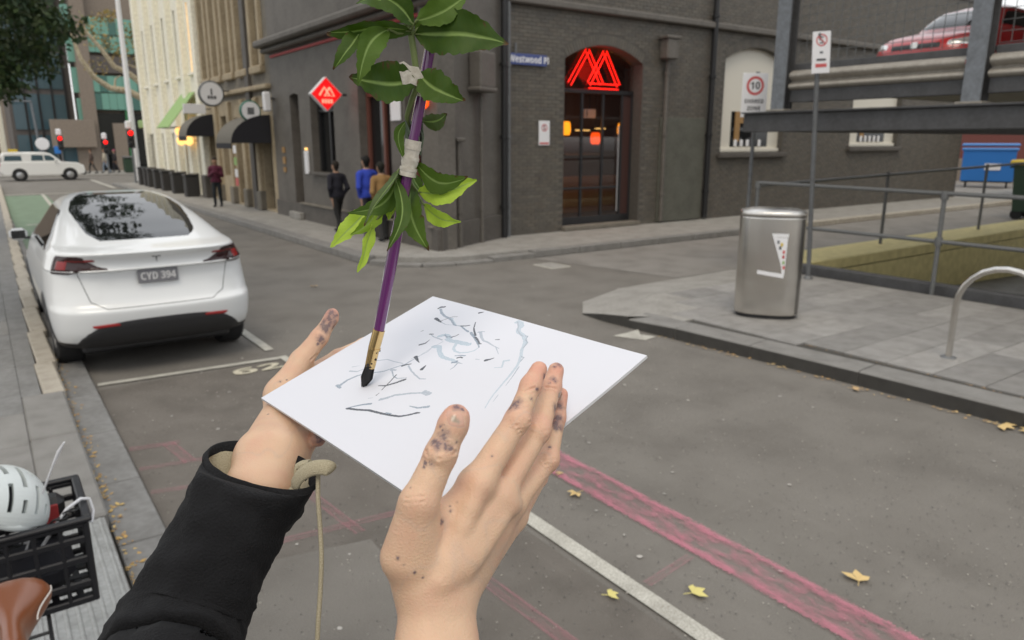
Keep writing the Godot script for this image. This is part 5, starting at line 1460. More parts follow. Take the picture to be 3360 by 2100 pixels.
func car_park() -> void:
	# ramp well beside the corner footpath
	var rw := thing("ramp_wall", Vector3.ZERO, "low yellow painted wall of the car park ramp behind the railing", "wall")
	part_box(rw, "near_kerb", M.girder_dark, P(11.2, 0.14, 3.1), Vector3(0.18, 0.3, 10.4), 0.02)
	part_box(rw, "far_parapet", M.yellow_wall, P(36.0, 0.11, 8.0), Vector3(49.6, 0.2, 1.0), 0.015)
	part_box(rw, "far_face", M.yellow_wall, P(36.0, -1.3, 7.6), Vector3(49.5, 2.6, 0.16), 0.0)
	part_box(rw, "near_face", M.yellow_wall, P(11.3, -1.3, 5.05), Vector3(0.1, 2.6, 4.9), 0.0)
	part_box(rw, "south_face", M.yellow_wall, P(36.0, -1.3, 2.5), Vector3(49.5, 2.6, 0.16), 0.0)
	var b := Builder.new()
	b.quad(P(11.2, -0.6, 2.5), P(60, -2.4, 2.5), P(60, -2.4, 7.6), P(11.2, -0.6, 7.6))
	structure(b, "ramp", M.concrete)
	# railings
	var r1 := thing("railing", Vector3.ZERO, "grey pipe railing along the footpath edge above the ramp", "railing")
	for y in [1.57, 0.92]:
		b = Builder.new()
		b.tube([P(11.0, y + (0.04 if y > 1 else 0.0), 8.1), P(11.0, y, -2.0)], [0.03], 8)
		put(b, "rail", M.rail_paint, r1)
	for s in [8.1, 5.0, 1.9, -1.2]:
		b = Builder.new()
		b.tube([P(11.0, 0.13, s), P(11.0, 1.6, s)], [0.034], 8)
		put(b, "post", M.rail_paint, r1)
		for y in [1.57, 0.92]:
			b = Builder.new()
			b.lathe(P(11.0, y, s), [Vector2(0.05, -0.06), Vector2(0.055, 0.0), Vector2(0.05, 0.06)], 10)
			put(b, "clamp", M.rail_paint, r1)
	var r2 := thing("railing", Vector3.ZERO, "brownish pipe railing along the yellow wall beside the lane", "railing")
	b = Builder.new()
	b.tube([P(11.0, 1.55, 8.12), P(26.0, 1.85, 8.12)], [0.03], 8)
	put(b, "rail", M.rail_paint, r2)
	for x in [15.3, 19.8, 24.3]:
		b = Builder.new()
		b.tube([P(x, 0.2, 8.12), P(x, 1.62 + (x - 11.0) * 0.018, 8.12)], [0.034], 8)
		put(b, "post", M.rail_paint, r2)
	# raised parking deck on steel girders
	var dk := thing("parking_deck", Vector3.ZERO, "raised steel parking deck with guard rails over the ramp", "parking deck")
	part_box(dk, "edge_girder", M.girder_dark, P(10.95, 2.61, 0.2), Vector3(0.2, 0.3, 16.4), 0.012)
	part_box(dk, "girder_flange", M.girder_dark, P(10.95, 2.775, 0.2), Vector3(0.34, 0.028, 16.4), 0.004)
	part_box(dk, "lane_girder", M.girder_dark, P(19.0, 2.61, 8.3), Vector3(15.9, 0.28, 0.2), 0.012)
	part_box(dk, "deck_slab", M.concrete, P(19.2, 3.16, -0.2), Vector3(16.2, 0.12, 15.8), 0.01)
	for s in [7.75, 4.78, 1.8, -1.2, -4.2]:
		part_box(dk, "post_flange", M.girder_blue, P(10.86, 4.35, s), Vector3(0.03, 3.1, 0.24), 0.004)
		part_box(dk, "post_web", M.girder_dark, P(10.97, 4.35, s), Vector3(0.19, 3.1, 0.05), 0.004)
		part_box(dk, "post_rear_flange", M.girder_dark, P(11.08, 4.35, s), Vector3(0.03, 3.1, 0.24), 0.004)
		part_box(dk, "base_plate", M.guard_rail, P(10.97, 2.805, s), Vector3(0.34, 0.03, 0.34), 0.004)
	# lower kick beam and the ribbed guard rail, panel by panel
	var k := 0
	for q in [[7.6, 4.93], [4.63, 1.95], [1.65, -1.05], [-1.35, -4.05]]:
		var l: float = q[0] - q[1]
		var sm: float = (q[0] + q[1]) / 2
		part_box(dk, "kick_beam", M.girder_dark, P(11.0, 3.02, sm), Vector3(0.08, 0.2, l), 0.01)
		b = Builder.new()
		var prof := [[0.0, 3.42], [-0.05, 3.40], [-0.1, 3.36], [-0.1, 3.31], [-0.04, 3.27], [0.0, 3.25], [-0.04, 3.23], [-0.1, 3.19], [-0.1, 3.15], [-0.05, 3.12], [0.0, 3.11]]
		var rows := [[], []]
		for p in prof:
			rows[0].append(P(11.0 + p[0], p[1], q[0]))
			rows[1].append(P(11.0 + p[0], p[1], q[1]))
		b.grid(rows)
		put(b, "guard_rail", M.guard_rail, dk)
		part_box(dk, "rail_backing", M.girder_dark, P(11.06, 3.47, sm), Vector3(0.05, 0.12, l), 0.01)
		# wire mesh above the rail
		b = Builder.new()
		var n := int(l / 0.14)
		for i in n + 1:
			var s := lerpf(q[0], q[1], float(i) / n)
			b.box(P(11.1, 4.55, s), Vector3(0.008, 2.0, 0.008))
		for j in 15:
			b.box(P(11.1, 3.56 + 0.14 * j, sm), Vector3(0.008, 0.008, l))
		var ms := put(b, "wire_mesh", M.rail_paint, dk)
		ms.set_meta("kind", "stuff")
		k += 1
	part_box(dk, "upper_slab", M.concrete, P(20.0, 5.98, -0.4), Vector3(14.6, 0.2, 15.2), 0.02)
	part_box(dk, "top_beam", M.timber_dark, P(11.04, 5.75, 0.2), Vector3(0.14, 0.2, 16.0), 0.01)
	for q in [[26.6, 8.3, 0.0], [11.6, -6.0, 0.0], [26.5, -6.0, 0.0]]:
		part_box(dk, "column", M.girder_dark, P(q[0], 1.24, q[1]), Vector3(0.2, 2.46, 0.2), 0.01)
	# wall beyond the deck
	var bw := thing("brown_rear_wall", Vector3.ZERO, "brown panelled wall behind the red car on the deck", "wall")
	part_box(bw, "panel", M.rear_panel, P(26.9, 4.9, 0.2), Vector3(0.3, 4.0, 16.0), 0.01)
	for i in 8:
		part_box(bw, "post", M.timber_dark, P(26.7, 4.9, -6.6 + 2.0 * i), Vector3(0.12, 4.0, 0.2), 0.01)
	# end of the lane: red wall, bins, tube light
	var rwall := thing("red_wall", Vector3.ZERO, "dull red wall at the end of the lane behind the blue bin", "wall")
	part_box(rwall, "upper_wall", M.red_wall, P(49.0, 3.4, 18.0), Vector3(0.4, 4.2, 30.0), 0.0)
	part_box(rwall, "lower_wall", M.taupe, P(48.9, 0.65, 18.0), Vector3(0.5, 1.3, 30.0), 0.02)
	var tl := thing("fluorescent_light", P(32.17, 2.64, 12.5), "white glowing fluorescent tube under the deck by the red wall", "light")
	part_box(tl, "fitting", M.steel_grey, Vector3(0, 0.06, 0), Vector3(0.16, 0.06, 1.3), 0.01)
	b = Builder.new()
	b.tube([Vector3(0, -0.02, 0.6), Vector3(0, -0.02, -0.6)], [0.05], 10)
	put(b, "tube", M.tube_white, tl)
	b = Builder.new()
	b.tube([Vector3(0, 0.08, 0), Vector3(0, 0.6, 0)], [0.02], 6)
	put(b, "hanger", M.steel_grey, tl)
	var ta := AreaLight3D.new()
	ta.name = "tube_glow"
	ta.area_size = Vector2(0.1, 1.2)
	ta.light_energy = 0.5
	ta.light_color = Color(1, 0.98, 0.92)
	ta.shadow_enabled = true
	tl.add_child(ta)
	ta.rotation.x = -PI / 2
	ta.position = Vector3(0, -0.09, 0)
	var ca := thing("canopy_slab", Vector3.ZERO, "dark canopy slab carrying the fluorescent tube", "canopy")
	part_box(ca, "slab", M.girder_dark, P(37.0, 3.3, 8.4), Vector3(11.5, 0.2, 10.0), 0.02)
	part_box(ca, "post", M.girder_dark, P(41.0, 1.6, 4.0), Vector3(0.2, 3.2, 0.2), 0.01)
	part_box(ca, "front_post", M.girder_dark, P(32.0, 1.6, 3.2), Vector3(0.2, 3.2, 0.2), 0.01)
	var bb := thing("blue_skip_bin", P(42.5, 0.0, 17.4), "large blue plastic skip bin at the end of the lane", "bin", "", -1.19)
	bb.scale = Vector3(1.0, 1.38, 1.0)
	b = Builder.new()
	b.prism(PackedVector2Array([Vector2(-0.55, 0.25), Vector2(0.5, 0.25), Vector2(0.68, 1.45), Vector2(-0.7, 1.45)]), 2.3, Transform3D(Basis(Vector3.UP, PI / 2), Vector3(-1.15, 0, 0)))
	put(b, "tub", M.plastic_blue, bb)
	b = Builder.new()
	b.box(Vector3(0, 1.56, 0), Vector3(2.5, 0.1, 1.5), 0.04)
	b.box(Vector3(0, 1.4, 0.68), Vector3(2.45, 0.1, 0.12), 0.03)
	put(b, "lid", M.plastic_blue_light, bb)
	part_box(bb, "sticker", M.sign_white, Vector3(0.2, 0.95, 0.62), Vector3(0.7, 0.6, 0.02), 0.0)
	for q in [[-0.9, 0.4], [0.9, 0.4], [-0.9, -0.4], [0.9, -0.4]]:
		b = Builder.new()
		b.tube([Vector3(q[0] - 0.04, 0.12, q[1]), Vector3(q[0] + 0.04, 0.12, q[1])], [0.12], 12)
		put(b, "wheel", M.rubber, bb)
	part_box(bb, "chassis", M.near_black, Vector3(0, 0.23, 0), Vector3(2.2, 0.06, 1.0), 0.0)
	var gb := thing("green_wheelie_bin", P(25.95, 0.0, 9.3), "dark green wheelie bin with a yellow lid by the ramp", "bin")
	gb.scale = Vector3.ONE * 1.25
	b = Builder.new()
	b.prism(PackedVector2Array([Vector2(-0.26, 0.2), Vector2(0.24, 0.2), Vector2(0.34, 1.3), Vector2(-0.34, 1.3)]), 0.74, Transform3D(Basis(Vector3.UP, PI / 2), Vector3(-0.37, 0, 0)))
	put(b, "tub", M.plastic_green, gb)
	part_box(gb, "lid", M.plastic_yellow, Vector3(0, 1.36, 0), Vector3(0.86, 0.12, 0.84), 0.04)
	part_box(gb, "handle", M.plastic_green, Vector3(0, 1.25, -0.4), Vector3(0.7, 0.05, 0.06), 0.01)
	for q in [-0.32, 0.32]:
		b = Builder.new()
		b.tube([Vector3(q - 0.04, 0.13, -0.15), Vector3(q + 0.04, 0.13, -0.15)], [0.13], 12)
		put(b, "wheel", M.rubber, gb)
	part_box(gb, "foot", M.plastic_green, Vector3(0, 0.1, 0.12), Vector3(0.4, 0.2, 0.1), 0.01)


func key_at(keys: Array, y: float) -> float:
	# smooth interpolation through [y, value] pairs
	if y <= keys[0][0]:
		return keys[0][1]
	for i in keys.size() - 1:
		if y <= keys[i + 1][0]:
			var t: float = (y - keys[i][0]) / (keys[i + 1][0] - keys[i][0])
			var p0: float = keys[maxi(i - 1, 0)][1]
			var p3: float = keys[mini(i + 2, keys.size() - 1)][1]
			return clampf(cubic_interpolate(keys[i][1], keys[i + 1][1], p0, p3, t), minf(keys[i][1], keys[i + 1][1]), maxf(keys[i][1], keys[i + 1][1]))
	return keys[keys.size() - 1][1]


# body shape: at each height a half width, a rear end, a front end and corner depths
class Body:
	var wid: Array
	var rear: Array
	var front: Array
	var cr: Array
	var cf: Array
	var n := 3.2
	var host: Node3D

	# a = angle round the outline, 0 at the rear centre, going to the right side, PI at the front
	func at(y: float, a: float) -> Vector3:
		var w: float = host.key_at(wid, y)
		var r: float = host.key_at(rear, y)
		var f: float = host.key_at(front, y)
		var lr: float = minf(host.key_at(cr, y), (f - r) * 0.5)
		var lf: float = minf(host.key_at(cf, y), (f - r) * 0.5)
		var c := cos(a)
		var sn := sin(a)
		var x := signf(sn) * pow(absf(sn), 2.0 / n) * w
		var z := pow(absf(c), 2.0 / n)
		var s := (r + lr - lr * z) if c > 0.0 else (f - lf + lf * z)
		return Vector3(x, y, -s)

	# the rear surface at a given x
	func rear_at(x: float, y: float) -> Vector3:
		var w: float = host.key_at(wid, y)
		var r: float = host.key_at(rear, y)
		var f: float = host.key_at(front, y)
		var lr: float = minf(host.key_at(cr, y), (f - r) * 0.5)
		var k := pow(maxf(0.0, 1.0 - pow(minf(absf(x) / w, 1.0), n)), 1.0 / n)
		return Vector3(x, y, -(r + lr - lr * k))

	func front_at(x: float, y: float) -> Vector3:
		var w: float = host.key_at(wid, y)
		var r: float = host.key_at(rear, y)
		var f: float = host.key_at(front, y)
		var lf: float = minf(host.key_at(cf, y), (f - r) * 0.5)
		var k := pow(maxf(0.0, 1.0 - pow(minf(absf(x) / w, 1.0), n)), 1.0 / n)
		return Vector3(x, y, -(f - lf + lf * k))

	func side_at(sgn: float, y: float, s: float) -> Vector3:
		var w: float = host.key_at(wid, y)
		var r: float = host.key_at(rear, y)
		var f: float = host.key_at(front, y)
		var lr: float = minf(host.key_at(cr, y), (f - r) * 0.5)
		var lf: float = minf(host.key_at(cf, y), (f - r) * 0.5)
		var x := w
		if s < r + lr:
			x = w * pow(maxf(0.0, 1.0 - pow((r + lr - s) / lr, n)), 1.0 / n)
		elif s > f - lf:
			x = w * pow(maxf(0.0, 1.0 - pow((s - f + lf) / lf, n)), 1.0 / n)
		return Vector3(sgn * x, y, -s)


# a patch laid on the body: rows of points pushed out a little, with an edge skirt turned inward
func patch(pts: Array, lift: float, called: String, m: Material, parent: Node, flip := false) -> MeshInstance3D:
	var rows := pts.size()
	var cols: int = pts[0].size()
	var out := []
	for i in rows:
		var line := []
		for j in cols:
			var a: Vector3 = pts[maxi(i - 1, 0)][j]
			var b: Vector3 = pts[mini(i + 1, rows - 1)][j]
			var c: Vector3 = pts[i][maxi(j - 1, 0)]
			var d: Vector3 = pts[i][mini(j + 1, cols - 1)]
			var nn := (d - c).cross(b - a)
			nn = nn.normalized() if nn.length_squared() > 1e-16 else Vector3.ZERO
			var edge := i == 0 or j == 0 or i == rows - 1 or j == cols - 1
			var p: Vector3 = pts[i][j]
			line.append(p + (-nn if flip else nn) * (lift if not edge else -0.002))
		out.append(line)
	var bd := Builder.new()
	bd.grid(out, false, flip)
	return put(bd, called, m, parent)


func wheel(parent: Node3D, at: Vector3, r: float, w: float, sgn: float) -> void:
	var t := Builder.new()
	t.lathe(at, [Vector2(r * 0.66, -w * 0.42), Vector2(r * 0.93, -w * 0.5), Vector2(r, -w * 0.36), Vector2(r, w * 0.36), Vector2(r * 0.93, w * 0.5), Vector2(r * 0.66, w * 0.42)], 28, Basis(Vector3(0, 0, 1), -PI / 2))
	var o := put(t, "wheel", M.rubber, parent)
	var h := Builder.new()
	for k in 5:
		h.box(at + Vector3(sgn * w * 0.4, 0, 0) + Basis(Vector3.RIGHT, TAU * k / 5) * Vector3(0, r * 0.34, 0), Vector3(0.03, r * 0.6, r * 0.22), 0.01, Basis(Vector3.RIGHT, TAU * k / 5))
	h.lathe(at + Vector3(sgn * w * 0.42, 0, 0), [Vector2(r * 0.2, -0.02), Vector2(r * 0.2, 0.02)], 14, Basis(Vector3(0, 0, 1), -PI / 2))
	put(h, "rim", M.alloy, o)


func body_mesh(bo: Body, y0: float, y1: float, levels: int, around: int, called: String, m: Material, parent: Node, cap := true) -> MeshInstance3D:
	var rows := []
	for i in levels + 1:
		var y := lerpf(y0, y1, float(i) / levels)
		var ring := []
		for j in around:
			ring.append(bo.at(y, TAU * j / around + 0.0001))
		rows.append(ring)
	var b := Builder.new()
	b.grid(rows, true, false)
	if cap:
		b.fan(rows[levels], false)
		b.fan(rows[0], true)
	return put(b, called, m, parent)


func white_car() -> void:
	var paint := mat("white_car_paint", lin(0.70, 0.715, 0.72), 0.35)
	paint.clearcoat_enabled = true
	paint.clearcoat = 0.7
	paint.clearcoat_roughness = 0.03
	var lens_red := mat("lens_red", lin(0.22, 0.012, 0.012), 0.08)
	var lens_dark := mat("lens_dark", lin(0.03, 0.012, 0.013), 0.06)
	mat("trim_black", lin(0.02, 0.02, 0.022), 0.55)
	mat("reflector_red", lin(0.30, 0.015, 0.015), 0.3)
	mat("plate_grey", lin(0.16, 0.16, 0.175), 0.4)
	mat("plate_text", lin(0.55, 0.55, 0.55), 0.5)
	var rear_glass := mat("rear_glass", lin(0.01, 0.011, 0.012), 0.015, 0.0, 0.72)
	rear_glass.clearcoat_enabled = false
	var car := thing("parked_car", P(1.34, 0, 7.98), "white hatchback car parked at the kerb, seen from behind", "car")
	var bo := Body.new()
	bo.host = self
	bo.n = 3.4
	bo.wid = [[0.26, 0.86], [0.34, 0.92], [0.5, 0.955], [0.72, 0.97], [0.92, 0.965], [1.08, 0.945], [1.2, 0.90], [1.26, 0.855], [1.33, 0.80], [1.45, 0.725], [1.56, 0.65], [1.64, 0.57], [1.69, 0.44], [1.705, 0.3]]
	bo.rear = [[0.26, 0.34], [0.31, 0.16], [0.42, 0.06], [0.54, 0.02], [0.66, 0.0], [0.695, 0.008], [0.735, 0.06], [0.88, 0.105], [1.0, 0.115], [1.05, 0.115], [1.062, 0.12], [1.074, 0.055], [1.10, 0.085], [1.16, 0.085], [1.21, 0.05], [1.238, 0.012], [1.25, 0.03], [1.262, 0.10], [1.285, 0.33], [1.33, 0.52], [1.40, 0.80], [1.47, 1.08], [1.54, 1.40], [1.60, 1.70], [1.65, 2.0], [1.685, 2.25], [1.705, 2.5]]
	bo.front = [[0.26, 4.5], [0.5, 4.72], [0.7, 4.68], [0.85, 4.5], [0.98, 4.0], [1.08, 3.75], [1.2, 3.6], [1.4, 3.35], [1.56, 3.1], [1.65, 2.85], [1.705, 2.65]]
	bo.cr = [[0.26, 0.5], [0.5, 0.62], [0.8, 0.72], [1.1, 0.8], [1.24, 0.9], [1.3, 0.75], [1.45, 0.6], [1.6, 0.5], [1.7, 0.25]]
	bo.cf = [[0.26, 0.6], [0.7, 0.9], [1.0, 1.0], [1.3, 0.8], [1.7, 0.25]]
	# painted shell in one sheet whose rows crowd where the shape turns
	var levels := [0.27, 0.30, 0.34, 0.38, 0.43, 0.48, 0.53, 0.57, 0.61, 0.64, 0.66, 0.675, 0.69, 0.705, 0.725, 0.75, 0.79, 0.84, 0.9, 0.96, 1.0, 1.03, 1.05, 1.058, 1.063, 1.068, 1.073, 1.078, 1.09, 1.1, 1.14, 1.18, 1.21, 1.235, 1.25, 1.26, 1.268, 1.275, 1.282, 1.29, 1.30, 1.32, 1.35, 1.385, 1.42, 1.46, 1.5, 1.54, 1.57, 1.6, 1.625, 1.65, 1.67, 1.685, 1.695, 1.703]
	var rows := []
	for y in levels:
		var ring := []
		for j in 120:
			ring.append(bo.at(y, TAU * j / 120.0 + 0.0001))
		rows.append(ring)
	var b := Builder.new()
	b.grid(rows, true)
	b.fan(rows[rows.size() - 1], false)
	b.fan(rows[0], true)
	var shell := put(b, "body", M.white_car_paint, car)
	# rear window: wide at the roof, rounded in at the foot
	var pts := []
	for i in 25:
		var t := i / 24.0
		var y := lerpf(1.315, 1.7, pow(t, 0.8))
		var w := lerpf(0.53, 0.66, t)
		w -= 0.10 * pow(maxf(0.0, 1.0 - t / 0.14), 2.0)
		var line := []
		for j in 25:
			line.append(bo.rear_at((j / 24.0 * 2.0 - 1.0) * minf(w, key_at(bo.wid, y) * 0.92), y))
		pts.append(line)
	patch(pts, 0.006, "rear_window", M.rear_glass, car)
	# side windows
	for sg in [-1.0, 1.0]:
		pts = []
		for i in 9:
			var t := i / 8.0
			var y := lerpf(1.20, 1.57, t)
			var s0 := lerpf(0.78, 1.75, pow(t, 0.9))
			var s1 := lerpf(3.55, 3.0, t)
			var line := []
			for j in 21:
				line.append(bo.side_at(sg, y, lerpf(s0, s1, j / 20.0)))
			pts.append(line)
		patch(pts, 0.006, "side_window", M.rear_glass, car, sg < 0)
		# sill and wheel arches in black plastic
		pts = []
		for i in 4:
			var line := []
			for j in 30:
				line.append(bo.side_at(sg, lerpf(0.275, 0.37, i / 3.0), lerpf(0.42, 4.4, j / 29.0)))
			pts.append(line)
		patch(pts, 0.01, "side_sill", M.trim_black, car, sg < 0)
		for ws in [0.92, 3.82]:
			pts = []
			for i in 4:
				var line := []
				for j in 19:
					var a := lerpf(-0.25, PI + 0.25, j / 18.0)
					var rr := lerpf(0.33, 0.43, i / 3.0)
					line.append(bo.side_at(sg, 0.37 + rr * sin(a) * 1.0, ws + rr * cos(a)))
				pts.append(line)
			patch(pts, 0.012, "wheel_arch", M.trim_black, car, sg > 0)
			wheel(car, Vector3(sg * 0.81, 0.36, -ws), 0.36, 0.25, sg)
		# mirror
		b = Builder.new()
		b.box(Vector3(sg * 1.04, 1.17, -3.2), Vector3(0.2, 0.15, 0.14), 0.05)
		var mi := put(b, "door_mirror", M.white_car_paint, car)
		b = Builder.new()
		b.box(Vector3(sg * 1.04, 1.17, -3.126), Vector3(0.15, 0.1, 0.012), 0.004)
		b.box(Vector3(sg * 0.93, 1.12, -3.2), Vector3(0.14, 0.03, 0.06), 0.01)
		put(b, "mirror_glass", M.rear_glass, mi)
		# tail lamps wrap round the corner
		pts = []
		for i in 9:
			var v := i / 8.0
			var line := []
			for j in 19:
				var u := j / 18.0
				var top := lerpf(1.175, 1.226, smoothstep(0.0, 0.5, u))
				var bot := lerpf(1.085, 1.04, smoothstep(0.25, 0.5, u))
				if u < 0.3:
					top = lerpf(1.10, 1.185, smoothstep(0.0, 0.3, u))
				line.append(bo.at(lerpf(bot, top, v), sg * lerpf(0.27, 1.18, pow(u, 0.9))))
			pts.append(line)
		var tl := patch(pts, 0.010, "tail_light", M.lens_dark, car, sg < 0)
		pts = []
		for i in 6:
			var v := i / 5.0
			var line := []
			for j in 9:
				var u := j / 8.0
				line.append(bo.at(lerpf(1.075, 1.185, v), sg * lerpf(0.80, 1.05, u)) )
			pts.append(line)
		patch(pts, 0.016, "red_lens", M.lens_red, tl, sg < 0)
		pts = []
		for i in 3:
			var line := []
			for j in 13:
				line.append(bo.at(lerpf(1.165, 1.19, i / 2.0), sg * lerpf(0.42, 0.9, j / 12.0)))
			pts.append(line)
		patch(pts, 0.016, "light_guide", M.lens_red, tl, sg < 0)
		# low reflectors
		pts = []
		for i in 3:
			var line := []
			for j in 9:
				line.append(bo.rear_at(sg * lerpf(0.38, 0.64, j / 8.0), lerpf(0.525, 0.562, i / 2.0) - 0.012 * (j / 8.0) * (j / 8.0)))
			pts.append(line)
		patch(pts, 0.02, "reflector", M.reflector_red, car, sg < 0)
	# black lower bumper with its upward arch
	pts = []
	for i in 9:
		var line := []
		for j in 33:
			var u := j / 32.0 * 2.0 - 1.0
			var x := u * 0.78
			var top := 0.585 - 0.20 * pow(absf(u), 5.0) - 0.02 * u * u
			line.append(bo.rear_at(x, lerpf(0.29, top, i / 8.0)))
		pts.append(line)
	patch(pts, 0.010, "diffuser", M.trim_black, car)
	pts = []
	for i in 4:
		var line := []
		for j in 41:
			var u := j / 40.0 * 2.0 - 1.0
			line.append(bo.at(lerpf(0.275, 0.37, i / 3.0), u * 1.45))
		pts.append(line)
	patch(pts, 0.006, "lower_lip", M.trim_black, car)
	# tailgate seams: black tubes paint the shade in the panel gaps
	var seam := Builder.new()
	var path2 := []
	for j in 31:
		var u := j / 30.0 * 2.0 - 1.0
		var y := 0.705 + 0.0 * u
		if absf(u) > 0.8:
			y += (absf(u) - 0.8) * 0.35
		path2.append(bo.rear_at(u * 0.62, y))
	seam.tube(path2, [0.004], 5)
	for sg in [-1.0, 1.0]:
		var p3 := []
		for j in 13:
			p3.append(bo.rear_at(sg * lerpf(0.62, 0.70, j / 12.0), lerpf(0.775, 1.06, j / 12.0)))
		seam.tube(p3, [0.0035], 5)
	put(seam, "tailgate_gap_shade", M.trim_black, car)
	# number plate
	var np := Node3D.new()
	np.name = "number_plate"
	car.add_child(np)
	np.position = bo.rear_at(0.0, 0.99) + Vector3(0, 0, 0.03)
	np.rotation.x = -0.06
	part_box(np, "plate", M.plate_grey, Vector3.ZERO, Vector3(0.375, 0.135, 0.012), 0.005)
	text_part("CYD 394", 0.088, 0.004, M.plate_text, np, Transform3D(Basis.from_scale(Vector3(0.98, 1.15, 1)), Vector3(0, 0, 0.008)))
	# emblem
	b = Builder.new()
	var ex := Transform3D(Basis(Vector3.RIGHT, 0.2) * Basis.from_scale(Vector3(0.8, 0.8, 1)), bo.rear_at(0, 1.165) + Vector3(0, 0, 0.006))
	b.prism(PackedVector2Array([Vector2(-0.008, 0.03), Vector2(0.0, -0.05), Vector2(0.008, 0.03)]), 0.008, ex)
	b.prism(PackedVector2Array([Vector2(-0.055, 0.022), Vector2(-0.045, 0.038), Vector2(-0.012, 0.043), Vector2(0.0, 0.033), Vector2(0.012, 0.043), Vector2(0.045, 0.038), Vector2(0.055, 0.022), Vector2(0.0, 0.028)]), 0.008, ex)
	put(b, "emblem", M.steel_grey, car)
	# dark floor under the car
	part_box(car, "underbody", M.trim_black, Vector3(0, 0.27, -2.35), Vector3(1.45, 0.16, 3.9), 0.03)


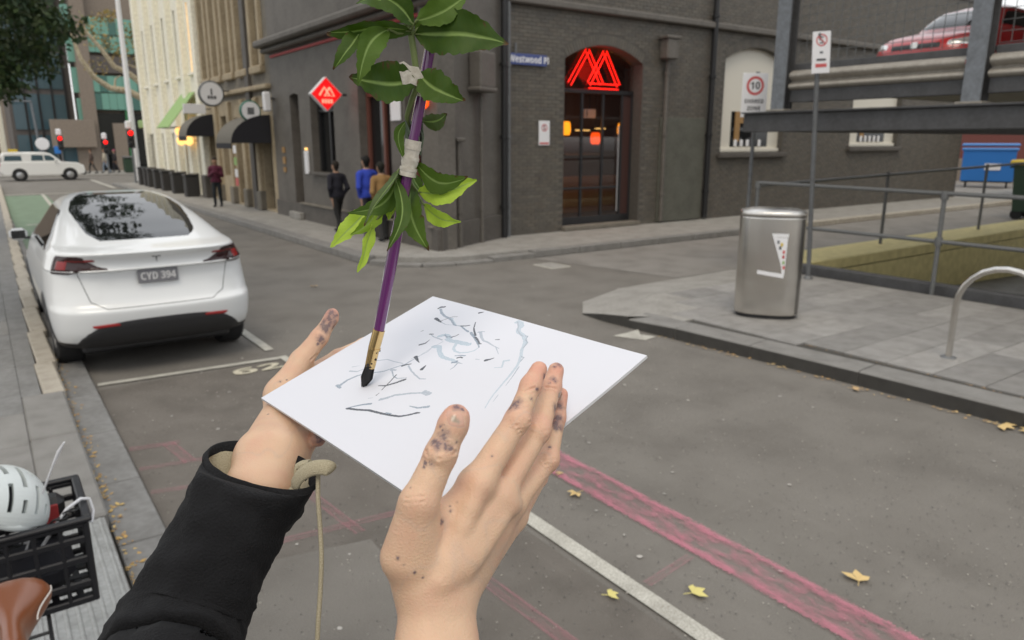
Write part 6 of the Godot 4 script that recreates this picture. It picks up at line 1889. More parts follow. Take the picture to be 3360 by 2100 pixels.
func far_vehicles() -> void:
	var red := mat("red_car_paint", lin(0.42, 0.02, 0.022), 0.3)
	red.clearcoat_enabled = true
	red.clearcoat = 0.5
	red.clearcoat_roughness = 0.03
	mat("headlamp", lin(0.7, 0.7, 0.68), 0.1, 0.6)
	# white ute crossing at the end of the street: side profile with rounded edges
	var ute := thing("white_ute", P(1.05, 0, 54.2), "white dual cab ute with canopy crossing the far intersection", "ute")
	var hw := 0.78
	# section keys in (length, height): lower body and upper cabin as lofted boxes
	var b := Builder.new()
	var prof := [[0.0, 0.55], [0.02, 0.95], [0.06, 1.08], [0.45, 1.1], [3.0, 1.12], [3.3, 1.1], [4.05, 1.04], [4.32, 0.9], [4.4, 0.62], [4.38, 0.42], [3.95, 0.36], [0.1, 0.38]]
	_loft(b, prof, hw, 0.06)
	put(b, "body", M.white_plain, ute)
	b = Builder.new()
	_loft(b, [[0.04, 1.05], [0.12, 1.5], [0.2, 1.64], [0.6, 1.69], [1.5, 1.70], [2.4, 1.68], [2.65, 1.6], [3.15, 1.16], [3.2, 1.05]], hw - 0.07, 0.09)
	put(b, "cabin", M.white_plain, ute)
	for sg in [1.0, -1.0]:
		for poly in [[[0.25, 1.2], [1.15, 1.2], [1.12, 1.5], [0.32, 1.5]], [[1.62, 1.2], [2.25, 1.2], [2.22, 1.52], [1.66, 1.54]], [[2.33, 1.2], [2.98, 1.2], [2.6, 1.5], [2.3, 1.52]]]:
			var pv := PackedVector2Array()
			for q in poly:
				pv.append(Vector2(q[0], q[1]))
			b = Builder.new()
			b.prism(pv, 0.012, Transform3D(Basis.IDENTITY, Vector3(0, 0, (hw - 0.068 if sg > 0 else -(hw - 0.068) - 0.012))))
			put(b, "side_window", M.blue_glass, ute)
		for wx in [0.95, 3.55]:
			var wb := Builder.new()
			wb.lathe(Vector3(wx, 0.35, sg * (hw - 0.1)), [Vector2(0.2, -0.1), Vector2(0.33, -0.11), Vector2(0.35, -0.06), Vector2(0.35, 0.06), Vector2(0.33, 0.11), Vector2(0.2, 0.1)], 22, Basis(Vector3.RIGHT, PI / 2))
			var wo := put(wb, "wheel", M.rubber, ute)
			wb = Builder.new()
			wb.lathe(Vector3(wx, 0.35, sg * (hw - 0.015)), [Vector2(0.21, -0.01), Vector2(0.19, 0.02), Vector2(0.05, 0.03)], 16, Basis(Vector3.RIGHT, PI / 2 * sg))
			put(wb, "rim", M.alloy, wo)
			wb = Builder.new()
			wb.lathe(Vector3(wx, 0.37, sg * (hw - 0.05)), [Vector2(0.40, -0.06), Vector2(0.40, 0.055)], 22, Basis(Vector3.RIGHT, PI / 2))
			put(wb, "wheel_arch", M.rubber, ute)
	part_box(ute, "bumper", M.trim_black, Vector3(4.33, 0.45, 0), Vector3(0.22, 0.24, 1.5), 0.05)
	part_box(ute, "headlight", M.headlamp, Vector3(4.24, 0.86, 0.6), Vector3(0.2, 0.14, 0.3), 0.04)
	part_box(ute, "tail_light", M.reflector_red, Vector3(0.03, 0.95, 0.7), Vector3(0.05, 0.22, 0.1), 0.01)
	part_box(ute, "door_mirror", M.white_plain, Vector3(2.85, 1.22, 0.84), Vector3(0.12, 0.14, 0.2), 0.03)
	# red car on the raised deck, nose towards the street
	var rc := thing("red_car", P(17.45, 3.22, 6.85), "red hatchback parked on the raised deck behind wire mesh", "car", "", PI / 2)
	var bo := Body.new()
	bo.host = self
	bo.n = 3.2
	bo.wid = [[0.2, 0.78], [0.4, 0.86], [0.7, 0.88], [0.95, 0.84], [1.05, 0.78], [1.2, 0.70], [1.4, 0.60], [1.5, 0.4]]
	bo.rear = [[0.2, 0.2], [0.5, 0.0], [0.9, 0.05], [1.1, 0.2], [1.4, 0.7], [1.5, 1.2]]
	bo.front = [[0.2, 4.1], [0.4, 4.25], [0.6, 4.22], [0.75, 4.1], [0.86, 3.85], [0.95, 3.4], [1.02, 3.05], [1.2, 2.8], [1.4, 2.4], [1.5, 2.0]]
	bo.cr = [[0.2, 0.6], [1.5, 0.4]]
	bo.cf = [[0.2, 0.7], [0.7, 0.9], [1.0, 0.9], [1.5, 0.4]]
	body_mesh(bo, 0.22, 1.495, 44, 90, "body", M.red_car_paint, rc)
	for sg in [-1.0, 1.0]:
		var pts := []
		for i in 6:
			var line := []
			for j in 13:
				var u := j / 12.0
				line.append(bo.at(lerpf(0.64, lerpf(0.72, 0.80, u), i / 5.0), sg * (PI - lerpf(0.42, 1.05, u))))
			pts.append(line)
		patch(pts, 0.012, "headlight", M.headlamp, rc, sg > 0)
		pts = []
		for i in 5:
			var line := []
			for j in 15:
				var y := lerpf(1.04, 1.36, i / 4.0)
				line.append(bo.side_at(sg, y, lerpf(lerpf(0.7, 1.1, i / 4.0), lerpf(2.85, 2.35, i / 4.0), j / 14.0)))
			pts.append(line)
		patch(pts, 0.008, "side_window", M.rear_glass, rc, sg < 0)
		for ws in [0.8, 3.35]:
			pts = []
			for i in 4:
				var line := []
				for j in 17:
					var a := lerpf(-0.2, PI + 0.2, j / 16.0)
					line.append(bo.side_at(sg, 0.3 + lerpf(0.3, 0.37, i / 3.0) * sin(a), ws + lerpf(0.3, 0.37, i / 3.0) * cos(a)))
				pts.append(line)
			patch(pts, 0.012, "wheel_arch", M.trim_black, rc, sg > 0)
			wheel(rc, Vector3(sg * 0.76, 0.3, -ws), 0.3, 0.2, sg)
	var g := []
	for i in 4:
		var line := []
		for j in 21:
			line.append(bo.front_at((j / 20.0 * 2.0 - 1.0) * 0.42, lerpf(0.60, 0.70, i / 3.0)))
		g.append(line)
	patch(g, 0.012, "grille", M.trim_black, rc, true)
	g = []
	for i in 5:
		var line := []
		for j in 21:
			line.append(bo.front_at((j / 20.0 * 2.0 - 1.0) * 0.6, lerpf(0.28, 0.48, i / 4.0)))
		g.append(line)
	patch(g, 0.012, "lower_grille", M.trim_black, rc, true)
	part_box(rc, "emblem", M.headlamp, bo.front_at(0, 0.66) + Vector3(0, 0, -0.02), Vector3(0.12, 0.12, 0.02), 0.01)
	g = []
	for i in 7:
		var line := []
		for j in 15:
			var y := lerpf(1.05, 1.42, i / 6.0)
			line.append(bo.front_at((j / 14.0 * 2.0 - 1.0) * lerpf(0.66, 0.5, i / 6.0), y))
		g.append(line)
	patch(g, 0.01, "windscreen", M.rear_glass, rc, true)


# closed side profile swept across the width with rounded shoulders
func _loft(b: Builder, prof: Array, hw: float, r: float) -> void:
	var c := Vector2.ZERO
	for q in prof:
		c += Vector2(q[0], q[1])
	c /= prof.size()
	var rings := []
	for k in 7:
		var t: float = [-1.0, -0.97, -0.85, 0.0, 0.85, 0.97, 1.0][k]
		var inset: float = [r, r * 0.35, 0.0, 0.0, 0.0, r * 0.35, r][k]
		var ring := []
		for q in prof:
			var p := Vector2(q[0], q[1])
			p -= (p - c).normalized() * inset
			ring.append(Vector3(p.x, p.y, t * hw))
		rings.append(ring)
	b.grid(rings, true, true)
	b.fan(rings[0], false)
	b.fan(rings[6], true)


func street_things() -> void:
	# stainless litter bin
	var bin := thing("litter_bin", P(7.98, 0.15, 5.62), "stainless steel oval litter bin with a torn white sticker", "bin", "", -0.96)
	var b := Builder.new()
	var rings := []
	for y in [0.0, 0.05]:
		rings.append(_oval(0.36, 0.27, y))
	b.grid(rings, true)
	b.fan(rings[1], false)
	put(b, "plinth", M.near_black, bin)
	b = Builder.new()
	rings = []
	for q in [[0.385, 0.29, 0.05], [0.392, 0.296, 0.06], [0.392, 0.296, 1.24], [0.388, 0.292, 1.255]]:
		rings.append(_oval(q[0], q[1], q[2]))
	b.grid(rings, true)
	b.fan(rings[0], true)
	put(b, "shell", M.stainless, bin)
	b = Builder.new()
	rings = []
	for q in [[0.388, 0.292, 1.265], [0.394, 0.3, 1.27], [0.394, 0.3, 1.31], [0.385, 0.29, 1.325], [0.28, 0.2, 1.35], [0.1, 0.07, 1.36]]:
		rings.append(_oval(q[0], q[1], q[2]))
	b.grid(rings, true)
	b.fan(rings[5], false)
	b.fan(rings[0], true)
	put(b, "lid", M.stainless, bin)
	# door panel, side column and seams stand a little proud
	b = Builder.new()
	rings = [[], []]
	for k in 19:
		var a := lerpf(-2.62, -0.62, k / 18.0)
		for i in 2:
			var p := _oval_at(0.396, 0.3, a)
			rings[i].append(Vector3(p.x, 0.1 + 1.12 * i, p.y))
	rings[0].reverse()
	rings[1].reverse()
	b.grid(rings, false, true)
	put(b, "door_panel", M.stainless, bin)
	for a in [-0.57, -0.42]:
		var p := _oval_at(0.397, 0.301, a)
		part_box(bin, "seam", M.near_black, Vector3(p.x, 0.65, -p.y), Vector3(0.006, 1.18, 0.006), 0.0)
	# torn sticker strips
	var st := Node3D.new()
	st.name = "torn_sticker"
	bin.add_child(st)
	for poly in [[[0.05, 1.10], [0.24, 1.10], [0.24, 1.06], [0.09, 1.06]], [[0.05, 1.10], [0.10, 1.07], [0.215, 0.70], [0.185, 0.70]], [[0.10, 1.055], [0.235, 1.055], [0.225, 0.6], [0.2, 0.62]], [[-0.09, 0.645], [0.22, 0.61], [0.22, 0.56], [-0.09, 0.60]], [[0.185, 0.70], [0.205, 0.72], [0.225, 0.6], [0.20, 0.58]]]:
		var strip_b := Builder.new()
		var rows := [[], []]
		for k in 9:
			var u := k / 8.0
			rows[0].append(_on_bin(lerpf(poly[3][0], poly[2][0], u) - 0.045, lerpf(poly[3][1], poly[2][1], u) - 0.03))
			rows[1].append(_on_bin(lerpf(poly[0][0], poly[1][0], u) - 0.045, lerpf(poly[0][1], poly[1][1], u) - 0.03))
		strip_b.grid(rows)
		put(strip_b, "strip", M.sign_white, st)
	for q in [[0.13, 1.0, "girder_blue"], [0.17, 0.97, "plastic_yellow"], [0.155, 0.93, "sign_ink"], [0.2, 0.88, "sign_red"], [0.2, 0.82, "red_band"], [0.205, 0.75, "awning_green"], [0.212, 0.69, "sign_red"]]:
		var p := _on_bin(q[0] - 0.045, q[1] - 0.03)
		part_box(st, "printed_patch", M[q[2]], p + Vector3(0, 0, 0.002), Vector3(0.026, 0.04, 0.003), 0.0)
	# bicycle hoop
	var hoop := thing("bike_hoop", P(7.85, 0.15, 3.32), "bent stainless steel bicycle parking hoop on the footpath", "bike rack")
	b = Builder.new()
	var path := [Vector3(0, -0.05, 0), Vector3(0, 0.45, 0)]
	for k in 13:
		var a := PI * k / 12.0
		path.append(Vector3(0, 0.55 + 0.42 * sin(a), 0.42 - 0.42 * cos(a)))
	path.append(Vector3(0, 0.45, 0.84))
	path.append(Vector3(0, -0.05, 0.84))
	b.tube(path, [0.03], 14, true, 1.0, Vector3.RIGHT)
	put(b, "pipe", M.stainless, hoop)
	for z in [0.0, 0.84]:
		b = Builder.new()
		b.lathe(Vector3(0, -0.004, z), [Vector2(0.075, 0.0), Vector2(0.075, 0.012), Vector2(0.035, 0.02)], 16)
		put(b, "floor_collar", M.steel_grey, hoop)
	# sign post on the corner, leaning a little
	var sp := thing("sign_post", P(10.7, 0.15, 6.79), "grey post carrying a tall white no stopping sign", "sign post")
	var lean := Vector3(-0.4, 3.15, 0.08)
	b = Builder.new()
	b.tube([Vector3(0, -0.02, 0), lean * 1.17], [0.035], 12)
	put(b, "post", M.steel_grey, sp)
	b = Builder.new()
	b.lathe(Vector3.ZERO, [Vector2(0.07, 0.0), Vector2(0.07, 0.02), Vector2(0.04, 0.05)], 14)
	put(b, "foot", M.steel_grey, sp)
	var face := Node3D.new()
	face.name = "sign"
	sp.add_child(face)
	face.position = lean * 1.085 + Vector3(0, 0, 0.05)
	face.rotation = Vector3(0, -0.55, 0.06)
	part_box(face, "plate", M.sign_white, Vector3.ZERO, Vector3(0.27, 0.58, 0.012), 0.004)
	_no_stopping(face, Vector3(0, 0.17, 0.0075), 0.085)
	part_box(face, "arrow", M.girder_blue, Vector3(0, 0.0, 0.008), Vector3(0.05, 0.03, 0.003), 0.0)
	part_box(face, "small_print", M.sign_ink, Vector3(0, -0.1, 0.008), Vector3(0.14, 0.03, 0.003), 0.0)
	part_box(face, "red_print", M.sign_red, Vector3(0, -0.18, 0.008), Vector3(0.17, 0.05, 0.003), 0.0)
	# shared zone sign behind the girder
	var sz := thing("shared_zone_sign", P(11.36, 0.14, 8.55), "white shared zone sign with a red ring behind the girder", "sign post")
	b = Builder.new()
	b.tube([Vector3.ZERO, Vector3(0, 3.35, 0)], [0.035], 12)
	put(b, "post", M.steel_grey, sz)
	var f2 := Node3D.new()
	f2.name = "sign"
	sz.add_child(f2)
	f2.position = Vector3(-0.12, 2.95, 0.05)
	f2.rotation = Vector3(0, -0.5, 0)
	part_box(f2, "plate", M.sign_white, Vector3.ZERO, Vector3(0.46, 0.74, 0.012), 0.004)
	ring_part(f2, M.sign_red, Vector3(0, 0.16, 0.0075), 0.16, 0.045)
	text_part("10", 0.17, 0.003, M.sign_ink, f2, Transform3D(Basis.IDENTITY, Vector3(0, 0.16, 0.008)))
	text_part("SHARED", 0.095, 0.003, M.sign_ink, f2, Transform3D(Basis.IDENTITY, Vector3(0, -0.1, 0.008)))
	text_part("ZONE", 0.095, 0.003, M.sign_ink, f2, Transform3D(Basis.IDENTITY, Vector3(0, -0.22, 0.008)))


func _oval_at(rx: float, rz: float, a: float) -> Vector2:
	return Vector2(signf(cos(a)) * pow(absf(cos(a)), 0.72) * rx, signf(sin(a)) * pow(absf(sin(a)), 0.72) * rz)


func _oval(rx: float, rz: float, y: float) -> Array:
	var r := []
	for k in 48:
		var p := _oval_at(rx, rz, -TAU * k / 48)
		r.append(Vector3(p.x, y, p.y))
	return r


func _on_bin(x: float, y: float) -> Vector3:
	var best := Vector2.ZERO
	var bd := 9.0
	for k in 90:
		var p := _oval_at(0.4, 0.304, PI * k / 90.0)
		if absf(p.x - x) < bd:
			bd = absf(p.x - x)
			best = p
	return Vector3(x, y, best.y + 0.002)


# ---------------------------------------------------------------- soft bodies
class Field:
	# palm or trunk bones melt into one another; chains melt only into the trunk
	var trunk := []
	var chains := []
	var balls := []
	var k_trunk := 0.01
	var k_chain := 0.004
	var k_join := 0.006
	var creases := []
	var lo := Vector3.INF
	var hi := -Vector3.INF

	func bone(list: Array, a: Vector3, b: Vector3, ra: float, rb: float) -> void:
		list.append([a, b - a, 1.0 / maxf((b - a).length_squared(), 1e-9), ra, rb - ra])
		for q in [[a, ra], [b, rb]]:
			var r: float = q[1] + 0.004
			lo = lo.min(q[0] - Vector3(r, r, r))
			hi = hi.max(q[0] + Vector3(r, r, r))

	func chain(pts: Array, radii: Array) -> void:
		var l := []
		for i in pts.size() - 1:
			bone(l, pts[i], pts[i + 1], radii[i], radii[i + 1])
		chains.append(l)
		var m: Vector3 = (pts[0] + pts[pts.size() - 1]) * 0.5
		var r := 0.0
		for i in pts.size():
			r = maxf(r, m.distance_to(pts[i]) + radii[i])
		balls.append([m, r])

	func melt(l: Array, p: Vector3, k: float) -> float:
		var d := 9.0
		for e in l:
			var q: Vector3 = p - e[0]
			var t := clampf(q.dot(e[1]) * e[2], 0.0, 1.0)
			var v: float = (q - e[1] * t).length() - e[3] - e[4] * t
			var h := maxf(k - absf(d - v), 0.0)
			d = minf(d, v) - h * h * 0.25 / k
		return d

	func at(p: Vector3) -> float:
		var base := melt(trunk, p, k_trunk) if trunk.size() else 9.0
		var d := base
		for i in chains.size():
			if p.distance_to(balls[i][0]) - balls[i][1] > minf(d, base) + k_join:
				continue
			var v := melt(chains[i], p, k_chain)
			var h := maxf(k_join - absf(base - v), 0.0)
			var j := minf(base, v) - h * h * 0.25 / k_join
			d = minf(d, j)
		if d < 0.01:
			for c in creases:
				var q: Vector3 = p - c[0]
				var t := clampf(q.dot(c[1]) * c[2], 0.0, 1.0)
				var e: float = (q - c[1] * t).length() / c[3]
				if e < 2.5:
					d += c[4] * exp(-e * e)
		return d

	func crease(a: Vector3, b: Vector3, w: float, depth: float) -> void:
		creases.append([a, b - a, 1.0 / maxf((b - a).length_squared(), 1e-9), w, depth])


# mesh a field as surface nets into the builder; paint gives each point its colour
func net(f: Field, cell: float, b: Builder, paint: Callable) -> void:
	var lo := f.lo - Vector3.ONE * cell * 2.0
	var n := Vector3i(((f.hi - lo) / cell).ceil()) + Vector3i(3, 3, 3)
	var bs := 4
	var ny := n.y + 8
	var nz := n.z + 8
	var vals := {}
	var cells := {}
	# sift large blocks first and split only those near the surface
	var stack := []
	for bx in range(0, n.x, 32):
		for by in range(0, n.y, 32):
			for bz in range(0, n.z, 32):
				stack.append([bx, by, bz, 32])
	ny = (int(n.y / 32) + 2) * 32
	nz = (int(n.z / 32) + 2) * 32
	while stack.size():
		var q: Array = stack.pop_back()
		var bx: int = q[0]
		var by: int = q[1]
		var bz: int = q[2]
		var sz: int = q[3]
		var mid := lo + Vector3(bx + sz * 0.5, by + sz * 0.5, bz + sz * 0.5) * cell
		if absf(f.at(mid)) > cell * (sz * 0.9 + 1.5):
			continue
		if sz > bs:
			var hs := sz >> 1
			for k in 8:
				stack.append([bx + hs * (k & 1), by + hs * ((k >> 1) & 1), bz + hs * (k >> 2), hs])
			continue
		for x in range(bx, bx + bs + 1):
			for y in range(by, by + bs + 1):
				for z in range(bz, bz + bs + 1):
					var key := (x * ny + y) * nz + z
					if not vals.has(key):
						vals[key] = f.at(lo + Vector3(x, y, z) * cell)
		for x in range(bx, bx + bs):
			for y in range(by, by + bs):
				for z in range(bz, bz + bs):
					cells[(x * ny + y) * nz + z] = true
	var vid := {}
	var pts := PackedVector3Array()
	var stride := [ny * nz, nz, 1]
	var keys := cells.keys()
	for key in keys:
		var c := [vals[key], vals[key + 1], vals[key + nz], vals[key + nz + 1], vals[key + ny * nz], vals[key + ny * nz + 1], vals[key + ny * nz + nz], vals[key + ny * nz + nz + 1]]
		var neg := 0
		for v in c:
			if v < 0.0:
				neg += 1
		if neg == 0 or neg == 8:
			continue
		var z: int = key % nz
		var y: int = int(key / nz) % ny
		var x: int = int(key / (ny * nz))
		var sum := Vector3.ZERO
		var cnt := 0
		for e in [[0, 1, 2], [2, 3, 2], [4, 5, 2], [6, 7, 2], [0, 2, 1], [1, 3, 1], [4, 6, 1], [5, 7, 1], [0, 4, 0], [1, 5, 0], [2, 6, 0], [3, 7, 0]]:
			var va: float = c[e[0]]
			var vb: float = c[e[1]]
			if (va < 0.0) != (vb < 0.0):
				var t := va / (va - vb)
				var i0: int = e[0]
				var p := Vector3((i0 >> 2) & 1, (i0 >> 1) & 1, i0 & 1)
				p[e[2]] += t
				sum += p
				cnt += 1
		vid[key] = pts.size()
		pts.append(lo + (Vector3(x, y, z) + sum / cnt) * cell)
	var tris := PackedInt32Array()
	for key in vid:
		for ax in 3:
			var st: int = stride[ax]
			if not vals.has(key + st):
				continue
			var va: float = vals[key]
			var vb: float = vals[key + st]
			if (va < 0.0) == (vb < 0.0):
				continue
			var s1: int = stride[(ax + 1) % 3]
			var s2: int = stride[(ax + 2) % 3]
			if not (vid.has(key - s1) and vid.has(key - s2) and vid.has(key - s1 - s2)):
				continue
			var q := [vid[key], vid[key - s1], vid[key - s1 - s2], vid[key - s2]]
			if va < 0.0:
				tris.append_array(PackedInt32Array([q[0], q[2], q[1], q[0], q[3], q[2]]))
			else:
				tris.append_array(PackedInt32Array([q[0], q[1], q[2], q[0], q[2], q[3]]))
	var acc := PackedVector3Array()
	acc.resize(pts.size())
	for i in range(0, tris.size(), 3):
		var a := pts[tris[i]]
		var nn := (pts[tris[i + 2]] - a).cross(pts[tris[i + 1]] - a)
		for j in 3:
			acc[tris[i + j]] += nn
	var base := b.v.size()
	for i in pts.size():
		b.col = paint.call(pts[i])
		b.vert(pts[i], acc[i].normalized())
	for i in tris:
		b.idx.append(base + i)


func near_point(p: Vector3, a: Vector3, b: Vector3) -> float:
	var t := clampf((p - a).dot(b - a) / maxf((b - a).length_squared(), 1e-9), 0.0, 1.0)
	return p.distance_to(a.lerp(b, t))


# a walking or standing figure; turn = heading, local -z is forward
func figure(label: String, at: Vector3, turn: float, h: float, jacket: Color, trousers: Color, hair: Color, stride: float, arms: String, skin := Color(0.36, 0.22, 0.15)) -> void:
	var t := thing("person", at, label, "person", "", turn)
	var s := h / 1.75
	var f := Field.new()
	f.k_trunk = 0.06
	f.k_chain = 0.03
	f.k_join = 0.04
	var hip := Vector3(0, 0.93, 0) * s
	f.bone(f.trunk, hip + Vector3(-0.07, 0, 0) * s, hip + Vector3(0.07, 0, 0) * s, 0.12 * s, 0.12 * s)
	f.bone(f.trunk, hip, Vector3(0, 1.15, 0.0) * s, 0.13 * s, 0.13 * s)
	f.bone(f.trunk, Vector3(0, 1.15, 0) * s, Vector3(0, 1.33, 0.01) * s, 0.145 * s, 0.13 * s)
	f.bone(f.trunk, Vector3(-0.14, 1.38, 0.01) * s, Vector3(0.14, 1.38, 0.01) * s, 0.075 * s, 0.075 * s)
	f.bone(f.trunk, Vector3(0, 1.42, 0.0) * s, Vector3(0, 1.53, -0.02) * s, 0.055 * s, 0.05 * s)
	f.chain([Vector3(0, 1.60, -0.03) * s, Vector3(0, 1.66, -0.01) * s], [0.085 * s, 0.095 * s])
	for sg in [-1.0, 1.0]:
		var k: float = stride * sg
		f.chain([Vector3(sg * 0.085, 0.9, 0) * s, Vector3(sg * 0.09, 0.5, -0.16 * k - 0.02) * s, Vector3(sg * 0.09, 0.1, -0.3 * k + 0.06) * s], [0.095 * s, 0.062 * s, 0.045 * s])
		f.chain([Vector3(sg * 0.09, 0.075, -0.3 * k + 0.08) * s, Vector3(sg * 0.1, 0.045, -0.3 * k - 0.12) * s], [0.045 * s, 0.04 * s])
		var el := Vector3(sg * 0.24, 1.1, 0.05 + 0.1 * k)
		var wr := Vector3(sg * 0.22, 0.87, -0.06 + 0.12 * k)
		if arms == "phone":
			el = Vector3(sg * 0.22, 1.1, 0.0)
			wr = Vector3(sg * 0.07, 1.2, -0.25)
		elif arms == "pocket":
			el = Vector3(sg * 0.25, 1.1, 0.09)
			wr = Vector3(sg * 0.17, 0.92, -0.02)
		f.chain([Vector3(sg * 0.19, 1.36, 0.01) * s, el * s, wr * s], [0.065 * s, 0.055 * s, 0.045 * s])
		f.chain([wr * s, (wr + (wr - el) * 0.22) * s, (wr + (wr - el) * 0.38) * s], [0.036 * s, 0.034 * s, 0.022 * s])
	var b := Builder.new()
	net(f, (0.022 if at.z > -40.0 else 0.035) * s, b, func(p: Vector3) -> Color:
		var q := p / s
		if q.y > 1.66 or (q.y > 1.5 and q.z > 0.015):
			return hair
		if q.y > 1.47:
			return skin
		if q.y < 0.1:
			return Color(0.02, 0.02, 0.02)
		if q.y < 0.88 and absf(q.x) < 0.16:
			return trousers
		if q.y < 0.86:
			return skin
		return jacket)
	put(b, "body", M.cloth, t)


func people() -> void:
	var cl := mat("cloth", Color(1, 1, 1), 0.9)
	cl.vertex_color_use_as_albedo = true
	figure("person in a maroon top looking at a phone on the footpath", P(6.53, 0.14, 26.5), 2.7, 1.66, Color(0.085, 0.015, 0.035), Color(0.015, 0.016, 0.022), Color(0.02, 0.013, 0.01), 0.25, "phone")
	figure("person in a black jacket walking past the brown building", P(6.98, 0.14, 17.1), 0.15, 1.72, Color(0.015, 0.015, 0.02), Color(0.012, 0.012, 0.014), Color(0.018, 0.012, 0.01), 0.7, "pocket")
	figure("person in a bright blue hooded jacket by the brown building", P(7.15, 0.14, 15.75), 0.1, 1.86, Color(0.03, 0.06, 0.42), Color(0.02, 0.02, 0.03), Color(0.01, 0.01, 0.01), 0.5, "pocket")
	figure("person in a tan jacket behind the blue hooded one", P(7.2, 0.14, 15.1), -0.1, 1.74, Color(0.27, 0.16, 0.06), Color(0.03, 0.03, 0.03), Color(0.015, 0.012, 0.01), 0.5, "pocket")
	figure("person in a dark coat crossing at the far footpath", P(6.6, 0.12, 60.5), 1.5, 1.7, Color(0.09, 0.06, 0.05), Color(0.03, 0.03, 0.03), Color(0.05, 0.02, 0.015), 0.8, "down")
	figure("person in a cream top and pale jeans at the far crossing", P(7.5, 0.12, 60.9), 1.4, 1.7, Color(0.45, 0.40, 0.32), Color(0.22, 0.28, 0.36), Color(0.2, 0.12, 0.05), 0.8, "down")
	figure("person in dark clothes with a pink bag by the skip bin", P(8.15, 0.12, 61.0), 1.6, 1.65, Color(0.03, 0.025, 0.03), Color(0.03, 0.03, 0.04), Color(0.35, 0.08, 0.14), 0.6, "down")


# ---------------------------------------------------------------- trees
func leaf_cloud(b: Builder, ctr: Vector3, rad: Vector3, count: int, size: float, tones: Array, r: RandomNumberGenerator) -> void:
	for i in count:
		var d := Vector3(r.randfn(), r.randfn(), r.randfn()).normalized() * pow(r.randf(), 0.45)
		var p := ctr + d * rad
		var ax := Vector3(r.randfn(), r.randfn() - 0.4, r.randfn()).normalized()
		var sd := ax.cross(Vector3(r.randfn(), r.randfn(), r.randfn())).normalized()
		var l := size * r.randf_range(0.7, 1.25)
		var w := l * 0.24
		var nn := ax.cross(sd)
		b.col = tones[r.randi() % tones.size()]
		var a := p
		var m1 := p + ax * l * 0.45 + sd * w + nn * l * 0.06
		var m2 := p + ax * l * 0.45 - sd * w + nn * l * 0.06
		var tip := p + ax * l
		b.quad(a, m2, tip, m1)


func limb(b: Builder, from: Vector3, to: Vector3, r0: float, r1: float, wob: float, r: RandomNumberGenerator) -> Array:
	var pts := []
	var rad := []
	for k in 9:
		var t := k / 8.0
		pts.append(from.lerp(to, t) + Vector3(r.randfn(), r.randfn(), r.randfn()) * wob * sin(PI * t))
		rad.append(lerpf(r0, r1, t))
	b.tube(pts, rad, 9)
	return pts


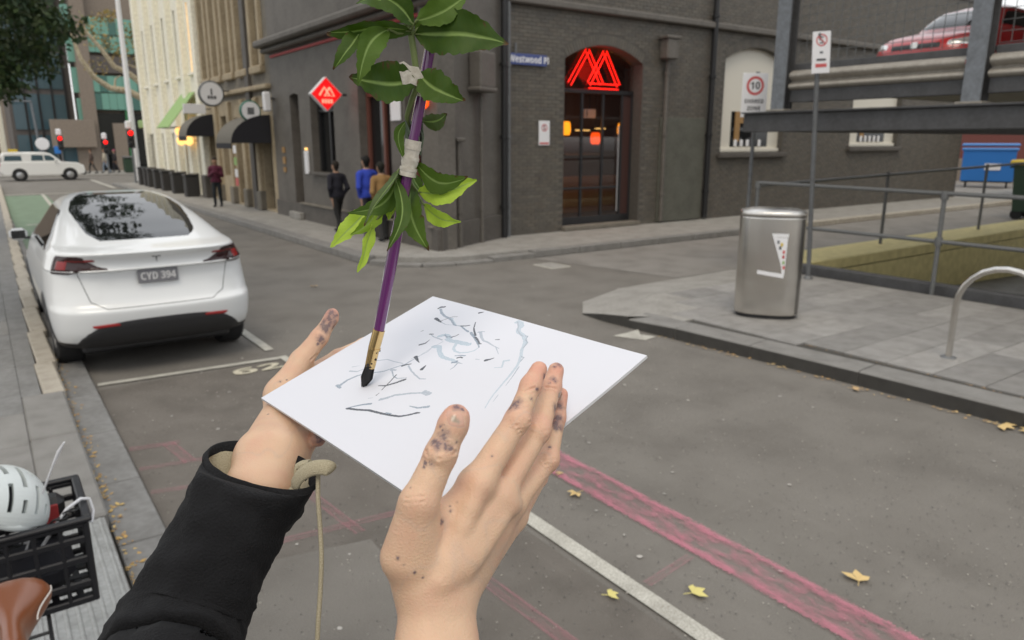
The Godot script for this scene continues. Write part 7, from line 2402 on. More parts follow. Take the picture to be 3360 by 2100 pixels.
func trees() -> void:
	var bark := grained(mat("bark", lin(0.11, 0.085, 0.065), 0.95), noise_tex(0.05, Color(0.6, 0.6, 0.6), Color(1, 1, 1), 256, 4, 31), 2.0)
	var pale := grained(mat("plane_bark", lin(0.66, 0.59, 0.46), 0.9), noise_tex(0.02, Color(0.65, 0.62, 0.55), Color(1, 1, 1), 256, 4, 37), 1.0)
	var lf := mat("crown_leaf", Color(1, 1, 1), 0.55)
	lf.vertex_color_use_as_albedo = true
	lf.backlight_enabled = true
	lf.backlight = Color(0.35, 0.42, 0.2)
	var r := RandomNumberGenerator.new()
	r.seed = 5
	var greens := [Color(0.03, 0.055, 0.016), Color(0.045, 0.08, 0.024), Color(0.065, 0.10, 0.03), Color(0.035, 0.07, 0.028), Color(0.075, 0.10, 0.04)]
	# street tree over the parked car
	var t1 := thing("street_tree", P(-0.9, 0.14, 20.0), "dark leafy evergreen street tree over the left footpath", "tree")
	var b := Builder.new()
	limb(b, Vector3.ZERO, Vector3(0.1, 4.2, 0), 0.2, 0.13, 0.05, r)
	var ends := [Vector3(1.9, 4.4, -0.6), Vector3(-1.6, 6.2, 0.3), Vector3(0.9, 5.8, 1.5), Vector3(0.2, 7.2, -1.6), Vector3(-0.6, 6.8, 1.6)]
	for e in ends:
		limb(b, Vector3(0.05, 3.4, 0), e, 0.09, 0.03, 0.12, r)
	put(b, "trunk", M.bark, t1)
	b = Builder.new()
	for k in 60:
		var d := Vector3(r.randfn(), r.randfn() * 0.7, r.randfn()).normalized() * pow(r.randf(), 0.4)
		var c := Vector3(0.3, 5.9, 0.0) + d * Vector3(2.5, 1.9, 3.4)
		leaf_cloud(b, c, Vector3(0.55, 0.42, 0.55), 130, 0.17, greens, r)
	for q in [[1.5, 3.7, 0.0], [1.9, 3.9, -0.9], [1.3, 3.3, -1.2], [1.8, 3.45, 1.2], [2.4, 4.0, 0.2], [1.3, 4.0, 1.0], [2.5, 4.4, -1.6], [1.5, 4.6, 2.2], [2.2, 4.8, 1.5], [2.7, 4.9, -0.4], [2.6, 5.4, 0.8], [1.8, 4.4, -2.2], [2.9, 4.6, 0.6], [1.2, 3.6, 0.4], [1.6, 3.2, 0.6], [2.1, 3.6, 0.8], [2.0, 3.3, -0.4], [2.8, 3.9, -0.8], [3.0, 4.3, 1.4], [1.0, 3.2, -0.3]]:
		leaf_cloud(b, Vector3(q[0] - 0.45, q[1] + 0.12, q[2]), Vector3(0.6, 0.46, 0.6), 330, 0.17, greens, r)
	for k in 34:
		leaf_cloud(b, Vector3(r.randf_range(1.2, 3.6), r.randf_range(6.3, 8.8), r.randf_range(-2.5, 5.0)), Vector3(0.65, 0.5, 0.65), 170, 0.19, greens, r)
	put(b, "crown", M.crown_leaf, t1)
	# a second tree spreads above the parked car
	var t4 := thing("street_tree", P(-1.6, 0.14, 10.2), "spreading evergreen street tree whose crown hangs over the white car", "tree")
	b = Builder.new()
	limb(b, Vector3.ZERO, Vector3(0.1, 4.6, 0), 0.2, 0.13, 0.05, r)
	for e in [Vector3(2.0, 6.6, -0.6), Vector3(1.6, 6.9, 1.5), Vector3(-1.5, 7.0, 0.3), Vector3(0.4, 7.6, -1.8)]:
		limb(b, Vector3(0.08, 4.2, 0), e, 0.09, 0.03, 0.12, r)
	put(b, "trunk", M.bark, t4)
	b = Builder.new()
	for k in 70:
		var d := Vector3(r.randfn(), r.randfn() * 0.7, r.randfn()).normalized() * pow(r.randf(), 0.4)
		leaf_cloud(b, Vector3(0.75, 7.0, 0.0) + d * Vector3(2.3, 1.1, 2.7), Vector3(0.6, 0.42, 0.6), 130, 0.18, greens, r)
	put(b, "crown", M.crown_leaf, t4)
	# the tree whose branch carries the brush
	var t2 := thing("street_tree", P(-1.15, 0.14, 0.9), "evergreen street tree rising beside the bicycle, its branch overhead", "tree")
	b = Builder.new()
	limb(b, Vector3.ZERO, Vector3(0.0, 3.6, 0), 0.17, 0.12, 0.03, r)
	for e in [Vector3(-1.2, 5.2, 0.6), Vector3(-0.4, 5.6, 1.4), Vector3(-0.5, 5.4, -1.0), Vector3(-1.8, 4.9, -0.4)]:
		limb(b, Vector3(0.0, 3.3, 0), e, 0.08, 0.03, 0.1, r)
	var tip := V(TWIG[0]) - t2.position
	b.tube([Vector3(0.0, 3.1, 0), Vector3(0.5, 3.35, 0.08), Vector3(1.0, 3.2, 0.22), tip + Vector3(-0.06, 0.35, -0.02), tip + Vector3(0.0, 0.02, 0.0), tip + Vector3(0.0, -0.01, 0.0)], [0.05, 0.035, 0.022, 0.009, 0.0035, 0.003], 8)
	put(b, "trunk", M.bark, t2)
	b = Builder.new()
	for k in 26:
		var d := Vector3(r.randfn(), r.randfn() * 0.7, r.randfn()).normalized() * pow(r.randf(), 0.4)
		leaf_cloud(b, Vector3(-1.2, 5.6, 0.3) + d * Vector3(1.5, 1.0, 2.0), Vector3(0.5, 0.4, 0.5), 120, 0.17, greens, r)
	put(b, "crown", M.crown_leaf, t2)
	# bare plane tree with a few yellow leaves at the crossing
	var t3 := thing("plane_tree", P(9.6, 0.0, 50.5), "pale plane tree with bare curving branches and yellow leaves", "tree")
	b = Builder.new()
	limb(b, Vector3.ZERO, Vector3(-0.2, 4.2, 0), 0.3, 0.22, 0.05, r)
	b.tube([Vector3(-0.2, 4.0, 0), Vector3(-0.9, 4.8, 0), Vector3(-1.7, 5.25, 0), Vector3(-2.6, 5.35, 0), Vector3(-3.4, 5.9, 0.2), Vector3(-4.0, 6.9, 0.3), Vector3(-4.3, 8.2, 0.3)], [0.24, 0.21, 0.19, 0.17, 0.15, 0.12, 0.08], 9)
	b.tube([Vector3(-0.2, 4.2, 0), Vector3(-0.8, 5.6, 0), Vector3(-1.5, 6.2, 0), Vector3(-2.3, 6.6, 0), Vector3(-2.9, 7.6, 0), Vector3(-3.7, 8.6, 0.2)], [0.22, 0.2, 0.17, 0.15, 0.12, 0.08], 9)
	b.tube([Vector3(-2.4, 5.35, 0), Vector3(-2.3, 5.9, 0), Vector3(-2.0, 6.1, 0)], [0.06, 0.05, 0.03], 8)
	b.tube([Vector3(-0.4, 5.0, 0), Vector3(-1.0, 6.6, -0.3), Vector3(-1.9, 6.9, -0.4)], [0.08, 0.06, 0.03], 8)
	b.tube([Vector3(-0.2, 4.2, 0), Vector3(0.6, 6.5, 0), Vector3(1.2, 9.0, 0)], [0.16, 0.12, 0.05], 9)
	put(b, "trunk", M.plane_bark, t3)
	b = Builder.new()
	var yel := [Color(0.32, 0.22, 0.06), Color(0.36, 0.26, 0.09), Color(0.22, 0.17, 0.06), Color(0.16, 0.15, 0.06)]
	for k in 34:
		leaf_cloud(b, Vector3(r.randf_range(-3.8, 1.5), r.randf_range(6.6, 9.4), r.randf_range(-1.4, 1.4)), Vector3(0.6, 0.5, 0.6), 42, 0.22, yel, r)
	put(b, "crown", M.crown_leaf, t3)


func V(q: Array) -> Vector3:
	return Vector3(q[0], q[1], -q[2])


func bicycle() -> void:
	var bk := thing("bicycle", P(-0.08, 0.145, 1.9), "parked bicycle with a brown leather saddle beside the gutter", "bicycle")
	mat("bike_frame", lin(0.03, 0.03, 0.032), 0.35)
	var leather := mat("brown_leather", lin(0.21, 0.062, 0.018), 0.3)
	leather.clearcoat_enabled = true
	leather.clearcoat = 0.4
	leather.clearcoat_roughness = 0.25
	mat("stitch", lin(0.6, 0.55, 0.5), 0.7)
	# frame points: saddle at the origin's height 1.08, rear wheel towards -z, front towards +z
	var b := Builder.new()
	for q in [[-0.42, 0.0], [0.62, 0.0]]:
		var wb := Builder.new()
		var ring := []
		for k in 41:
			var a := TAU * k / 40.0
			ring.append(Vector3(0, 0.34 + 0.325 * cos(a), q[0] + 0.325 * sin(a)))
		wb.tube(ring, [0.018], 8, false, 1.0, Vector3.RIGHT)
		var w := put(wb, "wheel", M.rubber, bk)
		wb = Builder.new()
		for k in 18:
			var a := TAU * k / 18.0
			wb.tube([Vector3(0.02 if k % 2 else -0.02, 0.34, q[0]), Vector3(0, 0.34 + 0.31 * cos(a), q[0] + 0.31 * sin(a))], [0.0015], 4)
		put(wb, "spokes", M.alloy, w)
	b = Builder.new()
	b.tube([Vector3(0, 0.28, -0.0), Vector3(0, 0.98, -0.06)], [0.017], 10)
	b.tube([Vector3(0, 0.28, 0.0), Vector3(0, 0.75, 0.48)], [0.018], 10)
	b.tube([Vector3(0, 0.78, -0.03), Vector3(0, 0.85, 0.46)], [0.016], 10)
	b.tube([Vector3(0, 0.7, 0.5), Vector3(0, 1.05, 0.42)], [0.018], 10)
	for sx in [-0.06, 0.06]:
		b.tube([Vector3(sx * 0.4, 0.28, 0), Vector3(sx, 0.34, -0.42)], [0.01], 8)
		b.tube([Vector3(sx * 0.3, 0.74, -0.04), Vector3(sx, 0.34, -0.42)], [0.009], 8)
		b.tube([Vector3(sx, 0.7, 0.5), Vector3(sx, 0.34, 0.62)], [0.011], 8)
	put(b, "frame", M.bike_frame, bk)
	b = Builder.new()
	b.tube([Vector3(-0.3, 1.1, 0.3), Vector3(-0.1, 1.1, 0.42), Vector3(0.1, 1.1, 0.42), Vector3(0.3, 1.1, 0.3)], [0.012], 8)
	put(b, "handlebar", M.bike_frame, bk)
	b = Builder.new()
	b.tube([Vector3(0.1, 0.28, 0), Vector3(0.1, 0.14, 0.1)], [0.01], 6)
	b.tube([Vector3(-0.1, 0.28, 0), Vector3(-0.1, 0.42, -0.1)], [0.01], 6)
	b.box(Vector3(0.14, 0.14, 0.1), Vector3(0.09, 0.02, 0.06), 0.005)
	b.box(Vector3(-0.14, 0.42, -0.1), Vector3(0.09, 0.02, 0.06), 0.005)
	b.tube([Vector3(-0.1, 0.28, 0), Vector3(0.1, 0.28, 0)], [0.02], 8)
	put(b, "crank", M.alloy, bk)
	# stand so that it leans on nothing
	b = Builder.new()
	b.tube([Vector3(0.05, 0.3, -0.3), Vector3(0.16, 0.006, -0.28)], [0.009], 6)
	put(b, "kickstand", M.alloy, bk)
	# rear rack
	b = Builder.new()
	for sx in [-0.07, 0.07]:
		b.tube([Vector3(sx, 0.77, -0.1), Vector3(sx, 0.77, -0.86)], [0.006], 6)
		b.tube([Vector3(sx, 0.77, -0.5), Vector3(sx, 0.34, -0.42)], [0.006], 6)
	for z in [-0.15, -0.4, -0.65, -0.85]:
		b.tube([Vector3(-0.07, 0.77, z), Vector3(0.07, 0.77, z)], [0.005], 6)
	put(b, "rear_rack", M.bike_frame, bk)
	# saddle: wide rounded tail, narrowing nose, with a pale seam
	b = Builder.new()
	var rings := []
	for k in 17:
		var t := k / 16.0
		var z := lerpf(-0.14, 0.15, t)
		var w := lerpf(0.088, 0.026, smoothstep(0.15, 0.75, t)) * sqrt(maxf(0.0, 1.0 - pow(maxf(0.0, 0.22 - t) / 0.22, 2.2))) * (1.0 if t < 0.97 else 0.7) + 0.001
		var h := 0.05 * sqrt(maxf(0.02, 1.0 - pow(maxf(0.0, 0.2 - t) / 0.2, 2.5)))
		var ring := []
		for j in 20:
			var a := TAU * j / 20.0
			var sx := signf(cos(a)) * pow(absf(cos(a)), 0.75)
			var sy := sin(a)
			ring.append(Vector3(sx * w, 1.06 + (sy * h * (1.0 if sy > 0 else 0.9)) + 0.012 * (1.0 - t), z))
		rings.append(ring)
	b.grid(rings, true)
	b.fan(rings[0], true)
	b.fan(rings[16], false)
	var sd := put(b, "saddle", M.brown_leather, bk)
	b = Builder.new()
	var seam := []
	for k in 13:
		var t := k / 12.0
		seam.append(Vector3(lerpf(0.086, 0.05, smoothstep(0.2, 1.0, t)), 1.076 + 0.012 * sin(t * PI), lerpf(-0.10, 0.04, t)))
	b.tube(seam, [0.0022], 6)
	put(b, "seam", M.stitch, sd)
	# milk crate on the rack with its slats
	var cx := -0.05
	var cr := thing("milk_crate", P(cx, 0.93, 2.53), "black plastic milk crate carried behind the bicycle saddle", "crate")
	mat("crate_black", lin(0.014, 0.014, 0.017), 0.38)
	var hx := 0.17
	var hz := 0.165
	for y in [0.015, 0.07, 0.15, 0.215, 0.262]:
		var hh := 0.03 if y < 0.25 else 0.022
		for sg in [-1.0, 1.0]:
			part_box(cr, "side_bar", M.crate_black, Vector3(sg * hx, y, 0), Vector3(0.012, hh * 0.75, hz * 2 + 0.012), 0.004)
			part_box(cr, "end_bar", M.crate_black, Vector3(0, y, sg * hz), Vector3(hx * 2 - 0.012, hh * 0.75, 0.012), 0.004)
	for k in 6:
		var x := lerpf(-hx, hx, k / 5.0)
		for sg in [-1.0, 1.0]:
			part_box(cr, "upright", M.crate_black, Vector3(x * (0.985), 0.135, sg * (hz - 0.001)), Vector3(0.018 if k in [0, 5] else 0.012, 0.26, 0.016), 0.004)
			part_box(cr, "upright", M.crate_black, Vector3(sg * (hx - 0.001), 0.135, lerpf(-hz, hz, k / 5.0) * 0.97), Vector3(0.016, 0.26, 0.014), 0.004)
	for k in 5:
		part_box(cr, "floor_slat", M.crate_black, Vector3(0, 0.006, lerpf(-0.13, 0.13, k / 4.0)), Vector3(hx * 2, 0.012, 0.03), 0.002)
		part_box(cr, "floor_slat", M.crate_black, Vector3(lerpf(-0.13, 0.13, k / 4.0), 0.0055, 0), Vector3(0.02, 0.008, hz * 2), 0.002)
	part_box(cr, "rim", M.crate_black, Vector3(0, 0.278, hz + 0.004), Vector3(hx * 2 + 0.03, 0.014, 0.024), 0.004)
	part_box(cr, "rim", M.crate_black, Vector3(0, 0.278, -hz - 0.004), Vector3(hx * 2 + 0.03, 0.014, 0.024), 0.004)
	for sg in [-1.0, 1.0]:
		part_box(cr, "rim", M.crate_black, Vector3(sg * (hx + 0.004), 0.279, 0), Vector3(0.024, 0.014, hz * 2 - 0.014), 0.004)
	# what lies in the crate
	var bag := thing("dark_bag", P(cx, 0.95, 2.53), "dark folded bag at the bottom of the milk crate", "bag")
	b = Builder.new()
	b.box(Vector3(-0.01, 0.075, 0.0), Vector3(0.28, 0.13, 0.26), 0.05)
	put(b, "body", M.awning_black, bag)
	b = Builder.new()
	b.tube([Vector3(-0.06, 0.14, 0.0), Vector3(-0.05, 0.17, 0.0), Vector3(0.03, 0.17, 0.0), Vector3(0.04, 0.14, 0.0)], [0.006], 6)
	put(b, "handle", M.near_black, bag)
	var he := thing("bike_helmet", P(-0.085, 1.25, 2.50), "white vented bicycle helmet resting in the milk crate", "helmet")
	var shell := mat("helmet_white", lin(0.62, 0.66, 0.65), 0.35)
	mat("helmet_foam", lin(0.02, 0.02, 0.022), 0.8)
	he.rotation = Vector3(0.15, 0.3, -0.5)
	b = Builder.new()
	var rows := []
	for i in 13:
		var ph := lerpf(-0.25, PI / 2, i / 12.0)
		var ring := []
		for j in 28:
			var a := -TAU * j / 28.0
			ring.append(Vector3(cos(a) * cos(ph) * 0.088, sin(ph) * 0.1, sin(a) * cos(ph) * 0.118))
		rows.append(ring)
	b.grid(rows, true)
	put(b, "liner", M.helmet_foam, he)
	# hard shell with long vents cut through it; a rim wall turns in at each vent
	b = Builder.new()
	var nu := 21
	var nv := 30
	var pt := func(i: int, j: int, out: float) -> Vector3:
		var u := lerpf(-1.25, 1.25, i / float(nu))
		var a := lerpf(0.02, PI - 0.02, j / float(nv))
		var bulge := cos(u)
		return Vector3(sin(u) * (0.092 + out), 0.0 + sin(a) * (0.104 + out) * (0.25 + 0.75 * bulge), cos(a) * (0.122 + out) * (0.5 + 0.5 * bulge))
	var open := func(i: int, j: int) -> bool:
		var band := i % 3
		if i < 2 or i > nu - 3 or band != 1:
			return false
		var k := (j + (4 if int(i / 3) % 2 else 0)) % 10
		return k > 2 and j > 2 and j < nv - 3
	for i in nu:
		for j in nv:
			if open.call(i, j):
				for e in [[i, j, i + 1, j, i, j - 1], [i, j + 1, i + 1, j + 1, i, j + 1], [i, j, i, j + 1, i - 1, j], [i + 1, j, i + 1, j + 1, i + 1, j]]:
					if not open.call(e[4], e[5]):
						b.quad(pt.call(e[0], e[1], 0.016), pt.call(e[2], e[3], 0.016), pt.call(e[2], e[3], 0.0), pt.call(e[0], e[1], 0.0))
				continue
			var q0: Vector3 = pt.call(i, j, 0.016)
			b.oriented(q0, pt.call(i + 1, j, 0.016), pt.call(i + 1, j + 1, 0.016), pt.call(i, j + 1, 0.016), q0)
	put(b, "shell", shell, he)
	b = Builder.new()
	var brim := []
	for k in 29:
		var a := TAU * k / 28.0
		brim.append(Vector3(cos(a) * 0.096, -0.004, sin(a) * 0.128))
	b.tube(brim, [0.014], 8, false)
	put(b, "shell_rim", shell, he)
	var pal := thing("palette_knife", P(-0.02, 1.1, 2.47), "pale plastic tool with a long handle sticking out of the crate", "tool")
	b = Builder.new()
	b.tube([Vector3(-0.02, 0.0, 0), Vector3(0.035, 0.16, 0.02), Vector3(0.08, 0.27, 0.045), Vector3(0.1, 0.315, 0.06), Vector3(0.117, 0.345, 0.07)], [0.006, 0.006, 0.006, 0.011, 0.004], 8, true, 0.5)
	put(b, "blade", M.sign_white, pal)
	b = Builder.new()
	b.box(Vector3(0.0, 0.1, 0.012), Vector3(0.026, 0.14, 0.012), 0.004, Basis(Vector3(0, 0, 1), -0.3))
	put(b, "handle", M.sign_white, pal)
	var rb := thing("red_black_case", P(0.03, 1.09, 2.58), "small black case with a red front inside the crate", "case")
	part_box(rb, "body", M.near_black, Vector3(0, 0.06, 0), Vector3(0.1, 0.13, 0.08), 0.02)
	part_box(rb, "red_face", M.red_band, Vector3(0, 0.075, 0.041), Vector3(0.06, 0.07, 0.006), 0.01)
	var lk := thing("white_cable", P(0.03, 1.09, 2.5), "looped white cable hanging over the crate rim", "cable")
	b = Builder.new()
	b.tube([Vector3(-0.03, 0.01, 0.03), Vector3(0.01, 0.08, 0.06), Vector3(0.05, 0.125, 0.05), Vector3(0.09, 0.138, 0.03), Vector3(0.112, 0.128, 0.02), Vector3(0.118, 0.09, 0.03), Vector3(0.108, 0.06, 0.05)], [0.005], 8)
	put(b, "wire", M.sign_white, lk)
	var ch := thing("chain_lock", P(0.0, 1.09, 2.44), "black coiled chain lock lying in the crate", "lock")
	for k in 12:
		b = Builder.new()
		var rg := []
		for j in 13:
			var a := TAU * j / 12.0
			rg.append(Vector3(cos(a) * 0.013, sin(a) * 0.009, 0))
		b.tube(rg, [0.0035], 6, false)
		var o := put(b, "link", M.near_black, ch)
		o.position = Vector3(-0.09 + 0.017 * k, 0.05 + 0.006 * k, 0.01 * sin(k))
		o.rotation = Vector3(PI / 2 * (k % 2), 0, 0)


func litter_leaf(at: Vector3, size: float, r: RandomNumberGenerator, label: String, m: Material) -> void:
	var t := thing("fallen_leaf", at, label, "leaf", "fallen leaves on the road", r.randf() * TAU)
	var b := Builder.new()
	for k in 3:
		var a := lerpf(-0.9, 0.9, k / 2.0)
		var d := Vector3(sin(a), 0, cos(a))
		var sd := Vector3(d.z, 0, -d.x)
		var l := size * r.randf_range(0.7, 1.0)
		var w := size * 0.22
		b.oriented(Vector3.ZERO, d * l * 0.5 + sd * w + Vector3.UP * 0.012, d * l + Vector3.UP * 0.004, d * l * 0.5 - sd * w + Vector3.UP * 0.009, Vector3.UP)
	var o := put(b, "blade", m, t)
	b = Builder.new()
	b.tube([Vector3(0, 0.003, 0), Vector3(0.01, 0.004, -size * 0.5)], [0.0022], 5)
	put(b, "stalk", m, t)


func road_litter() -> void:
	var r := RandomNumberGenerator.new()
	r.seed = 41
	var y1 := mat("leaf_straw", lin(0.62, 0.45, 0.20), 0.8)
	var y2 := mat("leaf_yellow", lin(0.62, 0.55, 0.20), 0.8)
	var y3 := mat("leaf_tan", lin(0.48, 0.33, 0.17), 0.8)
	for q in [[2.975, 3.43, 0.09, "straw coloured dry leaf lying on the pink chalk band", y1], [2.73, 2.22, 0.1, "curled yellow leaf beside the white line", y2], [3.54, 1.78, 0.11, "three pointed straw leaf on the open asphalt", y1], [6.5, 3.55, 0.09, "tan leaf lying under the corner kerb", y3], [6.62, 2.33, 0.16, "large pale leaf against the corner kerb face", y1], [6.66, 2.1, 0.14, "pale leaf next to the large one at the kerb", y1], [2.36, 2.46, 0.07, "short pale twig leaf at the edge of the white line", y2], [4.22, 11.5, 0.1, "tan leaf on the road ahead of the parked car", y3], [3.05, 3.72, 0.05, "tiny straw leaf at the end of the pink band", y3], [3.16, 3.95, 0.05, "tiny tan leaf beyond the pink band", y3]]:
		litter_leaf(P(q[0], 0.017, q[1]), q[2], r, q[3], q[4])
	# litter in the left gutter, too many to count
	var b := Builder.new()
	for k in 420:
		var s := 2.2 + pow(r.randf(), 1.6) * 7.0
		var p := P(0.365 + absf(r.randfn()) * 0.035, 0.062, s)
		var a := r.randf() * TAU
		var d := Vector3(sin(a), 0.2 * r.randfn(), cos(a))
		var sd := Vector3(d.z, 0.1, -d.x)
		var l := r.randf_range(0.015, 0.045)
		b.col = [Color(0.45, 0.29, 0.1), Color(0.5, 0.36, 0.14), Color(0.33, 0.2, 0.09)][r.randi() % 3]
		b.oriented(p, p + d * l * 0.5 + sd * l * 0.3, p + d * l, p + d * l * 0.5 - sd * l * 0.3, Vector3.UP)
	for k in 160:
		var s := -2.0 + r.randf() * 8.0
		var p := P(6.69 - absf(r.randfn()) * 0.05 - maxf(0.0, s - 2.2) * 0.05, 0.012, s)
		var a := r.randf() * TAU
		var d := Vector3(sin(a), 0.1, cos(a))
		var sd := Vector3(d.z, 0.1, -d.x)
		var l := r.randf_range(0.02, 0.06)
		b.col = [Color(0.5, 0.32, 0.14), Color(0.55, 0.4, 0.2)][r.randi() % 2]
		b.oriented(p, p + d * l * 0.5 + sd * l * 0.3, p + d * l, p + d * l * 0.5 - sd * l * 0.3, Vector3.UP)
	for k in 150:
		var s := -1.0 + r.randf() * 6.5
		var p := P(7.12 + r.randfn() * 0.012, 0.14, s)
		var a := r.randf() * TAU
		var d := Vector3(sin(a), 0.2, cos(a))
		var sd := Vector3(d.z, 0.1, -d.x)
		var l := r.randf_range(0.015, 0.03)
		b.col = Color(0.3, 0.2, 0.11)
		b.oriented(p, p + d * l * 0.5 + sd * l * 0.3, p + d * l, p + d * l * 0.5 - sd * l * 0.3, Vector3.UP)
	var vm := mat("gutter_leaf", Color(1, 1, 1), 0.85)
	vm.vertex_color_use_as_albedo = true
	tag(put(b, "gutter_litter", vm), "yellow and tan leaf litter along the gutters", "leaf litter", "", "stuff")
	# loose grit and exposed stone of the asphalt
	b = Builder.new()
	for k in 9000:
		var p := Vector2(r.randf_range(0.66, 6.3), 0.8 + pow(r.randf(), 1.5) * 8.0)
		var rad := r.randf_range(0.0025, 0.0065)
		var ph := r.randf() * TAU
		var tone := r.randf()
		b.col = Color(0.10, 0.095, 0.09).lerp(Color(0.46, 0.43, 0.38), tone * tone)
		var top := P(p.x, 0.0115 + rad * 0.3, p.y)
		for j in 4:
			var a0 := ph + TAU * j / 4.0
			var a1 := ph + TAU * (j + 1) / 4.0
			b.tri(top, P(p.x + cos(a0) * rad, 0.0085, p.y + sin(a0) * rad), P(p.x + cos(a1) * rad, 0.0085, p.y + sin(a1) * rad))
	tag(put(b, "road_grit", vm), "fine stone grit showing in the asphalt", "grit", "", "stuff")
	# pale trodden spots of gum and stone chips on the asphalt
	b = Builder.new()
	for k in 150:
		var p := Vector2(r.randf_range(1.0, 9.5), r.randf_range(1.0, 9.5))
		if p.x > 6.3 and p.y < 8.4:
			if p.x < 7.3:
				continue
		var y := 0.152 if (p.x > 6.3 and p.y < 8.0) else 0.009
		var rad := r.randf_range(0.006, 0.02)
		var pts := []
		var ph := r.randf() * TAU
		for j in 8:
			var a := TAU * j / 8.0 + ph
			pts.append(P(p.x + cos(a) * rad * r.randf_range(0.7, 1.1), y, p.y + sin(a) * rad * r.randf_range(0.7, 1.1)))
		b.col = Color(0.42, 0.40, 0.37) * r.randf_range(0.75, 1.15)
		b.col.a = 1.0
		b.fan(pts, false)
	tag(put(b, "gum_spots", vm), "pale spots of trodden gum scattered over road and paving", "gum spots", "", "stuff")


func paper() -> void:
	var T := V(PAPER[0])
	var R := V(PAPER[1])
	var L := V(PAPER[2])
	var nn := (L - T).cross(R - T).normalized()
	if nn.y < 0:
		nn = -nn
	# ink drawing, 5 pixels to the millimetre
	var w := 1485
	var h := 1050
	var im := Image.create(w, h, false, Image.FORMAT_RGB8)
	var base := Color(0.845, 0.85, 0.875)
	im.fill(base)
	var ns := FastNoiseLite.new()
	ns.seed = 12
	ns.frequency = 0.09
	ns.fractal_octaves = 3
	var tones := [Color(0.58, 0.67, 0.73), Color(0.40, 0.47, 0.54), Color(0.17, 0.19, 0.22)]
	for st in STROKES:
		var q: Array = st[0]
		var n := int(q.size() / 2)
		for i in n - 1:
			var a := Vector2(q[i * 2] * w, q[i * 2 + 1] * h)
			var e := Vector2(q[i * 2 + 2] * w, q[i * 2 + 3] * h)
			var ra := lerpf(st[1], st[2], float(i) / (n - 1)) * 1.05
			var rb := lerpf(st[1], st[2], float(i + 1) / (n - 1)) * 1.05
			var m := maxf(ra, rb) + 2.0
			var x0 := maxi(0, int(minf(a.x, e.x) - m))
			var x1 := mini(w - 1, int(maxf(a.x, e.x) + m))
			var y0 := maxi(0, int(minf(a.y, e.y) - m))
			var y1 := mini(h - 1, int(maxf(a.y, e.y) + m))
			var d := e - a
			var il := 1.0 / maxf(d.length_squared(), 0.01)
			for y in range(y0, y1 + 1):
				for x in range(x0, x1 + 1):
					var p := Vector2(x, y) - a
					var t := clampf(p.dot(d) * il, 0.0, 1.0)
					if i < n - 2 and p.dot(d) * il > 1.0:
						continue
					var dist := (p - d * t).length()
					var rr := lerpf(ra, rb, t) * (1.0 + 0.35 * ns.get_noise_2d(x * 0.6, y * 0.6))
					var cov := clampf(rr - dist + 0.5, 0.0, 1.0)
					if cov <= 0.0:
						continue
					var along := ns.get_noise_2d(x * 1.7 + 300.0, y * 1.7)
					var rim := smoothstep(0.55, 1.0, dist / maxf(rr, 0.5)) * 0.25
					var al: float = clampf(st[3] * (0.95 + 0.7 * along + rim), 0.0, 1.0) * cov
					var tone: Color = tones[st[4]]
					var mixed := base.lerp(tone, al)
					var old := im.get_pixel(x, y)
					if mixed.g < old.g:
						im.set_pixel(x, y, mixed)
	var pm := mat("drawing_paper", Color(1, 1, 1), 0.75)
	pm.albedo_texture = ImageTexture.create_from_image(im)
	mat("card_edge", lin(0.62, 0.62, 0.63), 0.8)
	var t := thing("drawing_card", (T + R + L + (R + L - T)) * 0.25, "white card with grey ink brush marks held in both hands", "card")
	var o := t.position
	var b := Builder.new()
	var B := R + L - T
	var th := nn * -0.0024
	var bow := func(u: float, v: float) -> Vector3:
		return T + (R - T) * u + (L - T) * v - o + nn * (0.0016 * (1.0 - pow(2.0 * u - 1.0, 2.0)) + 0.0022 * pow(u, 6.0) * pow(1.0 - v, 4.0))
	var top := []
	var under := []
	for i in 13:
		var la := []
		var lb := []
		for j in 17:
			la.append(bow.call(j / 16.0, i / 12.0))
			lb.append(bow.call(j / 16.0, i / 12.0) + th)
		top.append(la)
		under.append(lb)
	var face_up: bool = (R - T).cross(L - T).dot(nn) > 0
	b.grid(top, false, not face_up)
	put(b, "drawn_face", pm, t)
	b = Builder.new()
	b.grid(under, false, face_up)
	for k in 16:
		b.oriented(top[0][k], top[0][k + 1], under[0][k + 1], under[0][k], T - L)
		b.oriented(top[12][k], top[12][k + 1], under[12][k + 1], under[12][k], L - T)
	for k in 12:
		b.oriented(top[k][0], top[k + 1][0], under[k + 1][0], under[k][0], T - R)
		b.oriented(top[k][16], top[k + 1][16], under[k + 1][16], under[k][16], R - T)
	put(b, "board", M.card_edge, t)


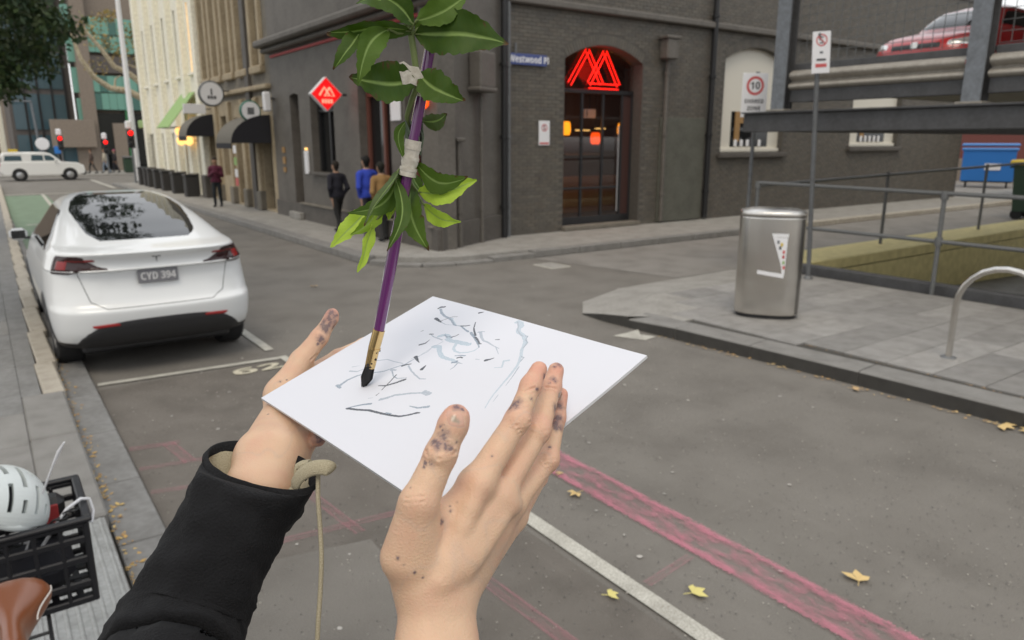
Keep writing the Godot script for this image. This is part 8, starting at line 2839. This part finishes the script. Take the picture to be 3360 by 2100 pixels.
func leaf_part(parent: Node3D, q: Array, m: Material, o: Vector3, ns: FastNoiseLite, k: int) -> void:
	var a := V(q[0]) - o
	var e := V(q[1]) - o
	var w: float = q[2]
	var view := V(q[3])
	var ax := (e - a).normalized()
	var side := ax.cross(view).normalized()
	side = side.rotated(ax, q[4] * (1.0 if k % 2 else -1.0))
	var up := side.cross(ax).normalized()
	var L := a.distance_to(e)
	var tones := [[Color(0.034, 0.068, 0.01), Color(0.05, 0.09, 0.014)], [Color(0.045, 0.085, 0.013), Color(0.06, 0.105, 0.018)], [Color(0.07, 0.125, 0.02), Color(0.09, 0.15, 0.026)], [Color(0.075, 0.105, 0.04), Color(0.085, 0.12, 0.045)], [Color(0.20, 0.31, 0.035), Color(0.24, 0.36, 0.04)], [Color(0.36, 0.50, 0.06), Color(0.42, 0.56, 0.08)]]
	var tone: Array = tones[q[5]]
	var across := [-1.0, -0.82, -0.6, -0.36, -0.14, -0.035, 0.0, 0.035, 0.14, 0.36, 0.6, 0.82, 1.0]
	var b := Builder.new()
	var rows := 49
	var acc := []
	var base := b.v.size()
	for i in rows:
		var t := i / (rows - 1.0)
		var hw := w * 0.5 * pow(sin(PI * pow(t, 0.82)), 0.85) * (1.0 if t < 0.85 else lerpf(1.0, 0.72, (t - 0.85) / 0.15)) * 1.02 + 0.0004
		var ctr: Vector3 = a.lerp(e, t) + side * q[6] * L * sin(PI * t) + up * L * 0.10 * sin(PI * t) - up * L * 0.02 * sin(TAU * t)
		for j in across.size():
			var s: float = across[j]
			var wave: float = q[7] * w * 0.16 * sin(t * 13.0 + k + (1.7 if s > 0 else 0.0)) * s * s
			var rib := cos((t * 26.0 - absf(s) * 4.0) * PI)
			var curl: float = w * 0.10 * ns.get_noise_2d(t * 9.0 + k * 53.0, s * 3.0 + k)
			var p: Vector3 = ctr + side * s * hw + up * (absf(s) * hw * 0.30 + wave + curl - 0.00028 * pow(0.5 + 0.5 * rib, 4.0) * (1.0 - absf(s) * 0.6))
			if j == 0 or j == across.size() - 1:
				p += side * ns.get_noise_2d(t * 60.0 + k * 31.0, s * 20.0) * w * 0.09
			var c: Color = tone[0].lerp(tone[1], clampf(0.5 + ns.get_noise_3d(p.x * 260.0, p.y * 260.0, p.z * 260.0), 0, 1))
			var vein := 0.5 + 0.5 * cos((t * 26.0 - absf(s) * 4.0) * TAU * 0.5)
			c = c.lerp(c * 1.25, 0.3 * pow(vein, 6.0))
			if absf(s) < 0.04:
				c = Color(0.26, 0.36, 0.12).lerp(c, 0.25)
			if q[8] == 1:
				var edge := absf(s) * 0.5 + ns.get_noise_2d(t * 40.0 + k * 17.0, s * 9.0) * 0.5
				if t > 0.955 + 0.03 * ns.get_noise_2d(s * 30.0, k * 9.0) or (edge > 0.66 and absf(s) > 0.8):
					c = Color(0.085, 0.045, 0.02)
			b.col = c
			b.vert(p, Vector3.UP)
			acc.append(Vector3.ZERO)
	var cols := across.size()
	for i in rows - 1:
		for j in cols - 1:
			var p0 := i * cols + j
			var f := (b.v[p0 + cols + 1] - b.v[p0]).cross(b.v[p0 + cols] - b.v[p0 + 1])
			for z in [p0, p0 + 1, p0 + cols, p0 + cols + 1]:
				acc[z] += f
			b.idx.append_array(PackedInt32Array([p0, p0 + cols + 1, p0 + 1, p0, p0 + cols, p0 + cols + 1]))
	for i in acc.size():
		b.n[i] = acc[i].normalized()
	put(b, "leaf", m, parent)


func brush_and_twig() -> void:
	var pts := []
	for q in BRUSH:
		pts.append(V(q))
	var o: Vector3 = pts[0]
	var br := thing("paint_brush", o, "purple paint brush with a brass ferrule standing on the card", "brush")
	var purple := mat("purple_lacquer", lin(0.115, 0.018, 0.125), 0.22)
	purple.clearcoat_enabled = true
	purple.clearcoat = 1.0
	purple.clearcoat_roughness = 0.08
	var brass := mat("brass", lin(0.72, 0.52, 0.24), 0.25, 1.0)
	mat("bristle", lin(0.012, 0.012, 0.013), 0.55)
	var b := Builder.new()
	var handle := []
	for k in range(3, 7):
		handle.append(pts[k] - o)
	b.tube(handle, [0.0050, 0.0053, 0.0044, 0.0040], 7)
	put(b, "handle", purple, br)
	b = Builder.new()
	b.tube([pts[1] - o, (pts[1] - o).lerp(pts[2] - o, 0.5), pts[2] - o, (pts[2] - o) * 1.0 + (pts[3] - pts[2]) * 0.05, pts[3] - o], [0.0046, 0.0048, 0.0050, 0.0052, 0.0053], 16)
	var fe := put(b, "ferrule", brass, br)
	b = Builder.new()
	for t in [0.5]:
		var c: Vector3 = (pts[1] - o).lerp(pts[3] - o, t)
		var d: Vector3 = (pts[3] - pts[1]).normalized()
		b.tube([c, c + d * 0.0012], [0.0055], 16)
	put(b, "crimp", brass, fe)
	# bristles as a bundle of tapering strands
	b = Builder.new()
	var r := RandomNumberGenerator.new()
	r.seed = 8
	var dir: Vector3 = (pts[1] - o).normalized()
	var sx := dir.cross(Vector3(0.3, 0.1, 1)).normalized()
	var sy := dir.cross(sx)
	for k in 90:
		var a := r.randf() * TAU
		var rad := sqrt(r.randf())
		var root: Vector3 = (pts[1] - o) + (sx * cos(a) * 0.0043 + sy * sin(a) * 0.0036) * rad - dir * -0.003
		var bend: Vector3 = root.lerp(Vector3.ZERO, 0.55) + (sx * cos(a) + sy * sin(a)) * rad * 0.0034
		var tip := (sx * cos(a) * 0.0022 + sy * sin(a) * 0.002) * rad + sx * -0.001 + dir * r.randf() * 0.004
		b.tube([root, bend, tip], [0.0007, 0.0007, 0.0002], 4)
	put(b, "bristles", M.bristle, br)
	# ink flecks on the ferrule
	b = Builder.new()
	for k in 18:
		var t := pow(r.randf(), 2.0) * 0.5
		var a := r.randf() * TAU
		var c: Vector3 = (pts[1] - o).lerp(pts[3] - o, t) + (sx * cos(a) + sy * sin(a)) * 0.0047
		b.box(c, Vector3(1, 1, 1) * r.randf_range(0.0006, 0.0018), 0.0002)
	put(b, "ink_fleck", M.bristle, fe)
	# twig with its leaves, taped to the brush
	var lm := mat("twig_leaf", Color(1, 1, 1), 0.5, 0.0, 0.3)
	lm.vertex_color_use_as_albedo = true
	lm.backlight_enabled = true
	lm.backlight = Color(0.5, 0.58, 0.18)
	var stem_m := mat("twig_stem", lin(0.13, 0.17, 0.05), 0.6)
	var path := []
	for q in TWIG:
		path.append(V(q))
	var to: Vector3 = path[5]
	var tw := thing("leafy_twig", to, "green leafy twig hanging down and taped to the purple brush", "twig")
	b = Builder.new()
	var loc := []
	var rad := []
	for k in path.size():
		loc.append(path[k] - to)
		rad.append(lerpf(0.0032, 0.0017, float(k) / (path.size() - 1)))
	b.tube(loc, rad, 8)
	var stem := put(b, "stem", stem_m, tw)
	var ns := FastNoiseLite.new()
	ns.seed = 3
	ns.frequency = 0.12
	var k := 0
	for q in LEAVES:
		leaf_part(tw, q, lm, to, ns, k)
		# stalk from the stem to the leaf
		var base := V(q[0]) - to
		var best := 9.0
		var near := Vector3.ZERO
		for i in loc.size() - 1:
			for s in 5:
				var c: Vector3 = loc[i].lerp(loc[i + 1], s / 5.0)
				if c.distance_to(base) < best:
					best = c.distance_to(base)
					near = c
		b = Builder.new()
		var ax := (V(q[1]) - V(q[0])).normalized()
		b.tube([near, near.lerp(base, 0.6) + Vector3(0, -0.002, 0), base, base + ax * 0.01], [0.0012, 0.0011, 0.001, 0.0008], 6)
		put(b, "leaf_stalk", stem_m, tw)
		k += 1
	# curled dried tuft between the tapes
	var tuft := mat("grey_leaf", lin(0.10, 0.13, 0.085), 0.8)
	b = Builder.new()
	var c0: Vector3 = V(TAPES[2]) - to
	for i in 9:
		var a := i * 0.8
		b.tube([c0 + Vector3(cos(a) * 0.004, -0.012, sin(a) * 0.004), c0 + Vector3(cos(a) * 0.007, 0.002, sin(a) * 0.006), c0 + Vector3(cos(a + 0.8) * 0.008, 0.016, sin(a + 0.8) * 0.005)], [0.002, 0.003, 0.001], 6, true, 0.35)
	put(b, "dried_tuft", tuft, tw)
	# masking tape: two wraps and a loose flap
	var tape := grained(mat("masking_tape", lin(0.64, 0.61, 0.54), 0.75), noise_tex(0.06, Color(0.82, 0.8, 0.77), Color(1, 1, 1), 256, 3, 61), 14.0, null, 0.3, 0.05)
	for i in [0, 2]:
		var a := _on_axis(pts, V(TAPES[i]))
		var e := _on_axis(pts, V(TAPES[i + 1]))
		var tp := thing("masking_tape", a, ["cream tape wrap with a loose flap near the brush top", "", "long cream tape wrap at the middle of the brush"][i], "tape")
		b = Builder.new()
		var n := 9
		var lp := []
		var lr := []
		for j in n:
			lp.append((e - a) * (j / (n - 1.0)))
			lr.append(0.0068 + 0.0005 * sin(j * 1.9) + 0.0004 * sin(j * 4.1))
		b.tube(lp, lr, 14)
		put(b, "wrap", tape, tp)
		b = Builder.new()
		var d := (e - a).normalized()
		for j in 3:
			var c := (e - a) * (0.2 + 0.3 * j)
			b.tube([c - d * 0.001, c + d * 0.0015], [0.0074], 14)
		put(b, "overlap", tape, tp)
		if i == 0:
			b = Builder.new()
			var rows := [[], [], []]
			for j in TAPE_FLAP.size():
				var p := V(TAPE_FLAP[j]) - a
				rows[0].append(p + Vector3(0.003, -0.008, 0.001 * sin(j * 2.0)))
				rows[1].append(p + Vector3(0, 0, 0.003 * cos(j * 2.4)))
				rows[2].append(p + Vector3(-0.003, 0.008, -0.002 * sin(j * 1.7)))
			b.grid(rows)
			put(b, "loose_flap", tape, tp)


# the point of the brush handle's axis nearest to p
func _on_axis(pts: Array, p: Vector3) -> Vector3:
	var best: Vector3 = pts[3]
	for i in range(3, pts.size() - 1):
		var d: Vector3 = pts[i + 1] - pts[i]
		var q: Vector3 = pts[i] + d * clampf((p - pts[i]).dot(d) / d.length_squared(), 0.0, 1.0)
		if q.distance_to(p) < best.distance_to(p):
			best = q
	return best


func artist() -> void:
	var pr := thing("person", P(-0.05, 0.145, -0.2), "person in a black coat holding the card in ink stained hands", "person")
	var o := pr.position
	var skin := mat("skin", Color(1, 1, 1), 0.5)
	skin.vertex_color_use_as_albedo = true
	skin.subsurf_scatter_enabled = true
	skin.subsurf_scatter_strength = 0.1
	skin.uv1_triplanar = true
	skin.uv1_scale = Vector3.ONE * 22.0
	skin.heightmap_enabled = true
	skin.heightmap_texture = noise_tex(0.06, Color(0, 0, 0), Color(1, 1, 1), 512, 3, 91, Color(-1, 0, 0), FastNoiseLite.TYPE_CELLULAR)
	skin.heightmap_scale = 0.035
	var ns := FastNoiseLite.new()
	ns.seed = 21
	ns.frequency = 0.35
	ns.fractal_octaves = 3
	var b := Builder.new()
	for hand in 2:
		var palm: Array = [RIGHT_PALM, LEFT_PALM][hand]
		var fingers: Array = [RIGHT_FINGERS, LEFT_FINGERS][hand]
		var creases: Array = [RIGHT_CREASES, LEFT_CREASES][hand]
		var ink: Array = [RIGHT_INK, LEFT_INK][hand]
		var f := Field.new()
		for q in palm:
			f.bone(f.trunk, V(q[0]) - o, V(q[1]) - o, q[2], q[3])
		if hand == 0:
			for q in TENDONS:
				f.bone(f.trunk, V(q[0]) - o, V(q[1]) - o, q[2], q[3])
		var warm := []
		for fg in fingers:
			var pts := []
			var rad := []
			for q in fg:
				pts.append(V(q[0]) - o)
				rad.append(q[1])
			f.chain(pts, rad)
			for i in range(1, pts.size()):
				warm.append([pts[i], 0.013 if i < pts.size() - 1 else 0.017])
		var folds := []
		for q in creases:
			folds.append([V(q[0]) - o, V(q[1]) - o, q[2], q[3]])
		var spots := []
		for q in ink:
			spots.append([V(q[0]) - o, q[1]])
		var paint := func(p: Vector3) -> Color:
			var c := Color(0.645, 0.425, 0.285)
			var w := 0.0
			for e in warm:
				w = maxf(w, 1.0 - p.distance_to(e[0]) / e[1])
			c = c.lerp(Color(0.63, 0.31, 0.225), clampf(w * 1.5, 0.0, 0.9))
			var bl := ns.get_noise_3d(p.x * 90.0, p.y * 90.0, p.z * 90.0)
			c = c.lerp(Color(0.61, 0.35, 0.245), clampf(bl * 0.9, 0.0, 0.6))
			c = c.lerp(Color(0.69, 0.48, 0.32), clampf(-bl * 0.8, 0.0, 0.5))
			var vein := absf(ns.get_noise_3d(p.x * 34.0 + 9.0, p.y * 34.0, p.z * 34.0))
			c = c.lerp(Color(0.50, 0.38, 0.30), 0.3 * (1.0 - smoothstep(0.0, 0.05, vein)))
			var ink_on := 0.0
			var grit := ns.get_noise_3d(p.x * 1500.0, p.y * 1500.0, p.z * 1500.0)
			var wash := ns.get_noise_3d(p.x * 420.0 + 7.0, p.y * 420.0, p.z * 420.0)
			for e in spots:
				var d: float = p.distance_to(e[0]) / e[1]
				if d < 2.0:
					ink_on = maxf(ink_on, (0.5 if e[1] > 0.0024 else 0.2) * (1.0 - smoothstep(0.5, 1.8, d - wash * 0.7)))
					ink_on = maxf(ink_on, 0.82 * (1.0 - smoothstep(0.25, 1.1, d - wash * 0.9 - grit * 0.6)))
			c = c.lerp(Color(0.085, 0.065, 0.09), ink_on)
			c.a = 1.0
			return c
		var hb := Builder.new()
		net(f, 0.0019, hb, paint)
		_refine(hb, spots, folds, paint)
		var at := b.v.size()
		b.v.append_array(hb.v)
		b.n.append_array(hb.n)
		b.uv.append_array(hb.uv)
		b.c.append_array(hb.c)
		for i in hb.idx:
			b.idx.append(at + i)
	put(b, "hands", skin, pr)
	# nails
	var nm := mat("nail", Color(1, 1, 1), 0.22)
	nm.vertex_color_use_as_albedo = true
	for q in NAILS:
		var rows := []
		for line in q:
			var l := []
			for e in line:
				l.append(V(e) - o)
			rows.append(l)
		b = Builder.new()
		b.grid(rows)
		for i in b.v.size():
			var p := b.v[i]
			var c := Color(0.60, 0.36, 0.27)
			var u := b.uv[i]
			var dirt := ns.get_noise_3d(p.x * 420.0, p.y * 420.0, p.z * 420.0)
			if u.y < 0.12:
				c = Color(0.62, 0.47, 0.38)
			c = c.lerp(Color(0.27, 0.25, 0.19), clampf((dirt + 0.25 - absf(u.x - 0.5) - absf(u.y - 0.45) * 0.6) * 3.0, 0.0, 0.8))
			b.c[i] = c
		put(b, "fingernail", nm, pr)
	# coat sleeve over the left forearm
	var wool := grained(mat("black_wool", lin(0.0045, 0.0045, 0.006), 0.95), noise_tex(0.2, Color(0.55, 0.55, 0.6), Color(1, 1, 1), 256, 3, 71), 9.0, null, 0.3, 0.3)
	var fleece := grained(mat("cream_lining", lin(0.62, 0.56, 0.42), 0.95), noise_tex(0.25, Color(0.6, 0.58, 0.52), Color(1, 1, 1), 256, 3, 73), 16.0, null, 0.3, 0.25)
	var ctrs := []
	var rads := []
	for q in SLEEVE:
		ctrs.append(V(q[0]) - o)
		rads.append(q[1])
	var wn := FastNoiseLite.new()
	wn.seed = 6
	wn.frequency = 0.9
	var n_around := 44
	var cuff_c := V(CUFF[0]) - o
	var ca := V(CUFF[1])
	var cb := V(CUFF[2])
	# rolled lip first, then the outside down the arm; each ring is an ellipse on two axes
	var rings := []
	var ax0: Vector3 = (ctrs[3] - ctrs[0]).normalized()
	for st in [[0.010, 0.915], [0.003, 0.93], [-0.002, 0.965], [-0.002, 1.0], [0.003, 1.02]]:
		rings.append(_ring(cuff_c + ax0 * st[0], ca * st[1], cb * st[1], n_around, wn, 0.0015))
	var total := 50
	for k in range(1, total + 1):
		var t := k / float(total) * (ctrs.size() - 1.0)
		var i := mini(int(t), ctrs.size() - 2)
		var c: Vector3 = ctrs[i].lerp(ctrs[i + 1], t - i)
		var d: Vector3 = (_along(ctrs, t + 0.8) - _along(ctrs, t - 0.8)).normalized()
		var r := lerpf(rads[i], rads[i + 1], t - i)
		var sa := (ca - d * ca.dot(d)).normalized() * r
		var sb := d.cross(sa).normalized() * r
		if sb.dot(cb) < 0.0:
			sb = -sb
		var m := smoothstep(0.0, 2.6, t)
		var base: Vector3 = cuff_c + ax0 * (c - ctrs[0]).length() * 0.9
		rings.append(_ring(base.lerp(c, m), ca.lerp(sa, m) * 1.02, cb.lerp(sb, m) * 1.02, n_around, wn, 0.0048))
	b = Builder.new()
	b.grid(rings, true, ca.cross(cb).dot(ax0) < 0.0)
	put(b, "sleeve", wool, pr)
	rings = []
	for s in 9:
		rings.append(_ring(cuff_c + ax0 * (0.006 + s * 0.006), ca * lerpf(0.925, 0.66, s / 8.0), cb * lerpf(0.925, 0.7, s / 8.0), n_around, wn, 0.004))
	b = Builder.new()
	b.grid(rings, true, ca.cross(cb).dot(ax0) > 0.0)
	put(b, "sleeve_lining", fleece, pr)
	# folded strap and hanging cord of the cuff
	var sp := []
	for q in STRAP:
		sp.append(V(q) - o)
	b = Builder.new()
	b.tube(_smooth(sp), [0.0062], 10, true, 0.4)
	for fold in FOLDS:
		var fp := []
		for q in fold:
			fp.append(V(q) - o)
		b.tube(_smooth(fp), [0.0042], 8, true, 0.7)
	put(b, "cuff_strap", fleece, pr)
	sp = []
	for q in CORD:
		sp.append(V(q) - o)
	b = Builder.new()
	b.tube(_smooth(sp), [0.0018], 8)
	put(b, "hanging_cord", fleece, pr)
	# the coat, trousers and boots of the person, behind and below the view
	var f2 := Field.new()
	f2.k_trunk = 0.09
	f2.k_chain = 0.06
	f2.k_join = 0.08
	f2.bone(f2.trunk, Vector3(-0.2, 1.72, -0.02), Vector3(0.2, 1.72, -0.02), 0.1, 0.1)
	f2.bone(f2.trunk, Vector3(0, 1.6, -0.02), Vector3(0, 1.15, -0.04), 0.18, 0.19)
	f2.bone(f2.trunk, Vector3(0, 1.15, -0.04), Vector3(0, 0.75, -0.04), 0.2, 0.22)
	var le: Vector3 = ctrs[ctrs.size() - 1]
	f2.chain([Vector3(-0.22, 1.7, -0.02), Vector3(-0.2, 1.6, 0.05).lerp(le, 0.4), le], [0.085, 0.075, 0.06])
	var re := V(RIGHT_PALM[RIGHT_PALM.size() - 1][1]) - o
	f2.chain([Vector3(0.22, 1.7, -0.02), Vector3(0.24, 1.55, 0.0), re + Vector3(0.0, 0.0, 0.02)], [0.085, 0.075, 0.06])
	b = Builder.new()
	net(f2, 0.03, b, func(_p: Vector3) -> Color: return Color(1, 1, 1))
	put(b, "coat", wool, pr)
	var f3 := Field.new()
	f3.k_trunk = 0.05
	for sg in [-1.0, 1.0]:
		f3.bone(f3.trunk, Vector3(sg * 0.1, 0.8, -0.03), Vector3(sg * 0.11, 0.45, -0.03), 0.1, 0.08)
		f3.bone(f3.trunk, Vector3(sg * 0.11, 0.45, -0.03), Vector3(sg * 0.11, 0.1, 0.0), 0.08, 0.06)
	b = Builder.new()
	net(f3, 0.03, b, func(_p: Vector3) -> Color: return Color(1, 1, 1))
	put(b, "trousers", M.awning_black, pr)
	for sg in [-1.0, 1.0]:
		var f4 := Field.new()
		f4.bone(f4.trunk, Vector3(sg * 0.11, 0.055, 0.02), Vector3(sg * 0.12, 0.045, -0.16), 0.055, 0.045)
		f4.bone(f4.trunk, Vector3(sg * 0.11, 0.055, 0.02), Vector3(sg * 0.11, 0.18, 0.01), 0.055, 0.06)
		b = Builder.new()
		net(f4, 0.02, b, func(_p: Vector3) -> Color: return Color(1, 1, 1))
		put(b, "boot", M.near_black, pr)


func _ring(c: Vector3, ea: Vector3, eb: Vector3, n: int, wn: FastNoiseLite, amp: float) -> Array:
	var out := []
	for k in n:
		var a := TAU * k / n
		var p := c + ea * cos(a) + eb * sin(a)
		out.append(p + (p - c).normalized() * amp * (wn.get_noise_3d(p.x * 28.0, p.y * 28.0, p.z * 28.0) * 1.6 + 0.15 * wn.get_noise_3d(p.x * 90.0, p.y * 90.0, p.z * 90.0)))
	return out


func _along(pts: Array, t: float) -> Vector3:
	var u := clampf(t, 0.0, pts.size() - 1.001)
	var i := int(u)
	return pts[i].lerp(pts[i + 1], u - i)


func _smooth(pts: Array) -> Array:
	var out := []
	for i in pts.size() - 1:
		for s in 5:
			out.append(pts[i].cubic_interpolate(pts[i + 1], pts[maxi(i - 1, 0)], pts[mini(i + 2, pts.size() - 1)], s / 5.0))
	out.append(pts[pts.size() - 1])
	return out


# split the triangles near the ink stains so that their ragged edges show
func _refine(b: Builder, spots: Array, folds: Array, paint: Callable) -> void:
	for level in 2:
		var out := PackedInt32Array()
		var mids := {}
		for i in range(0, b.idx.size(), 3):
			var t := [b.idx[i], b.idx[i + 1], b.idx[i + 2]]
			var p := b.v[t[0]]
			var hit := false
			for e in spots:
				if p.distance_squared_to(e[0]) < pow(e[1] * 2.0 + 0.002, 2.0):
					hit = true
					break
			if not hit:
				for e in folds:
					if near_point(p, e[0], e[1]) < 0.0045:
						hit = true
						break
			if not hit:
				out.append_array(PackedInt32Array(t))
				continue
			var m := []
			for k in 3:
				var lo := mini(t[k], t[(k + 1) % 3])
				var hi := maxi(t[k], t[(k + 1) % 3])
				var key := lo * 4194304 + hi
				if not mids.has(key):
					var q := (b.v[lo] + b.v[hi]) * 0.5
					b.col = paint.call(q)
					mids[key] = b.vert(q, (b.n[lo] + b.n[hi]).normalized())
				m.append(mids[key])
			out.append_array(PackedInt32Array([t[0], m[0], m[2], m[0], t[1], m[1], m[2], m[1], t[2], m[0], m[1], m[2]]))
		b.idx = out
	# press the skin folds in and take the normals anew
	for i in b.v.size():
		var p := b.v[i]
		var push := 0.0
		for e in folds:
			var d: float = near_point(p, e[0], e[1]) / e[2]
			if d < 4.0:
				push += e[3] * (exp(-d * d) - 0.35 * exp(-pow(d - 2.0, 2.0)))
		if push != 0.0:
			b.v[i] = p - b.n[i] * push
	var acc := PackedVector3Array()
	acc.resize(b.v.size())
	for i in range(0, b.idx.size(), 3):
		var a := b.v[b.idx[i]]
		var nn := (b.v[b.idx[i + 2]] - a).cross(b.v[b.idx[i + 1]] - a)
		for j in 3:
			acc[b.idx[i + j]] += nn
	for i in b.v.size():
		b.n[i] = acc[i].normalized()
